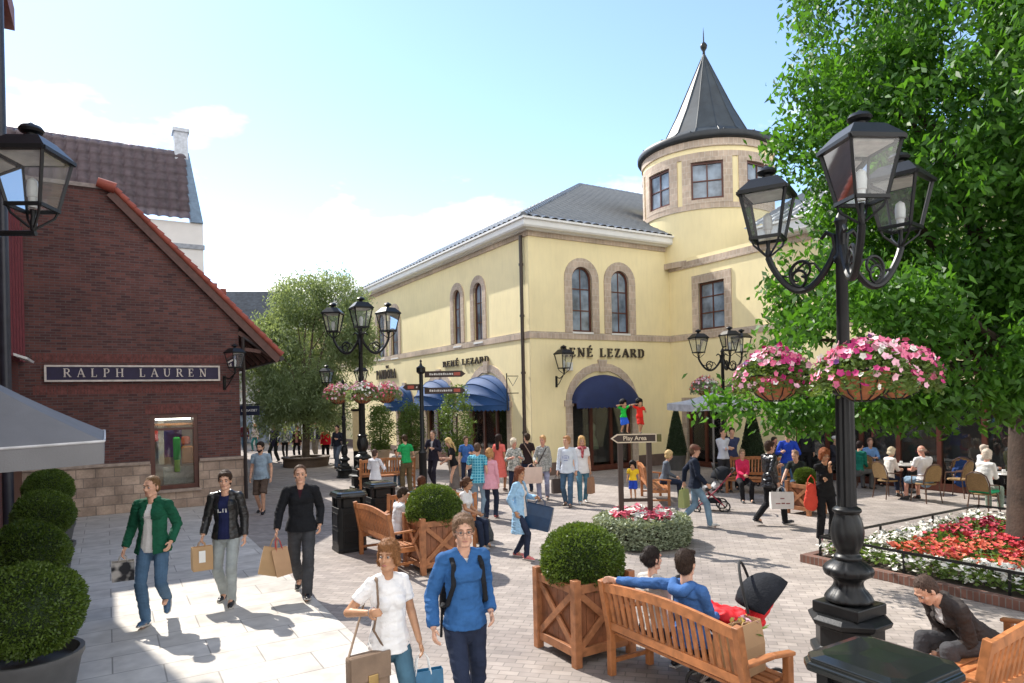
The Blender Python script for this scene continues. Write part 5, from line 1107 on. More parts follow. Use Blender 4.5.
# ================================================================ PARASOLS
def parasol(loc, rz, s, ze, za, label, mat, hem, pole_r=.03):
    t = empty('parasol', loc, rz, label, 'parasol'); n = 8; vs = []; cor = [(-1, -1), (1, -1), (1, 1), (-1, 1)]
    rows = 6
    for j in range(rows + 1):
        q = j / rows
        for i in range(4):
            a, b = cor[i], cor[(i + 1) % 4]
            for kk in range(n):
                u = kk / n; x = (a[0] + (b[0] - a[0]) * u) * s / 2 * q; y = (a[1] + (b[1] - a[1]) * u) * s / 2 * q
                sag = -.06 * q * math.sin(math.pi * u) - .08 * math.sin(math.pi * q); vs.append((x, y, za + (ze - za) * q + sag * (.6)))
    m_ = 4 * n; fs_ = [(j * m_ + k, j * m_ + (k + 1) % m_, (j + 1) * m_ + (k + 1) % m_, (j + 1) * m_ + k) for j in range(rows) for k in range(m_)]
    cn = MB().add(vs, fs_).build('canopy', mat, t, True)
    rim = vs[-m_:]; m = MB(); m.add([(x * 1.003, y * 1.003, z) for x, y, z in rim] + [(x * 1.003, y * 1.003, z - .2) for x, y, z in rim], [(k, (k + 1) % m_, m_ + (k + 1) % m_, m_ + k) for k in range(m_)]); m.build('valance', mat, cn)
    if hem: MB().tube([(x * 1.006, y * 1.006, z) for x, y, z in rim + rim[:1]], .012, 5).build('piping', hem, cn)
    MB().tube([(0, 0, 0), (0, 0, za + .1)], pole_r, 10).build('pole', plain('parasol_pole', (.3, .3, .3), .35, metal=.6), t, True)
    m = MB()
    for c in cor: m.tube([(0, 0, za - .12), (c[0] * s / 2 * .97, c[1] * s / 2 * .97, ze - .03)], .012, 5)
    m.build('ribs', MATS['parasol_pole'], t); MB().box((0, 0, .04), (.6, .6, .08)).build('foot', POTG, t); return t
Kc = AT(103, 441, 6.0); pc = Vector((Kc.x, Kc.y, 0)) - RD * 1.5 + LD * 1.5
parasol(pc, TH, 3.0, Kc.z, 3.45, 'large grey parasol cutting into the left edge above the ball shrubs', plain('grey_canvas', (.20, .20, .205), .85, .08, 3, .2, 90), plain('piping_white', (.6, .6, .6), .7), .04)
q = G(714.5, 486); parasol(q, rad(25), 1.9, AT(700, 403, q.y).z - .0, AT(714, 394, q.y).z + .05, 'white parasol over the standing visitors by the dark doorway', plain('white_canvas', (.42, .43, .46), .8), None)
# ================================================================ CAFE FURNITURE
RAT = brickmat('rattan', (.46, .29, .12), (.36, .22, .09), (.2, .12, .05), .03, .015, .002, bump=.4); CHF = plain('chair_frame', (.10, .05, .03), .4, .2); CSEAT = plain('cane_pale', (.50, .38, .26), .7, .2, 20)
def make_chair():
    t = empty('rattan_chair', (0, 0, 0), 0, 'x', 'chair', 'rattan cafe chairs on the terrace')      # faces +y
    legs = [(-.19, .2, -.22, .24), (.19, .2, .22, .24), (-.19, -.2, -.22, -.27), (.19, -.2, .22, -.27)]
    for a, b, c, d in legs: MB().tube([(a, b, .45), (c, d, 0)], .014, 7).build('leg', CHF, t)
    MB().lathe([(.05, .43), (.23, .44), (.235, .46), (.22, .475), (.02, .48)], n=20).build('seat', RAT, t, True)
    fr = MB(); pts = [(-.22, -.18, .45), (-.235, -.24, .7), (-.2, -.29, .86), (-.1, -.31, .93), (0, -.315, .95), (.1, -.31, .93), (.2, -.29, .86), (.235, -.24, .7), (.22, -.18, .45)]; fr.tube(pts, .016, 7)
    fr.tube([(-.235, -.24, .68), (-.27, -.05, .66), (-.25, .15, .64), (-.22, .2, .46)], .014, 7); fr.tube([(.235, -.24, .68), (.27, -.05, .66), (.25, .15, .64), (.22, .2, .46)], .014, 7); fr.build('frame', CHF, t, True)
    bk = MB(); o = [(-.205, .52), (-.215, .7), (-.18, .85), (-.09, .915), (0, .93), (.09, .915), (.18, .85), (.215, .7), (.205, .52)]
    bk.prism(o, lambda u, z, d: (u, -.19 - (z - .45) * .27 - .02 * 0 + d, z), -.008, .008); bk.build('backrest', RAT, t); return t
chair0 = make_chair(); chairs = []
def chair(px, py, face, label):
    q = G(px, py); rz = -rad(face)
    if not chairs: chair0.location = q; chair0.rotation_euler = (0, 0, rz); chair0['label'] = label; chairs.append(chair0); return q
    chairs.append(copy_tree(chair0, None, q, rz, label)); return q
def table(px, py, label, r=.36):
    q = G(px, py); t = empty('cafe_table', q, 0, label, 'table', 'round cafe tables'); MB().lathe([(.02, .72), (r, .725), (r + .01, .74), (r, .755), (.02, .755)], n=28).build('tabletop', plain('table_top', (.45, .43, .40), .3), t, True)
    MB().lathe([(.24, 0), (.22, .03), (.04, .06), (.03, .72)], n=16).build('leg', BLK, t, True)
    for k in range(2): c_o = MB().lathe([(.025, .757), (.04, .80), (.038, .83)], c=(.12 * (1 - 2 * k), .08 * k, 0), n=12).build('cup', WHITE, t, True)
    return q
# ================================================================ BAGS
def paper_bag(hand, w, h, d, col, label, rz=0, tilt=0, drop=.14, name='shopping_bag', mat=None, handle=None, mark=None):
    t = empty(name, hand, rz, label, 'bag'); t.rotation_euler = (tilt, 0, rz)
    m = mat or plain('paper' + str(col), col, .75, .08, 5, .15, 12); z1, z0 = -drop, -drop - h; b = MB(); wt_ = w * 1.0
    def loop(z, kx, ky, e=0): return [(-w / 2 * kx + e, -d / 2 * ky + e, z), (w / 2 * kx - e, -d / 2 * ky + e, z), (w / 2 * kx - e, d / 2 * ky - e, z), (-w / 2 * kx + e, d / 2 * ky - e, z)]
    L0, Lm, L1, L2, L3 = loop(z0, .96, 1), loop(z0 + h * .55, 1.0, .92), loop(z1, 1, .55), loop(z1, 1, .55, .004), loop(z0 + .01, .96, 1, .004)
    vs = L0 + Lm + L1 + L2 + L3; f = [(3, 2, 1, 0)] + [(i * 4 + k, i * 4 + (k + 1) % 4, i * 4 + 4 + (k + 1) % 4, i * 4 + 4 + k) for i in range(4) for k in range(4)] + [(16, 17, 18, 19)]
    b.add(vs, f); b.build('bag_body', m, t)
    hm = handle or m
    for s in (-1, 1): MB().tube([(-w * .2, s * d * .27, z1 - .03), (-w * .14, s * d * .2, z1 + drop * .6), (0, s * .012, 0), (w * .14, s * d * .2, z1 + drop * .6), (w * .2, s * d * .27, z1 - .03)], .006, 5).build('handle', hm, t)
    if mark:
        mk = MB()
        for (u0, u1, v0, v1) in mark[1]: mk.prism([(w * u0, z0 + h * v0), (w * u1, z0 + h * v0), (w * u1, z0 + h * v1), (w * u0, z0 + h * v1)], lambda u, z, dd: (u, -d / 2 * .93 - dd, z), .0, .003)
        mk.build('print', mark[0], t)
    return t
# ================================================================ PEOPLE
SKIN = {}
def skin(k):
    cols = {'fair': (.62, .36, .25), 'pink': (.60, .30, .22), 'tan': (.48, .26, .15), 'olive': (.42, .23, .14)}
    if k not in SKIN:
        m, nt, b = newmat('skin_' + k); c = cols[k]; n = texnode(nt, 'Noise', 14, 'Object', 3)
        nt.links.new(ramp(nt, n.outputs[0], [(.35, sc3(c, .88)), (.65, (c[0] * 1.08, c[1] * 1.06, c[2] * 1.05))]), b.inputs['Base Color'])
        b.inputs['Roughness'].default_value = .5; b.inputs['Subsurface Weight'].default_value = .08; b.inputs['Subsurface Radius'].default_value = (.012, .005, .003); b.inputs['Specular IOR Level'].default_value = .35
        SKIN[k] = m
    return SKIN[k]
def hairmat(c):
    nm = 'hair_' + str(c)
    if nm in MATS: return MATS[nm]
    m, nt, b = newmat(nm); n = texnode(nt, 'Noise', (1, 1, .25), 'Object', 4); n.inputs['Scale'].default_value = 110
    nt.links.new(ramp(nt, n.outputs[0], [(.3, sc3(c, .55)), (.7, sc3(c, 1.35))]), b.inputs['Base Color']); b.inputs['Roughness'].default_value = .6; b.inputs['Specular IOR Level'].default_value = .15; bumpn(nt, b, n.outputs[0], .6, .006); MATS[nm] = m; return m
def denim(c): return plain('denim_' + str(c), c, .85, .28, 5, .35, 180, spec=.2)
def checkmat(name, a, b_, scale=11):
    if name in MATS: return MATS[name]
    m, nt, b = newmat(name); w1 = texnode(nt, 'Wave', scale, 'Object', 0); w1.bands_direction = 'X'; w2 = texnode(nt, 'Wave', scale, 'Object', 0); w2.bands_direction = 'Z'
    c = mixc(nt, ramp(nt, w1.outputs[0], [(.8, (0, 0, 0)), (.9, (1, 1, 1))]), a, b_); c = mixc(nt, ramp(nt, w2.outputs[0], [(.8, (0, 0, 0)), (.9, (1, 1, 1))]), c, b_); nt.links.new(c, b.inputs['Base Color']); b.inputs['Roughness'].default_value = .85; MATS[name] = m; return m
def mottled(name, a, b_, sc_=22):
    if name in MATS: return MATS[name]
    m, nt, b = newmat(name); n = texnode(nt, 'Noise', sc_, 'Object', 2); nt.links.new(ramp(nt, n.outputs[0], [(.44, a), (.56, b_)]), b.inputs['Base Color']); b.inputs['Roughness'].default_value = .85; MATS[name] = m; return m
class Sh:      # collects rounded shapes, fused by voxel remesh into one continuous skin
    def __init__(s): s.m = MB()
    def cap(s, a, b, ra, rb, flat=1.0, side=None, fa=False, fb=False, n=14):
        """tapered capsule; flat scales the radius along the axis perpendicular to `side`"""
        a, b = Vector(a), Vector(b); d = b - a; L = d.length
        if L < 1e-5: return s.ell(a, ra)
        d /= L; x = Vector(side) if side is not None else d.orthogonal(); x = (x - d * x.dot(d)).normalized(); y = d.cross(x)
        rows = [] if fa else [(a - d * ra * math.cos(t), ra * math.sin(t)) for t in (.35, .75, 1.15)]
        rows += [(a, ra), (b, rb)]; rows += [] if fb else [(b + d * rb * math.cos(t), rb * math.sin(t)) for t in (1.15, .75, .35)]
        vs = []
        for c, r in rows:
            for k in range(n): an = 2 * math.pi * k / n; vs.append(c + x * (math.cos(an) * r) + y * (math.sin(an) * r * flat))
        fs_ = [(i * n + k, i * n + (k + 1) % n, (i + 1) * n + (k + 1) % n, (i + 1) * n + k) for i in range(len(rows) - 1) for k in range(n)]
        fs_ += [tuple(range(n))[::-1], tuple((len(rows) - 1) * n + k for k in range(n))]
        s.m.add(vs, fs_); return s
    def chain(s, pts, rs, **k):
        for i in range(len(pts) - 1): s.cap(pts[i], pts[i + 1], rs[i], rs[i + 1], **k)
        return s
    def ell(s, c, r, M=None): s.m.ell(c, r, 16, 12, M); return s
    def build(s, name, mat, parent, vox, smooth=3, wr=0, wsc=9, post=None, cut=None):
        me = bpy.data.meshes.new(name); me.from_pydata(s.m.v, [], s.m.f); me.update()
        bm = bmesh.new(); bm.from_mesh(me); bmesh.ops.recalc_face_normals(bm, faces=bm.faces); bm.to_mesh(me); bm.free()
        o = bpy.data.objects.new(name, me); REAL.objects.link(o)
        r = o.modifiers.new('r', 'REMESH'); r.mode = 'VOXEL'; r.voxel_size = vox; r.adaptivity = 0; r.use_smooth_shade = True
        q = o.modifiers.new('s', 'SMOOTH'); q.factor = .5; q.iterations = smooth
        dg = bpy.context.evaluated_depsgraph_get(); dg.update(); me2 = bpy.data.meshes.new_from_object(o.evaluated_get(dg)); bpy.data.objects.remove(o); bpy.data.meshes.remove(me)
        me2.name = name; me2.materials.clear()
        n = len(me2.vertices); co = np.empty(n * 3, np.float32); me2.vertices.foreach_get('co', co); co = co.reshape(-1, 3)
        if wr:
            nr = np.empty(n * 3, np.float32); me2.vertex_normals.foreach_get('vector', nr); nr = nr.reshape(-1, 3); sd_ = random.uniform(0, 50)
            h = np.array([noise.noise(Vector((p[0] * wsc, p[1] * wsc, p[2] * wsc * 1.7 + sd_))) + .7 * (.35 - abs(noise.noise(Vector((p[0] * wsc * 1.3, p[1] * wsc * 1.3, p[2] * wsc * 2.6 - sd_))))) * 2 + .4 * noise.noise(Vector((p[0] * wsc * 2.1, p[1] * wsc * 2.1, p[2] * wsc * 3.6 + sd_))) for p in co]); co = co + nr * (h * wr)[:, None]
        if post: co = post(co)
        me2.vertices.foreach_set('co', co.astype(np.float32).ravel()); me2.update()
        if cut:
            bm = bmesh.new(); bm.from_mesh(me2); bmesh.ops.delete(bm, geom=[f for f in bm.faces if cut(f.calc_center_median())], context='FACES'); bm.to_mesh(me2); bm.free()
        ob = mkobj(name, me2, mat, parent, True); return ob
def two_bone(a, t, l1, l2, hint):
    a, t, hint = Vector(a), Vector(t), Vector(hint); d = t - a; L = min(max(d.length, abs(l1 - l2) + .01), (l1 + l2) * .998); d.normalize()
    x = (l1 * l1 - l2 * l2 + L * L) / (2 * L); h = math.sqrt(max(0, l1 * l1 - x * x)); p = (hint - d * hint.dot(d))
    p = p.normalized() if p.length > 1e-4 else d.orthogonal().normalized(); return a + d * x + p * h, a + d * L
def person(label, px, py, face, h=1.75, sex='m', sk='fair', tier=1, hair=('short', (.08, .045, .025)), head=(0, 0), lean=0, twist=0, roll=0,
           legs='stand', armL='down', armR='down', top=None, jacket=None, bottom=None, shoes=(.03, .03, .03), build=1.0, loc=None, seat=.46, group=None, glasses=False, name='person', hat=None, cat='person', belly=0, collar=None, smile=False):
    q = Vector(loc) if loc is not None else G(px, py)
    root = empty(name, q, -rad(face), label, cat, group); k = h / 1.75; V = Vector
    vox = {0: .0075, 1: .0125, 2: .0165}[tier] * (1 if h > .9 else h)
    wd = (1.0 if sex == 'm' else .88) * build
    sit = legs.startswith('sit') or legs == 'floor'
    hipz = (seat + .09) if sit else (.943 * k if not legs.startswith('walk') else .905 * k)
    pel = V((0, 0, hipz)); T = Matrix.Rotation(rad(twist), 3, 'Z') @ Matrix.Rotation(-rad(lean), 3, 'X') @ Matrix.Rotation(rad(roll), 3, 'Y')
    U = lambda x, y, z: pel + T @ V((x * k, y * k, z * k))      # torso frame (from pelvis)
    # legs
    hx = .09 * k; J = {}
    lt = {'stand': [(-.11, .02, .08), (.11, -.02, .08)], 'standw': [(-.16, .0, .08), (.15, .02, .08)], 'walkR': [(-.07, -.30, .15), (.08, .28, .09)], 'walkL': [(-.08, .28, .09), (.07, -.30, .15)], 'walkr': [(-.08, -.14, .09), (.09, .16, .085)], 'walkl': [(-.09, .16, .085), (.08, -.14, .09)],
          'walkLf': [(-.09, -.16, .24), (.05, .17, .085)], 'cross': [(.0, .05, .08), (.1, .0, .08)], 'sit': [(-.12, .42, .08), (.12, .44, .08)], 'sitback': [(-.14, .30, .08), (.14, .34, .08)], 'sitw': [(-.2, .40, .08), (.18, .46, .08)], 'step': [(-.08, .1, .08), (.1, -.1, .08)], 'floor': [(-.1, .5, .1), (.12, .45, .1)]}[legs]
    for i, s in enumerate((-1, 1)):
        x, y, z = lt[i]; hp = pel + V((s * hx, 0, -.02 * k)); an = V((x * k, y * (k if not sit else 1), z * k)) + (V((0, 0, 0)))
        kn, an = two_bone(hp, an, .44 * k, .42 * k, (s * .12, 1, .25 if sit else 0)); J[s] = (hp, kn, an)
    # torso
    shw = .166 * k * wd if sex == 'm' else .150 * k * wd
    sh = {s: U(0, 0, 0) + T @ V((s * shw, -.01 * k, .485 * k)) for s in (-1, 1)}
    neck0, neck1 = U(0, -.015, .535), U(0, .01, .62)
    hd = T @ V((0, .02 * k, .70 * k)) + pel; HR = Matrix.Rotation(rad(twist * .6 + head[0]), 3, 'Z') @ Matrix.Rotation(-rad(head[1] + lean * .35), 3, 'X')
    hk = .5 + .5 * k if k < .9 else k; H = lambda x, y, z: hd + HR @ V((x * hk, y * hk, z * hk))
    presets = {'down': (.07, .04, -.52), 'swingf': (.05, .22, -.46), 'swingb': (.07, -.20, -.47), 'pocket': (.05, .05, -.44), 'hold': (.10, .06, -.50), 'holdf': (.04, .26, -.33), 'bent': (.0, .30, -.20), 'strap': (-.12, .16, -.14), 'mouth': (-.17, .17, .10), 'lap': (-.10, .32, -.34), 'table': (-.08, .38, -.22), 'fold': (-.22, .20, -.22), 'phone': (-.12, .36, -.28), 'bench': (.55, -.10, -.06), 'hip': (.10, -.02, -.34), 'reach': (.05, .45, -.28), 'up': (.10, .22, .18), 'bag': (.12, .02, -.48), 'face': (-.1, .2, .05), 'knee': (-.02, .40, -.42)}
    A = {}
    for s, p in ((-1, armL), (1, armR)):
        p = presets[p] if isinstance(p, str) else p
        tgt = sh[s] + T @ V((s * p[0] * k, p[1] * k, p[2] * k)); hint = T @ V((s * (.5 if p[1] > .1 else .25), -1, -.3 if p[2] > -.35 else 0))
        el, wr_ = two_bone(sh[s], tgt, .29 * k, .25 * k, hint); A[s] = (sh[s], el, wr_)
    # ---- body skin
    B = Sh(); r = k * (build ** .5); side = T @ V((1, 0, 0))
    B.cap(U(0, 0, 0), U(0, 0, .14), .125 * r, .105 * r, .72, side); B.cap(U(0, 0, .14), U(0, 0, .37), .11 * r, .132 * r, .66, side); B.cap(sh[-1], sh[1], .042 * r, .042 * r)
    B.cap(U(0, -.01, .44), neck1, .062 * r * (.9 if sex == 'f' else 1), .052 * r * (.86 if sex == 'f' else 1))
    for s in (-1, 1):
        hp, kn, an = J[s]; B.chain([hp, kn, an], [.08 * r, .052 * r, .038 * r])
        cf = kn.lerp(an, .3) - V((0, .01 * k, 0)); B.cap(cf, cf.lerp(an, .3), .052 * r, .04 * r)
        a, e, w_ = A[s]; B.chain([a, e], [.047 * r, .037 * r]); B.chain([e, w_], [.039 * r, .026 * r])
        d = (w_ - e).normalized(); ins = (T @ V((-s, 0, 0))); ins = (ins - d * ins.dot(d)).normalized(); fwd = d.cross(ins) * 1
        if fwd.dot(T @ V((0, 1, 0))) < 0: fwd = -fwd
        # palm thin across `ins`, wide along fwd
        pm = w_ + d * .075 * k; B.cap(w_ + d * .01 * k, pm, .024 * r, .034 * r, .5, fwd)
        fr_ = .0088 if tier == 0 else .011
        for fi, (off, ln) in enumerate(((.027, .066), (.010, .075), (-.008, .070), (-.025, .055))):
            f0 = pm + fwd * off * k; f1 = f0 + (d * .9 + ins * .25).normalized() * ln * .55 * k; f2 = f1 + (d * .55 + ins * .8).normalized() * ln * .5 * k; B.chain([f0, f1, f2], [fr_ * k, fr_ * .95 * k, fr_ * .8 * k])
        t0 = w_ + d * .025 * k + fwd * .02 * k; t1 = t0 + (d * .6 + fwd * .75 + ins * .25).normalized() * .04 * k; B.chain([t0, t1, t1 + (d * .85 + ins * .45).normalized() * .03 * k], [.012 * k, .0105 * k, .009 * k])
        if not (bottom and bottom.get('kind') == 'shorts') : pass
        ft = (kn - hp); foot = V((0, 1, 0)) 
        B.cap(an, an + V((0, .1 * k, -.05 * k)), .034 * r, .03 * r)
    # head
    f_ = .96 if sex == 'f' else 1.0
    B.ell(H(0, -.012, .028), tuple(x * hk for x in (.074 * f_, .092, .086)), HR); B.ell(H(0, .022, -.038), tuple(x * hk for x in (.058 * f_, .066, .074)), HR)
    B.cap(H(-.016, .062, -.092), H(.016, .062, -.092), .022 * hk * f_, .022 * hk * f_); B.cap(H(-.045, .0, -.075), H(-.02, .055, -.09), .022 * hk, .02 * hk); B.cap(H(.045, .0, -.075), H(.02, .055, -.09), .022 * hk, .02 * hk)
    B.cap(H(0, .082, .018), H(0, .102, -.026), .009 * hk, .0125 * hk); B.cap(H(-.012, .092, -.03), H(.012, .092, -.03), .008 * hk, .008 * hk)
    B.cap(H(-.032, .076, .032), H(.032, .076, .032), .012 * hk, .012 * hk); B.cap(H(-.04, .062, -.022), H(-.03, .066, -.028), .018 * hk, .018 * hk); B.cap(H(.04, .062, -.022), H(.03, .066, -.028), .018 * hk, .018 * hk)
    for s in (-1, 1): B.ell(H(s * .074 * f_, -.008, -.008), tuple(x * hk for x in (.012, .019, .031)), HR)
    eyes = [np.array(H(s * .030, .092, .006)) for s in (-1, 1)]; fwdh = np.array(HR @ V((0, 1, 0)))
    def face_post(co):
        for e in eyes:
            d2 = ((co - e) ** 2).sum(1); co = co - fwdh * (np.exp(-d2 / (.013 * hk) ** 2) * .009 * hk)[:, None]
        mo = np.array(H(0, .092, -.058)); d2 = (((co - mo) @ np.array(HR)) ** 2 / (np.array([.022, .02, .006]) * hk) ** 2).sum(1); return co + fwdh * (np.exp(-d2) * .004 * hk)[:, None]
    body = B.build('body', skin(sk), root, vox, 2, post=face_post if tier < 2 else None)
    if tier < 2:
        ew = MB(); er = MB()
        for s in (-1, 1): MB().ell(H(s * .030, .0738, .005), .0114 * hk, 10, 8).build('eye', plain('eye_white', (.36, .31, .28), .4, .03), root, True); MB().ell(H(s * .030, .0812, .005), .0068 * hk, 8, 6).build('iris', plain('iris', (.03, .022, .018), .2), root, True)
        MB().ell(H(0, .0885, -.060), tuple(x * hk for x in (.023 + (.006 if smile else 0), .008, .0062)), 10, 6, HR).build('lips', plain('lips' + sex, (.42, .15, .13) if sex == 'f' else (.40, .18, .14), .45), root, True)
        bw = MB()
        for s in (-1, 1): bw.tube([H(s * .014, .087, .028), H(s * .03, .0895, .033), H(s * .048, .078, .027)], [.003 * hk, .0042 * hk, .002 * hk], 5)
        if hair[0] != 'none': bw.build('eyebrows', hairmat(tuple(c * .7 for c in hair[1])), root)
    # ---- shoes
    if shoes:
        for s in (-1, 1):
            hp, kn, an = J[s]; lift = max(0, an.z - .09 * k) if not sit else 0; pitch = -min(.9, lift * 5) if lt[0 if s < 0 else 1][1] < 0 else (min(.25, .2) if legs.startswith('walkL') or legs.startswith('walkR') else 0)
            if lt[0 if s < 0 else 1][1] >= 0 and lift > .1: pitch = -.5
            R = Matrix.Rotation(pitch, 3, 'X') @ Matrix.Rotation(-s * .12, 3, 'Z'); F_ = lambda x, y, z: an + R @ V((x * k, y * k, z * k)); S_ = Sh()
            S_.cap(F_(0, -.035, -.035), F_(0, .12, -.048), .040 * k, .040 * k, .8, R @ V((1, 0, 0))); S_.cap(F_(0, .09, -.05), F_(0, .165, -.058), .042 * k, .03 * k, .62, R @ V((1, 0, 0))); S_.cap(F_(0, -.01, 0.0), F_(0, .03, -.03), .045 * k, .042 * k)
            def flat_sole(co, R=R, an=an):
                loc_ = (co - np.array(an)) @ np.array(R); loc_[:, 2] = np.maximum(loc_[:, 2], -.078 * k); return loc_ @ np.array(R).T + np.array(an)
            so_ = S_.build('shoe', plain('shoe' + str(shoes), shoes, .45, .2, 12), root, max(.009, vox * .8), 2, post=flat_sole)
            if tier == 0: MB().prism([(-.04, -.07), (.04, -.07), (.047, .08), (.035, .17), (0, .195), (-.035, .17), (-.047, .08)], lambda u, z, d: tuple(F_(u, z, -.079 + d)), 0, .018).build('sole', plain('sole_pale', (.45, .43, .4), .7), so_)
    # ---- bottoms
    b = bottom or {}; kind = b.get('kind', 'trousers'); bm_ = b.get('mat') or fabric('b' + str(b.get('col', (.05, .05, .06))), b.get('col', (.05, .05, .06))); fit = b.get('fit', 1.0)
    if kind != 'none':
        S_ = Sh(); S_.cap(U(0, 0, -.03), U(0, 0, .10), .158 * r, .135 * r, .70, side)
        for s in (-1, 1):
            hp, kn, an = J[s]
            if kind == 'skirt' or kind == 'dress': continue
            end = 1.0 if kind == 'trousers' else (.35 if kind == 'shorts' else .75)
            S_.cap(hp, kn, .088 * r * (fit * .5 + .5), (.064 if kind != 'shorts' else .085) * r * fit, fb=(kind == 'shorts'))
            if sit: S_.cap(hp + V((0, -.02, .0)), hp + V((0, .08, 0)), .09 * r, .085 * r)
            if kind != 'shorts': e_ = kn.lerp(an, end) - (kn - an).normalized() * -.0; low = kn.lerp(an, end + .10 if kind == 'trousers' else end); S_.cap(kn, kn.lerp(an, .35), .068 * r * fit, .066 * r * fit); S_.cap(kn.lerp(an, .35), low, .066 * r * fit, .055 * r * fit, fb=True)
        if kind in ('skirt', 'dress'):
            ln = b.get('len', .5); m0 = pel + V((0, 0, -.02)); mid = (J[-1][1] + J[1][1]) / 2 if sit else pel + V((0, 0, -ln * k)); S_.cap(m0, mid, .15 * r, .21 * r * fit, .85, V((1, 0, 0)), fb=True)
        S_.build({'trousers': 'trousers', 'shorts': 'shorts', 'capri': 'trousers'}.get(kind, 'skirt'), bm_, root, vox, 2, wr=.010 if kind == 'shorts' else .0055, wsc=8)
    # ---- tops
    def torso_piece(spec, infl, nm):
        m = spec.get('mat') or fabric('t' + str(spec['col']), spec['col']); sl = spec.get('sleeve', 'long'); hem = spec.get('hem', -.02); e = infl; S_ = Sh(); lo = spec.get('loose', 1.0)
        bust = .012 if sex == 'f' else 0
        S_.cap(U(0, .01, .12), U(0, .0, .38), .132 * r * lo + e, .148 * r + e, .70, side); S_.cap(U(0, 0, hem), U(0, .01, .14), .184 * r * lo + e, .136 * r * lo + e, .76, side, fa=True)
        S_.cap(U(-.075, -.02, .462), U(.075, -.02, .462), .078 * r + e, .078 * r + e, .8, T @ V((0, 1, 0)))
        if belly: S_.ell(U(0, .05, .1), (.13 * r, .10 * r + belly, .15 * r), T)
        if sex == 'f':
            for s in (-1, 1): S_.ell(U(s * .062, .075, .33), (.058 * r + e, .05 * r + e, .058 * r + e))
        elif tier == 0: S_.cap(U(-.06, .055, .38), U(.06, .055, .38), .07 * r + e, .07 * r + e)
        for s in (-1, 1):
            S_.cap(U(s * .05, -.01, .515), sh[s] + T @ V((0, 0, -.005 * k)), .042 * r + e, .052 * r + e)
            a, el, w_ = A[s]
            if sl == 'none': continue
            aend = el if sl != 'short' else a.lerp(el, .62)
            S_.cap(a, aend, .052 * r + e, (.045 if sl != 'short' else .053) * r + e, fb=(sl == 'short'))
            if sl == 'long': S_.cap(el, el.lerp(w_, .98), .044 * r + e, .033 * r + e, fb=True)
            if sl == 'half': S_.cap(el, el.lerp(w_, .35), .049 * r + e, .044 * r + e, fb=True)
        if spec.get('collar'):
            c0 = U(0, -.01, .55); n_ = 12
            for i in range(n_ + 1):
                a = rad(-60) - rad(240) * 0 + math.pi * 2 * i / n_
            pts = [U(.074 * math.cos(a), -.012 + .066 * math.sin(a), .555 - .022 * max(0, math.sin(a))) for a in [rad(50 - 280 * i / 12) for i in range(13)]]
            S_.chain(pts, [.016 * k + e * .3] * 13)
        op = spec.get('open'); cut = None
        if op:
            def cut(c, op=op):
                l = T.transposed() @ (c - pel); l = l / k; 
                if l.y < .02 or abs(l.x) > .14: return False
                if abs((T.transposed() @ (c - sh[1])).x) < 0: return False
                t = (l.z - op[2]) / (.56 - op[2]); 
                return 0 < t < 1.15 and abs(l.x - op[3] * (1 - t)) < op[0] + (op[1] - op[0]) * t
        return S_.build(nm, m, root, vox, 2, wr=spec.get('wr', .006), wsc=spec.get('wsc', 9), cut=cut)
    if top and jacket: top = dict(top); top['loose'] = min(top.get('loose', .96), .96); top['wr'] = .002
    if top: tp_ = torso_piece(top, (.004 if not jacket else -.002) * k, top.get('name', 'shirt'))
    if jacket: jk = torso_piece(jacket, .013 * k, jacket.get('name', 'jacket'))
    if top and top.get('marks'):
        col, rects = top['marks']; mk = MB()
        for (x0, x1, z0, z1) in rects:
            y = .128 * r + .012 if sex == 'm' else .13; mk.add([U(x0, y + .012, z0), U(x1, y + .012, z0), U(x1, y + .012, z1), U(x0, y + .012, z1)], [(0, 1, 2, 3)])
        mk.build('print', plain('print' + str(col), col, .7), tp_)
    # ---- hair
    st, hc = hair; hm_ = hairmat(hc)
    if st != 'none':
        S_ = Sh()
        if st in ('short', 'crop', 'bob', 'long', 'bun', 'curly', 'ponytail'):
            e = {'short': .010, 'crop': .004, 'bob': .016, 'long': .014, 'bun': .008, 'curly': .022, 'ponytail': .008}[st]
            S_.ell(H(0, -.028, .040 + e * .5), tuple(x * hk for x in (.076 * f_ + e, .088 + e, .084 + e)), HR)
            S_.ell(H(0, -.045, -.012), tuple(x * hk for x in (.070 + e * .8, .060 + e * .6, .068 + e)), HR)
            if st in ('short', 'bob', 'curly', 'long') : S_.cap(H(-.045, .045, .098), H(.045, .05, .094), (.014 + e * .4) * hk, (.016 + e * .4) * hk)
            for s in (-1, 1): S_.cap(H(s * .070, .0, .03), H(s * .071, .004, -.004 if st in ('short', 'crop') else -.03), (.010 + e * .5) * hk, (.007 + e * .4) * hk)
        if st == 'bob' or st == 'curly':
            for s in (-1, 1): S_.cap(H(s * .068, -.02, .02), H(s * .072, -.01, -.06), .03 * hk, .024 * hk)
            S_.cap(H(-.04, -.07, -.04), H(.04, -.07, -.04), .042 * hk, .042 * hk)
        if st == 'long':
            for s in (-1, 1): S_.chain([H(s * .066, -.01, .03), H(s * .08, -.01, -.07), H(s * .085, -.005, -.17)], [.028 * hk, .026 * hk, .02 * hk])
            S_.chain([H(0, -.08, 0), H(0, -.095, -.1), U(0, -.13, .42)], [.065 * hk, .06 * hk, .05 * hk], flat=.5, side=side)
        if st == 'bun': S_.ell(H(0, -.115, .015), .045 * hk)
        if st == 'ponytail': S_.chain([H(0, -.095, .05), H(0, -.14, .0), H(0, -.13, -.12)], [.025 * hk, .03 * hk, .012 * hk])
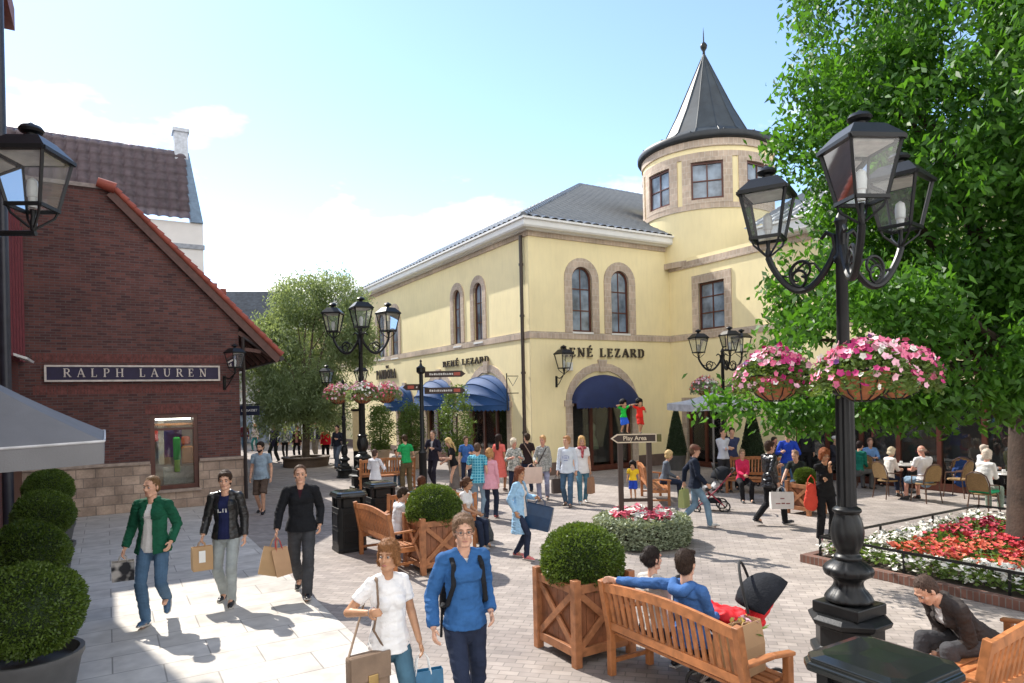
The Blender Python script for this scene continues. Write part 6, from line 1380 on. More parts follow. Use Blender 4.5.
        if st == 'ring':
            S_.cap(H(-.072, -.02, .01), H(-.05, -.085, .0), .018 * hk, .022 * hk); S_.cap(H(.072, -.02, .01), H(.05, -.085, .0), .018 * hk, .022 * hk); S_.cap(H(-.05, -.085, .0), H(.05, -.085, .0), .026 * hk, .026 * hk)
        ho = S_.build('hair', hm_, root, max(.0085, vox * .85), 2, wr=.005 if st in ('short', 'crop', 'bun') else .009, wsc=42)
        if tier < 2:
            nv = len(ho.data.vertices); P_ = np.empty(nv * 3, np.float32); ho.data.vertices.foreach_get('co', P_); P_ = P_.reshape(-1, 3); N_ = np.empty(nv * 3, np.float32); ho.data.vertex_normals.foreach_get('vector', N_); N_ = N_.reshape(-1, 3)
            rs_ = np.random.RandomState(int(px * 7 + py + h * 100) % 9999); ix = rs_.choice(nv, min(nv, 2600 if tier == 0 else 900)); P_, N_ = P_[ix], N_[ix]; n_ = len(ix)
            dn = np.array(HR @ V((0, -.25 if st != 'curly' else .3, -1))) + rs_.normal(0, .35 if st not in ('curly', 'bob') else .6, (n_, 3)); dn -= N_ * (dn * N_).sum(1)[:, None]; dn /= np.linalg.norm(dn, axis=1, keepdims=True) + 1e-6
            sd_ = np.cross(N_, dn); ln_ = rs_.uniform(.012, .032, n_)[:, None] * (.6 if st == 'crop' else 1.0) * hk; wd_ = .0016 * (1 if tier == 0 else 1.8)
            A_ = P_ - N_ * .002; Bt = P_ + dn * ln_ + N_ * rs_.uniform(.001, .007, n_)[:, None]
            V4 = np.stack([A_ - sd_ * wd_, A_ + sd_ * wd_, Bt + sd_ * wd_ * .3, Bt - sd_ * wd_ * .3], 1).reshape(-1, 3); np_mesh('hair_strands', V4, np.arange(4 * n_).reshape(n_, 4), hairmat(tuple(x * 1.25 for x in hc)), ho)
    if hat:
        S_ = Sh(); S_.ell(H(0, -.016, .055), tuple(x * hk for x in (.094, .108, .076)), HR); S_.cap(H(-.03, .09, .055), H(.03, .09, .055), .022 * hk, .022 * hk); S_.build('cap', fabric('hat' + str(hat), hat), root, .01, 2)
    if glasses:
        m = MB()
        for s in (-1, 1):
            m.tube([H(s * .031 + .021 * math.cos(a), .1005, .004 + .016 * math.sin(a)) for a in [i / 12 * 2 * math.pi for i in range(13)]], .0016, 5); m.tube([H(s * .052, .099, .01), H(s * .078, .0, .008)], .0018, 5)
        m.tube([H(-.01, .103, .008), H(.01, .103, .008)], .0018, 5); m.build('glasses', plain('glasses_frame', (.03, .02, .02), .3), root)
    W = Matrix.Translation(q) @ Matrix.Rotation(-rad(face), 4, 'Z')
    hand = {}
    for s, nm in ((-1, 'L'), (1, 'R')):
        a, e, w_ = A[s]; d = (w_ - e).normalized(); hand[nm] = W @ (w_ + d * .085 * k)
    return dict(root=root, hand=hand, W=W, U=lambda x, y, z: W @ U(x, y, z), sh={n: W @ sh[s] for s, n in ((-1, 'L'), (1, 'R'))}, H=lambda x, y, z: W @ H(x, y, z))
BLACK = (.012, .012, .014); JEAN = (.07, .13, .21); DJEAN = (.02, .028, .055); LJEAN = (.20, .29, .38)
def T_(col, **k): return dict(col=col, **k)
def Bm(mat=None, **k): return dict(mat=mat, **k)
LEATH = plain('leather_black', (.012, .012, .013), .38, .3, 9, .3, 30); PUFF = plain('puffer_black', (.012, .012, .015), .28, .3, 9, .2, 18)
BAGBR = (.42, .27, .14)
# --- three men, front left
p = person('man in dark green jacket and white T-shirt walking with one hand in pocket', 155, 621, 168, 1.90, tier=0, hair=('crop', (.16, .09, .04)), head=(-22, 5), legs='walkLf', armR=(.14, .04, -.49), armL='pocket',
    top=T_((.68, .66, .64), sleeve='short', hem=-.06, marks=((.3, .3, .32), [(-.05, .05, .36, .368)])), jacket=T_((.010, .085, .045), hem=-.07, open=(.085, .02, -.12, .03), collar=1, loose=1.1, wr=.009), bottom=Bm(denim(JEAN), fit=1.0), shoes=(.05, .11, .2), twist=-6)
paper_bag(p['hand']['R'], .26, .26, .12, (.12, .10, .11), 'small dark and pale shopping bag held by the man in the green jacket', rz=rad(30), tilt=rad(20), drop=.10, mat=mottled('marble_paper', (.03, .03, .035), (.5, .47, .44), 6))
p = person('man in black leather jacket and navy T-shirt walking between two other men', 228, 602, 172, 1.87, tier=0, hair=('short', (.05, .03, .02)), head=(4, 6), legs='walkl', armR=(.10, .10, -.47), armL='down', sk='fair',
    top=T_((.012, .016, .06), sleeve='short', hem=-.05, marks=((.6, .6, .6), [(-.05, -.035, .30, .35), (-.05, -.03, .335, .35), (-.01, .0, .30, .35), (.015, .04, .30, .312), (.05, .06, .30, .345)])), jacket=dict(mat=LEATH, hem=-.05, open=(.075, .055, -.12, .0), collar=1, wr=.007), bottom=Bm(denim((.30, .33, .33))), shoes=BLACK)
paper_bag(p['hand']['R'], .26, .32, .17, BAGBR, 'brown paper bag with white label held by the man in the leather jacket', rz=rad(35), drop=.08, mark=(WHITE, [(-.2, .12, .35, .85)]))
p = person('man in black zip jacket and charcoal trousers carrying two paper bags', 303, 594, 168, 1.90, tier=0, hair=('crop', (.09, .05, .03)), head=(6, 2), legs='walkL', armR=(.12, .16, -.48), armL=(.06, .02, -.47), build=1.06, sk='fair', smile=True,
    top=T_((.05, .012, .02), hem=-.04), jacket=T_((.010, .011, .014), hem=-.04, open=(-.02, .045, .30, 0), collar=1, loose=1.08, wr=.006, marks=None), bottom=Bm(col=(.05, .052, .058), fit=1.12), shoes=BLACK)
h_ = p['hand']['R']; paper_bag(h_, .25, .38, .13, BAGBR, 'tall tan paper bag held left of its pair by the man in the zip jacket', rz=rad(62), tilt=rad(0), drop=.17).rotation_euler = (0, rad(14), rad(20)); paper_bag(h_ + Vector((.02, -.03, -.01)), .22, .38, .14, (.45, .28, .16), 'tall tan paper bag with reddish handles, right one of the pair', rz=rad(40), drop=.17, handle=plain('red_cord', (.4, .06, .06), .6)).rotation_euler = (0, rad(-9), rad(30))
# --- couple in front
qf = AT(466, 512, 5.6); hm = 1.86
p = person('man in blue V-neck jumper with black backpack and glasses', 0, 0, 158, hm, tier=0, loc=(qf.x - .03, 5.62, 0), hair=('short', (.17, .105, .065)), head=(-12, 3), legs='walkR', armR=(.12, .10, -.47), armL=(.04, .06, -.42), glasses=True, sk='fair', lean=0,
    top=T_((.7, .7, .68), hem=.02, sleeve='none', loose=.74), jacket=dict(col=(.032, .11, .28), hem=-.03, open=(-.045, .055, .40, 0), name='jumper', wr=.009, loose=.96), bottom=Bm(denim(DJEAN)), shoes=BLACK, build=.94)
pm = p; bp = empty('backpack', p['U'](0, -.17, .1), -rad(158), 'black backpack worn by the man in the blue jumper', 'backpack'); S_ = Sh(); S_.cap((0, -.06, -.02), (0, -.04, .28), .15, .13, .62, (1, 0, 0)); S_.cap((0, -.14, 0), (0, -.13, .12), .09, .08, .5, (1, 0, 0)); S_.build('pack', fabric('pack_black', (.014, .015, .018)), bp, .012, 2, wr=.006)
for s in (-1, 1):
    m = MB(); pts = [(s * .08, .02, .36), (s * .10, .10, .43), (s * .115, .19, .455), (s * .12, .29, .38), (s * .13, .305, .22), (s * .165, .24, .06), (s * .16, .08, .0), (s * .12, -.02, 0)]
    for a, b in zip(pts, pts[1:]): m.bar(a, b, .06, .018, up=(0, 1, .3) if abs(a[1] - b[1]) < .06 else (0, 0, 1))
    Sh_ = Sh(); Sh_.chain([Vector(q) for q in pts], [.024] * 8, flat=.5, side=(1, 0, 0)); Sh_.build('strap', MATS['cloth_pack_black'], bp, .009, 2)
MB().tube([(.17, .1, 0), (.19, .15, -.1), (.2, .16, -.22)], .011, 6).build('strap_tail', MATS['cloth_pack_black'], bp)
qw = AT(383, 538, 5.45)
p = person('short haired woman in white T-shirt and jeans with shoulder bag', 0, 0, 152, 1.69, 'f', 'tan', 0, loc=(qw.x + .03, 5.45, 0), hair=('bob', (.22, .10, .04)), head=(-38, -2), legs='walkL', armR=(.10, .20, -.17), armL=(.10, .10, -.50),
    top=T_((.78, .77, .76), sleeve='short', hem=-.07, wr=.007, loose=1.02), bottom=Bm(denim((.055, .12, .17)), fit=1.0), shoes=(.2, .12, .08))
bg_ = empty('shoulder_bag', p['U'](.21, .10, -.03), -rad(152 - 8), 'taupe suede shoulder bag hanging from the shoulder of the woman in the white T-shirt', 'bag'); SU = plain('suede_taupe', (.21, .145, .10), .95, .15, 7, .3, 60)
m = MB(); m.bb(-.17, .17, -.055, .055, -.36, 0); m.build('bag_body', SU, bg_, bevel=.03); m = MB().bb(-.165, .165, .05, .075, -.2, .005); m.build('flap', SU, bg_, bevel=.012)
m = MB().bb(-.05, .03, .07, .085, -.24, -.15); m.build('buckle', plain('brass', (.5, .35, .15), .3, metal=1), bg_, bevel=.004)
m = MB(); inv = (Matrix.Translation(p['U'](.21, .10, -.03)) @ Matrix.Rotation(-rad(144), 4, 'Z')).inverted(); sp = [Vector((-.15, 0, -.02)), inv @ p['U'](.175, .165, .16), inv @ p['U'](.13, .155, .36), inv @ p['U'](.11, .06, .53), inv @ p['U'](.12, -.07, .52), inv @ p['U'](.2, -.13, .2), Vector((.16, 0, -.02))]
S_ = Sh(); S_.chain(sp, [.02] * 7, flat=.35, side=(0, 1, .2)); S_.build('strap', SU, bg_, .008, 2)
paper_bag(p['hand']['L'], .32, .34, .12, (.03, .14, .26), 'blue glossy shopping bag at the bottom edge held by the woman in the white T-shirt', rz=rad(20), drop=.16, mat=plain('blue_gloss_paper', (.03, .14, .26), .25), handle=WHITE)
MB().tube([p['W'].inverted() @ (p['hand']['R'] + Vector((0, 0, 0))) + Vector((.035 * math.cos(a), -.03, .035 * math.sin(a))) for a in [i / 10 * 6.283 for i in range(11)]], .004, 5).build('bracelet', plain('silver', (.6, .6, .6), .2, metal=1), p['root'])
# --- seated couple with stroller
sv_ = lambda o, along, out: Vector((o.x, o.y, 0)) - LD * along + RD * out       # along>0 toward camera
fr_deg = 90 - math.degrees(TH)        # compass heading of RD
p = person('man in blue hooded top seated on the foreground bench with his arm along its back', 0, 0, fr_deg - 8, 1.80, tier=0, loc=sv_(benchF, -.02, .28), hair=('short', (.035, .022, .016)), head=(10, 0), legs='sit', armL=(.52, -.16, -.02), armR='lap', seat=.44,
    top=T_((.05, .13, .33), name='hooded_top', wr=.009, loose=1.05), bottom=Bm(denim(DJEAN)), shoes=BLACK, lean=-6)
S_ = Sh(); W_i = p['W'].inverted(); S_.chain([W_i @ p['U'](-.09, -.06, .54), W_i @ p['U'](-.05, -.13, .50), W_i @ p['U'](.05, -.13, .50), W_i @ p['U'](.09, -.06, .54)], [.045, .055, .055, .045]); S_.build('hood', MATS['cloth_t(0.05, 0.13, 0.33)'], p['root'], .011, 3)
p = person('dark haired woman with low bun seated at the far end of the foreground bench', 0, 0, fr_deg - 5, 1.66, 'f', 'fair', 0, loc=sv_(benchF, -.50, .28), hair=('bun', (.02, .014, .012)), head=(-8, 4), legs='sit', armL='lap', armR='lap', seat=.44, top=T_((.55, .52, .48), sleeve='short', wr=.006), bottom=Bm(denim(DJEAN)), shoes=BLACK, lean=-3)
# --- man with phone at right
p = person('man in dark grey jacket bent forward over his phone', 0, 0, 262, 1.78, tier=0, build=1.12, loc=tuple(stone_seat.location + Vector((.06, .0, 0))), hair=('crop', (.07, .045, .035)), head=(0, 30), legs='sitw', armL='phone', armR='phone', seat=.42, lean=46, sk='fair', top=T_((.55, .55, .55), hem=.0), jacket=T_((.045, .038, .036), hem=-.08, collar=1, wr=.009, open=(.03, .05, .0, 0), loose=1.05), bottom=Bm(col=(.06, .06, .065)), shoes=BLACK)
ph = empty('phone', (p['hand']['L'] + p['hand']['R']) / 2 + Vector((-.02, 0, .03)), rad(20), 'white phone in the hands of the man bent forward', 'phone'); MB().box((0, 0, 0), (.07, .14, .009)).build('case', WHITE, ph, bevel=.003)
MB().box((0, 0, .0055), (.062, .128, .002)).build('screen', plain('phone_screen', (.02, .02, .025), .1), ph)
# --- middle left
p = person('bearded man in light blue T-shirt and brown shorts walking alone', 262, 513, 178, 1.82, tier=1, hair=('short', (.03, .02, .015)), head=(-10, 8), legs='walkl', top=T_((.26, .34, .42), sleeve='short', hem=-.07, loose=1.05), bottom=dict(kind='shorts', col=(.10, .07, .055)), shoes=BLACK, build=1.08, belly=.01)
S_ = Sh(); Wi = p['W'].inverted(); S_.cap(Wi @ p['H'](-.04, .045, -.07), Wi @ p['H'](0, .075, -.095), .03, .032); S_.cap(Wi @ p['H'](.04, .045, -.07), Wi @ p['H'](0, .075, -.095), .03, .032); S_.build('beard', hairmat((.03, .02, .015)), p['root'], .009, 2)
person('boy in white T-shirt seated on the bench beside the left bins', 0, 0, fr_deg, 1.62, tier=1, loc=sv_(benchB, .15, .28), hair=('short', (.045, .03, .02)), head=(-10, 18), legs='sit', armL='phone', armR='phone', seat=.44, lean=12, top=T_((.72, .74, .78), sleeve='short', hem=-.04), bottom=Bm(denim(DJEAN)), shoes=BLACK)
person('child in white shirt and dark trousers standing behind the bins', 376, 506, 20, 1.48, tier=1, hair=('crop', (.10, .06, .05)), legs='stand', armL='bent', armR='bent', top=T_((.72, .73, .78), sleeve='half', hem=-.12, loose=1.1), bottom=Bm(denim(DJEAN)), shoes=BLACK)
p = person('man in bright green T-shirt with olive trousers beside a potted shrub', 407, 493, 330, 1.72, tier=1, hair=('short', (.06, .035, .02)), head=(15, 18), lean=8, legs='stand', armL='holdf', armR='bent', top=T_((.02, .33, .10), sleeve='short', hem=-.04), bottom=Bm(col=(.13, .095, .05), fit=1.2), shoes=(.1, .2, .28))
person('small child in a grey top behind the man in green', 397, 487, 150, 1.2, tier=2, hair=('short', (.1, .06, .04)), legs='stand', armL='bent', top=T_((.3, .33, .35)), bottom=Bm(denim(JEAN)))
p = person('tall man in dark navy suit facing the shops', 434, 486, 200, 1.80, tier=1, hair=('crop', (.10, .065, .045)), head=(-5, 0), legs='walkl', armL='bent', armR='bent', top=T_((.5, .5, .52)), jacket=T_((.022, .02, .035), hem=-.12, open=(.01, .05, .18, 0)), bottom=Bm(col=(.022, .02, .032)), shoes=BLACK)
p = person('blonde woman in black top and long grey skirt bending her head', 455, 496, 262, 1.66, 'f', 'fair', 1, hair=('long', (.62, .44, .2)), head=(0, 25), lean=12, legs='stand', armL='bent', armR='lap', top=T_((.012, .012, .014), sleeve='short'), bottom=dict(kind='skirt', col=(.15, .13, .12), len=.7), shoes=BLACK)
MB().bb(0, 0, 0, 0, 0, 0) if 0 else None
person('boy in blue shirt standing behind the man in the turquoise check shirt', 467, 490, 175, 1.62, tier=1, hair=('short', (.10, .065, .04)), head=(20, 5), legs='stand', armL='bent', top=T_((.05, .14, .40), sleeve='short'), bottom=Bm(denim(DJEAN)))
p = person('seated woman in white T-shirt with sunglasses on her head', 0, 0, 115, 1.62, 'f', 'tan', 1, loc=tuple(G(464, 547) + Vector((0, .05, 0))), hair=('ponytail', (.10, .05, .03)), head=(15, 8), legs='sit', armL='lap', armR='lap', seat=.46, lean=8, top=T_((.76, .75, .75), sleeve='short'), bottom=Bm(denim(DJEAN)), shoes=(.3, .3, .3)); pw4 = p
Wi = p['W'].inverted(); m = MB()
for s in (-1, 1): m.ell(Wi @ p['H'](s * .032, .075, .088), (.028, .012, .02), 10, 6)
m.build('sunglasses', plain('dark_lens', (.01, .01, .012), .15), p['root'], True)
person('small child with red brown hair seated with back turned behind the clipped ball', 0, 0, 20, 1.3, tier=2, loc=tuple(G(423, 541)), hair=('bob', (.09, .035, .018)), legs='sit', armL='lap', armR='lap', seat=.55, top=T_((.5, .1, .08)), bottom=Bm(denim(DJEAN)))
dbp = empty('rucksack', G(484, 541), rad(20), 'dark grey rucksack standing on the paving by the seated woman', 'rucksack'); S_ = Sh(); S_.cap((0, 0, .1), (0, .0, .36), .20, .12, .75, (1, 0, 0), fa=False); S_.cap((0, -.12, .12), (0, -.1, .22), .12, .1, .5, (1, 0, 0)); S_.build('pack', fabric('pack_grey', (.07, .075, .08)), dbp, .016, 2, wr=.02, wsc=7, post=lambda c: np.maximum(c, np.array([-9, -9, 0.0]))); MB().tube([(-.05, 0, .48), (-.03, 0, .54), (.03, 0, .54), (.05, 0, .48)], .01, 6).build('handle', MATS['cloth_pack_grey'], dbp)
person('man in turquoise check shirt and light jeans seen from behind', 479, 519, 15, 1.74, tier=1, hair=('crop', (.11, .07, .05)), head=(0, 4), legs='stand', armL='bent', armR='down', top=dict(mat=checkmat('turquoise_check', (.02, .26, .42), (.22, .58, .68), 5), sleeve='short', hem=-.10, loose=1.08), bottom=Bm(denim(LJEAN)), shoes=(.1, .08, .07), build=1.05)
person('woman in long pale pink blouse and dark jeans seen from behind', 491, 519, 10, 1.64, 'f', 'pink', 1, hair=('bob', (.50, .28, .12)), head=(-15, 0), legs='walkr', armL='bent', armR='down', top=T_((.72, .36, .44), hem=-.16, loose=1.15), bottom=Bm(denim(DJEAN)), shoes=(.3, .05, .05))
person('dark haired woman in coral dress near the nearest blue awning', 500, 492, 20, 1.72, 'f', 'tan', 1, hair=('long', (.03, .018, .015)), head=(-20, 0), legs='walkr', armL='down', armR='down', top=T_((.78, .17, .14), sleeve='short', hem=-.2, loose=1.1), bottom=dict(kind='dress', col=(.78, .17, .14), len=.45, fit=1.15), shoes=(.1, .05, .04))
person('white haired woman in grey patterned blouse with pink bag', 515, 499, 170, 1.64, 'f', 'pink', 1, hair=('curly', (.72, .62, .48)), head=(20, 8), legs='stand', armL='bent', armR='bent', top=dict(mat=mottled('grey_print', (.20, .22, .20), (.50, .50, .46)), sleeve='half', hem=-.1, loose=1.15), bottom=Bm(denim(DJEAN)), build=1.1)
p = person('man in dark brown T-shirt with shoulder strap behind the white haired woman', 528, 492, 340, 1.70, tier=1, hair=('short', (.05, .03, .02)), head=(20, 0), legs='stand', armL='bent', top=T_((.03, .018, .018), sleeve='short', hem=-.08), bottom=Bm(denim(DJEAN)))
Wi = p['W'].inverted(); S_ = Sh(); S_.chain([Wi @ p['U'](-.12, -.08, .52), Wi @ p['U'](0, -.125, .3), Wi @ p['U'](.13, -.10, .08)], [.016] * 3); S_.build('strap', fabric('strap_tan', (.35, .25, .2)), p['root'], .012, 1)
p = person('fair haired woman in grey cardigan with crossbody strap and pale bag', 544, 500, 190, 1.76, 'f', 'pink', 1, hair=('short', (.55, .33, .15)), head=(-15, 5), legs='walkr', armL='down', armR='holdf', top=dict(mat=mottled('grey_knit', (.22, .23, .22), (.40, .40, .38), 30), hem=-.12, loose=1.12), bottom=Bm(denim((.3, .32, .45))), shoes=(.2, .15, .12))
paper_bag(p['hand']['R'] + Vector((-.12, -.05, -.02)), .56, .42, .16, (.66, .50, .42), 'large pale pink shopping bag held by the woman in the grey cardigan', rz=rad(8), drop=.10)
Wi = p['W'].inverted(); S_ = Sh(); S_.chain([Wi @ p['U'](-.10, .09, .50), Wi @ p['U'](0, .135, .3), Wi @ p['U'](.13, .10, .08)], [.014] * 3); S_.build('strap', fabric('strap_dark', (.05, .03, .03)), p['root'], .012, 1)
p = person('young man in white printed sweatshirt and jeans walking beside a woman', 568, 506, 195, 1.80, tier=1, hair=('short', (.42, .22, .10)), head=(-30, 0), legs='walkl', armL='down', armR='down', top=T_((.66, .72, .80), hem=-.08, loose=1.06, marks=((.15, .2, .4), [(-.06, .05, .34, .352), (-.08, -.065, .28, .34), (.065, .08, .28, .34), (-.05, .05, .23, .245), (-.04, .04, .285, .305)])), bottom=Bm(denim(JEAN)), shoes=(.12, .09, .07))
paper_bag(p['hand']['R'], .3, .36, .14, (.05, .035, .03), 'dark shopping bag held low by the man in the white sweatshirt', rz=rad(20), drop=.12)
p = person('blonde woman in white top with red scarf and blue jeans', 583, 503, 178, 1.76, 'f', 'fair', 1, hair=('long', (.60, .38, .16)), head=(5, 3), legs='walkr', armL='down', armR='down', top=T_((.76, .74, .74), sleeve='short', hem=-.12, loose=1.05), bottom=Bm(denim((.09, .20, .27))), shoes=(.6, .6, .58))
Wi = p['W'].inverted(); S_ = Sh(); S_.chain([Wi @ p['U'](.085 * math.cos(a), .02 + .085 * math.sin(a), .53) for a in [i / 8 * 6.283 for i in range(9)]], [.04] * 9); S_.cap(Wi @ p['U'](0, .12, .48), Wi @ p['U'](.01, .145, .30), .055, .035, .6); S_.build('scarf', mottled('red_scarf', (.35, .03, .05), (.55, .2, .2)), p['root'], .013, 2, wr=.01, wsc=16)
paper_bag(p['hand']['L'], .26, .42, .12, (.36, .2, .12), 'narrow brown and black paper bag held by the woman with the red scarf', rz=rad(60), drop=.12)
p = person('woman in long light blue cardigan carrying a navy bag', 521, 558, 118, 1.60, 'f', 'tan', 0, hair=('long', (.16, .055, .03)), head=(-12, 8), legs='walkr', armR=(.08, .02, -.48), armL=(.06, .25, -.26), top=T_((.72, .66, .62), sleeve='short', hem=-.1), jacket=T_((.30, .50, .70), name='cardigan', hem=-.42, open=(.10, .04, -.5, .0), loose=1.12, wr=.009), bottom=Bm(denim(DJEAN), fit=.9), shoes=(.62, .18, .18))
paper_bag(p['hand']['L'] + Vector((.05, 0, 0)), .48, .42, .16, (.012, .045, .11), 'large navy blue bag held by the woman in the light blue cardigan', rz=rad(-12), drop=.12, tilt=0, mat=plain('navy_paper', (.012, .045, .11), .35)).rotation_euler = (0, rad(12), rad(-15))
# --- far street
person('white haired man in dark red top near the hanging sign', 245, 452, 175, 1.72, tier=2, hair=('short', (.6, .58, .55)), legs='walkl', top=T_((.10, .02, .03)), bottom=Bm(denim(JEAN)))
person('fair haired person in white top and teal jeans by the far shop', 255.5, 451, 190, 1.6, 'f', tier=2, hair=('long', (.5, .35, .2)), legs='walkr', top=T_((.6, .55, .5)), bottom=Bm(denim((.05, .2, .2))))
person('tall person in dark blue coat left of the street tree', 275, 462, 200, 1.82, tier=2, hair=('short', (.08, .06, .07)), legs='walkr', top=T_((.05, .05, .10), hem=-.2), bottom=Bm(col=(.03, .035, .04), fit=1.2))
person('person in grey and white top with black bag left of the tree trunk', 285.5, 459, 170, 1.66, 'f', tier=2, hair=('short', (.2, .14, .1)), legs='walkl', top=dict(mat=mottled('grey_white', (.1, .12, .12), (.45, .48, .46), 6), loose=1.1), bottom=Bm(col=BLACK, fit=.9))
person('woman in dark open jacket and pink scarf next to the tree trunk', 297.5, 460, 178, 1.68, 'f', tier=2, hair=('bob', (.18, .08, .05)), legs='walkr', top=T_((.55, .25, .25)), jacket=T_((.06, .02, .025), open=(.06, .05, -.1, 0)), bottom=Bm(col=BLACK, fit=.9))
person('man in dark blazer and light trousers right of the tree trunk', 316, 457, 185, 1.78, tier=2, hair=('short', (.3, .2, .13)), legs='walkl', top=T_((.6, .62, .68)), jacket=T_((.03, .03, .06), open=(.05, .05, -.1, 0)), bottom=Bm(col=(.22, .2, .17), fit=1.2))
person('blonde woman in bright red jacket and black trousers', 326, 463.5, 170, 1.70, 'f', tier=2, hair=('bob', (.5, .28, .1)), legs='walkR', top=T_((.75, .02, .045), loose=1.12), bottom=Bm(col=BLACK))
person('person in dark navy jacket and flared grey jeans behind the lamp post', 338, 468, 195, 1.80, tier=2, hair=('short', (.04, .03, .03)), legs='walkL', armL='bent', top=T_((.02, .022, .035)), bottom=Bm(denim((.09, .11, .15)), fit=1.3))
# --- right half
p = person('older man in flat brown cap, navy jacket and pale jeans striding right', 696, 527, 100, 1.74, tier=1, hair=('short', (.14, .08, .05)), hat=(.17, .07, .05), head=(-5, 5), legs='walkR', armL='swingb', armR='swingf', top=T_((.35, .3, .25)), jacket=T_((.012, .018, .035), hem=-.08, open=(-.02, .05, .25, 0), collar=1), bottom=Bm(denim((.16, .25, .34))), shoes=(.55, .53, .5))
paper_bag(p['hand']['L'] + Vector((0, 0, 0)), .28, .38, .14, (.36, .40, .16), 'pale green bag carried by the man in the flat cap', rz=rad(50), drop=.08)
pbl = b5 + RD * .1
person('blonde woman in grey top seated sideways on the bench by the yellow wall', 0, 0, 95, 1.64, 'f', tier=1, loc=tuple(G(672, 503) + Vector((-.1, .45, 0))), hair=('curly', (.66, .48, .24)), head=(0, 10), legs='sit', armL='lap', armR='lap', seat=.45, lean=12, top=T_((.10, .12, .15)), bottom=Bm(denim(DJEAN)))
p = person('man in shiny black puffer jacket walking with a white bag', 771, 525, 75, 1.78, tier=0, hair=('short', (.06, .035, .025)), head=(-10, 3), legs='walkR', armL='bent', armR=(.08, .0, -.48), sk='fair', jacket=dict(mat=PUFF, hem=-.12, name='puffer_jacket', collar=1, wr=.012, wsc=7, loose=1.15), bottom=Bm(col=BLACK), shoes=(.02, .02, .03))
paper_bag(p['hand']['R'] + Vector((.03, -.04, 0)), .46, .34, .14, (.70, .68, .66), 'white carrier bag with small red print held by the man in the puffer jacket', rz=rad(-3), drop=.12, mark=(plain('print_dark', (.25, .08, .08), .6), [(-.1, .08, .60, .66), (-.3, -.1, .30, .36), (-.05, .1, .30, .38), (.15, .32, .29, .36)]))
p = person('red haired woman in black top and trousers with her hand at her mouth', 826, 540, 178, 1.68, 'f', 'tan', 0, hair=('curly', (.30, .10, .04)), head=(0, 5), legs='stand', armR=(-.15, .20, .02), armL='fold', top=T_((.012, .012, .013), sleeve='short', hem=-.08, loose=1.08), bottom=Bm(col=BLACK, fit=1.1), shoes=(.12, .03, .04), build=1.1)
rbg = empty('red_bag', p['U'](.28, .02, .12), rad(15), 'coral red handbag on the arm of the woman in black', 'bag'); S_ = Sh(); S_.cap((0, 0, -.30), (0, 0, -.05), .17, .10, .45, (1, 0, 0)); S_.build('bag_body', fabric('coral_bag', (.62, .07, .045)), rbg, .013, 2, wr=.01); MB().tube([(-.1, 0, -.05), (-.07, 0, .12), (0, 0, .2), (.07, 0, .12), (.1, 0, -.05)], .011, 6).build('handle', MATS['cloth_coral_bag'], rbg)
person('man in white shirt standing by the parasol pole', 724, 492, 160, 1.78, tier=2, hair=('short', (.06, .04, .03)), legs='stand', armL='fold', armR='fold', top=T_((.55, .58, .65)), bottom=Bm(col=(.03, .03, .035)))
person('person in dark blue shirt standing by the dark doorway', 733, 489, 190, 1.76, tier=2, hair=('short', (.04, .03, .02)), legs='stand', armL='fold', top=T_((.04, .05, .11)), bottom=Bm(col=(.03, .03, .035)))
person('woman in raspberry red jacket seated on the bench behind the puffer jacket', 0, 0, 185, 1.64, 'f', tier=1, loc=tuple(G(743, 500)), hair=('short', (.3, .2, .12)), legs='sit', armL='lap', armR='lap', seat=.45, top=T_((.60, .03, .10)), bottom=Bm(col=BLACK))
person('man in bright blue sweater standing behind the bench', 789, 498, 200, 1.76, tier=1, hair=('short', (.2, .16, .14)), legs='stand', armL='bent', armR='bent', top=T_((.02, .06, .42), loose=1.1), bottom=Bm(denim(JEAN)))
person('man in dark T-shirt seated beside the wooden planter leaning left', 0, 0, 225, 1.76, tier=1, loc=tuple(G(800, 504)), hair=('crop', (.25, .15, .1)), head=(0, 10), legs='sitw', armL='knee', armR='reach', seat=.46, lean=18, top=T_((.02, .025, .022), sleeve='short'), bottom=Bm(denim(JEAN)))
# terrace
c1 = chair(888, 498, 75, 'rattan chair under the white haired woman, left of the front terrace table')
person('white haired woman in white blouse seated in profile on a rattan chair', 0, 0, 75, 1.60, 'f', 'fair', 1, loc=tuple(c1), hair=('bob', (.70, .58, .42)), head=(0, 12), legs='sit', armL='table', armR='table', seat=.46, lean=12, top=T_((.74, .68, .62), sleeve='half', loose=1.08), bottom=dict(kind='capri', mat=denim(DJEAN)), build=1.1)
c2 = chair(926, 502, 350, 'rattan chair seen from behind under the bald man in white')
person('balding man in white T-shirt seated with his back to the camera', 0, 0, 350, 1.80, 'm', 'pink', 1, loc=tuple(c2), hair=('ring', (.5, .35, .28)), head=(0, 5), legs='sitw', armL='table', armR='table', seat=.46, lean=8, top=T_((.74, .72, .72), sleeve='short', loose=1.1), bottom=dict(kind='shorts', mat=denim(LJEAN)), build=1.12)
table(908, 492, 'round cafe table between the white haired woman and the bald man'); table(1012, 505, 'round cafe table at the right behind the tree trunk'); table(940, 478, 'round cafe table in the shade further back'); table(868, 478, 'round cafe table beside the person in dark green')
chair(880, 482, 200, 'rattan chair facing the camera behind the front table'); c3 = chair(962, 492, 30, 'rattan chair with a blue jacket over its back'); chair(968, 482, 170, 'empty rattan chair behind the one with the blue jacket'); chair(945, 478, 200, 'rattan chair in deep shade behind the bald man')
c4 = chair(984, 514, 60, 'rattan chair at the right beside the tree trunk with green cushion')
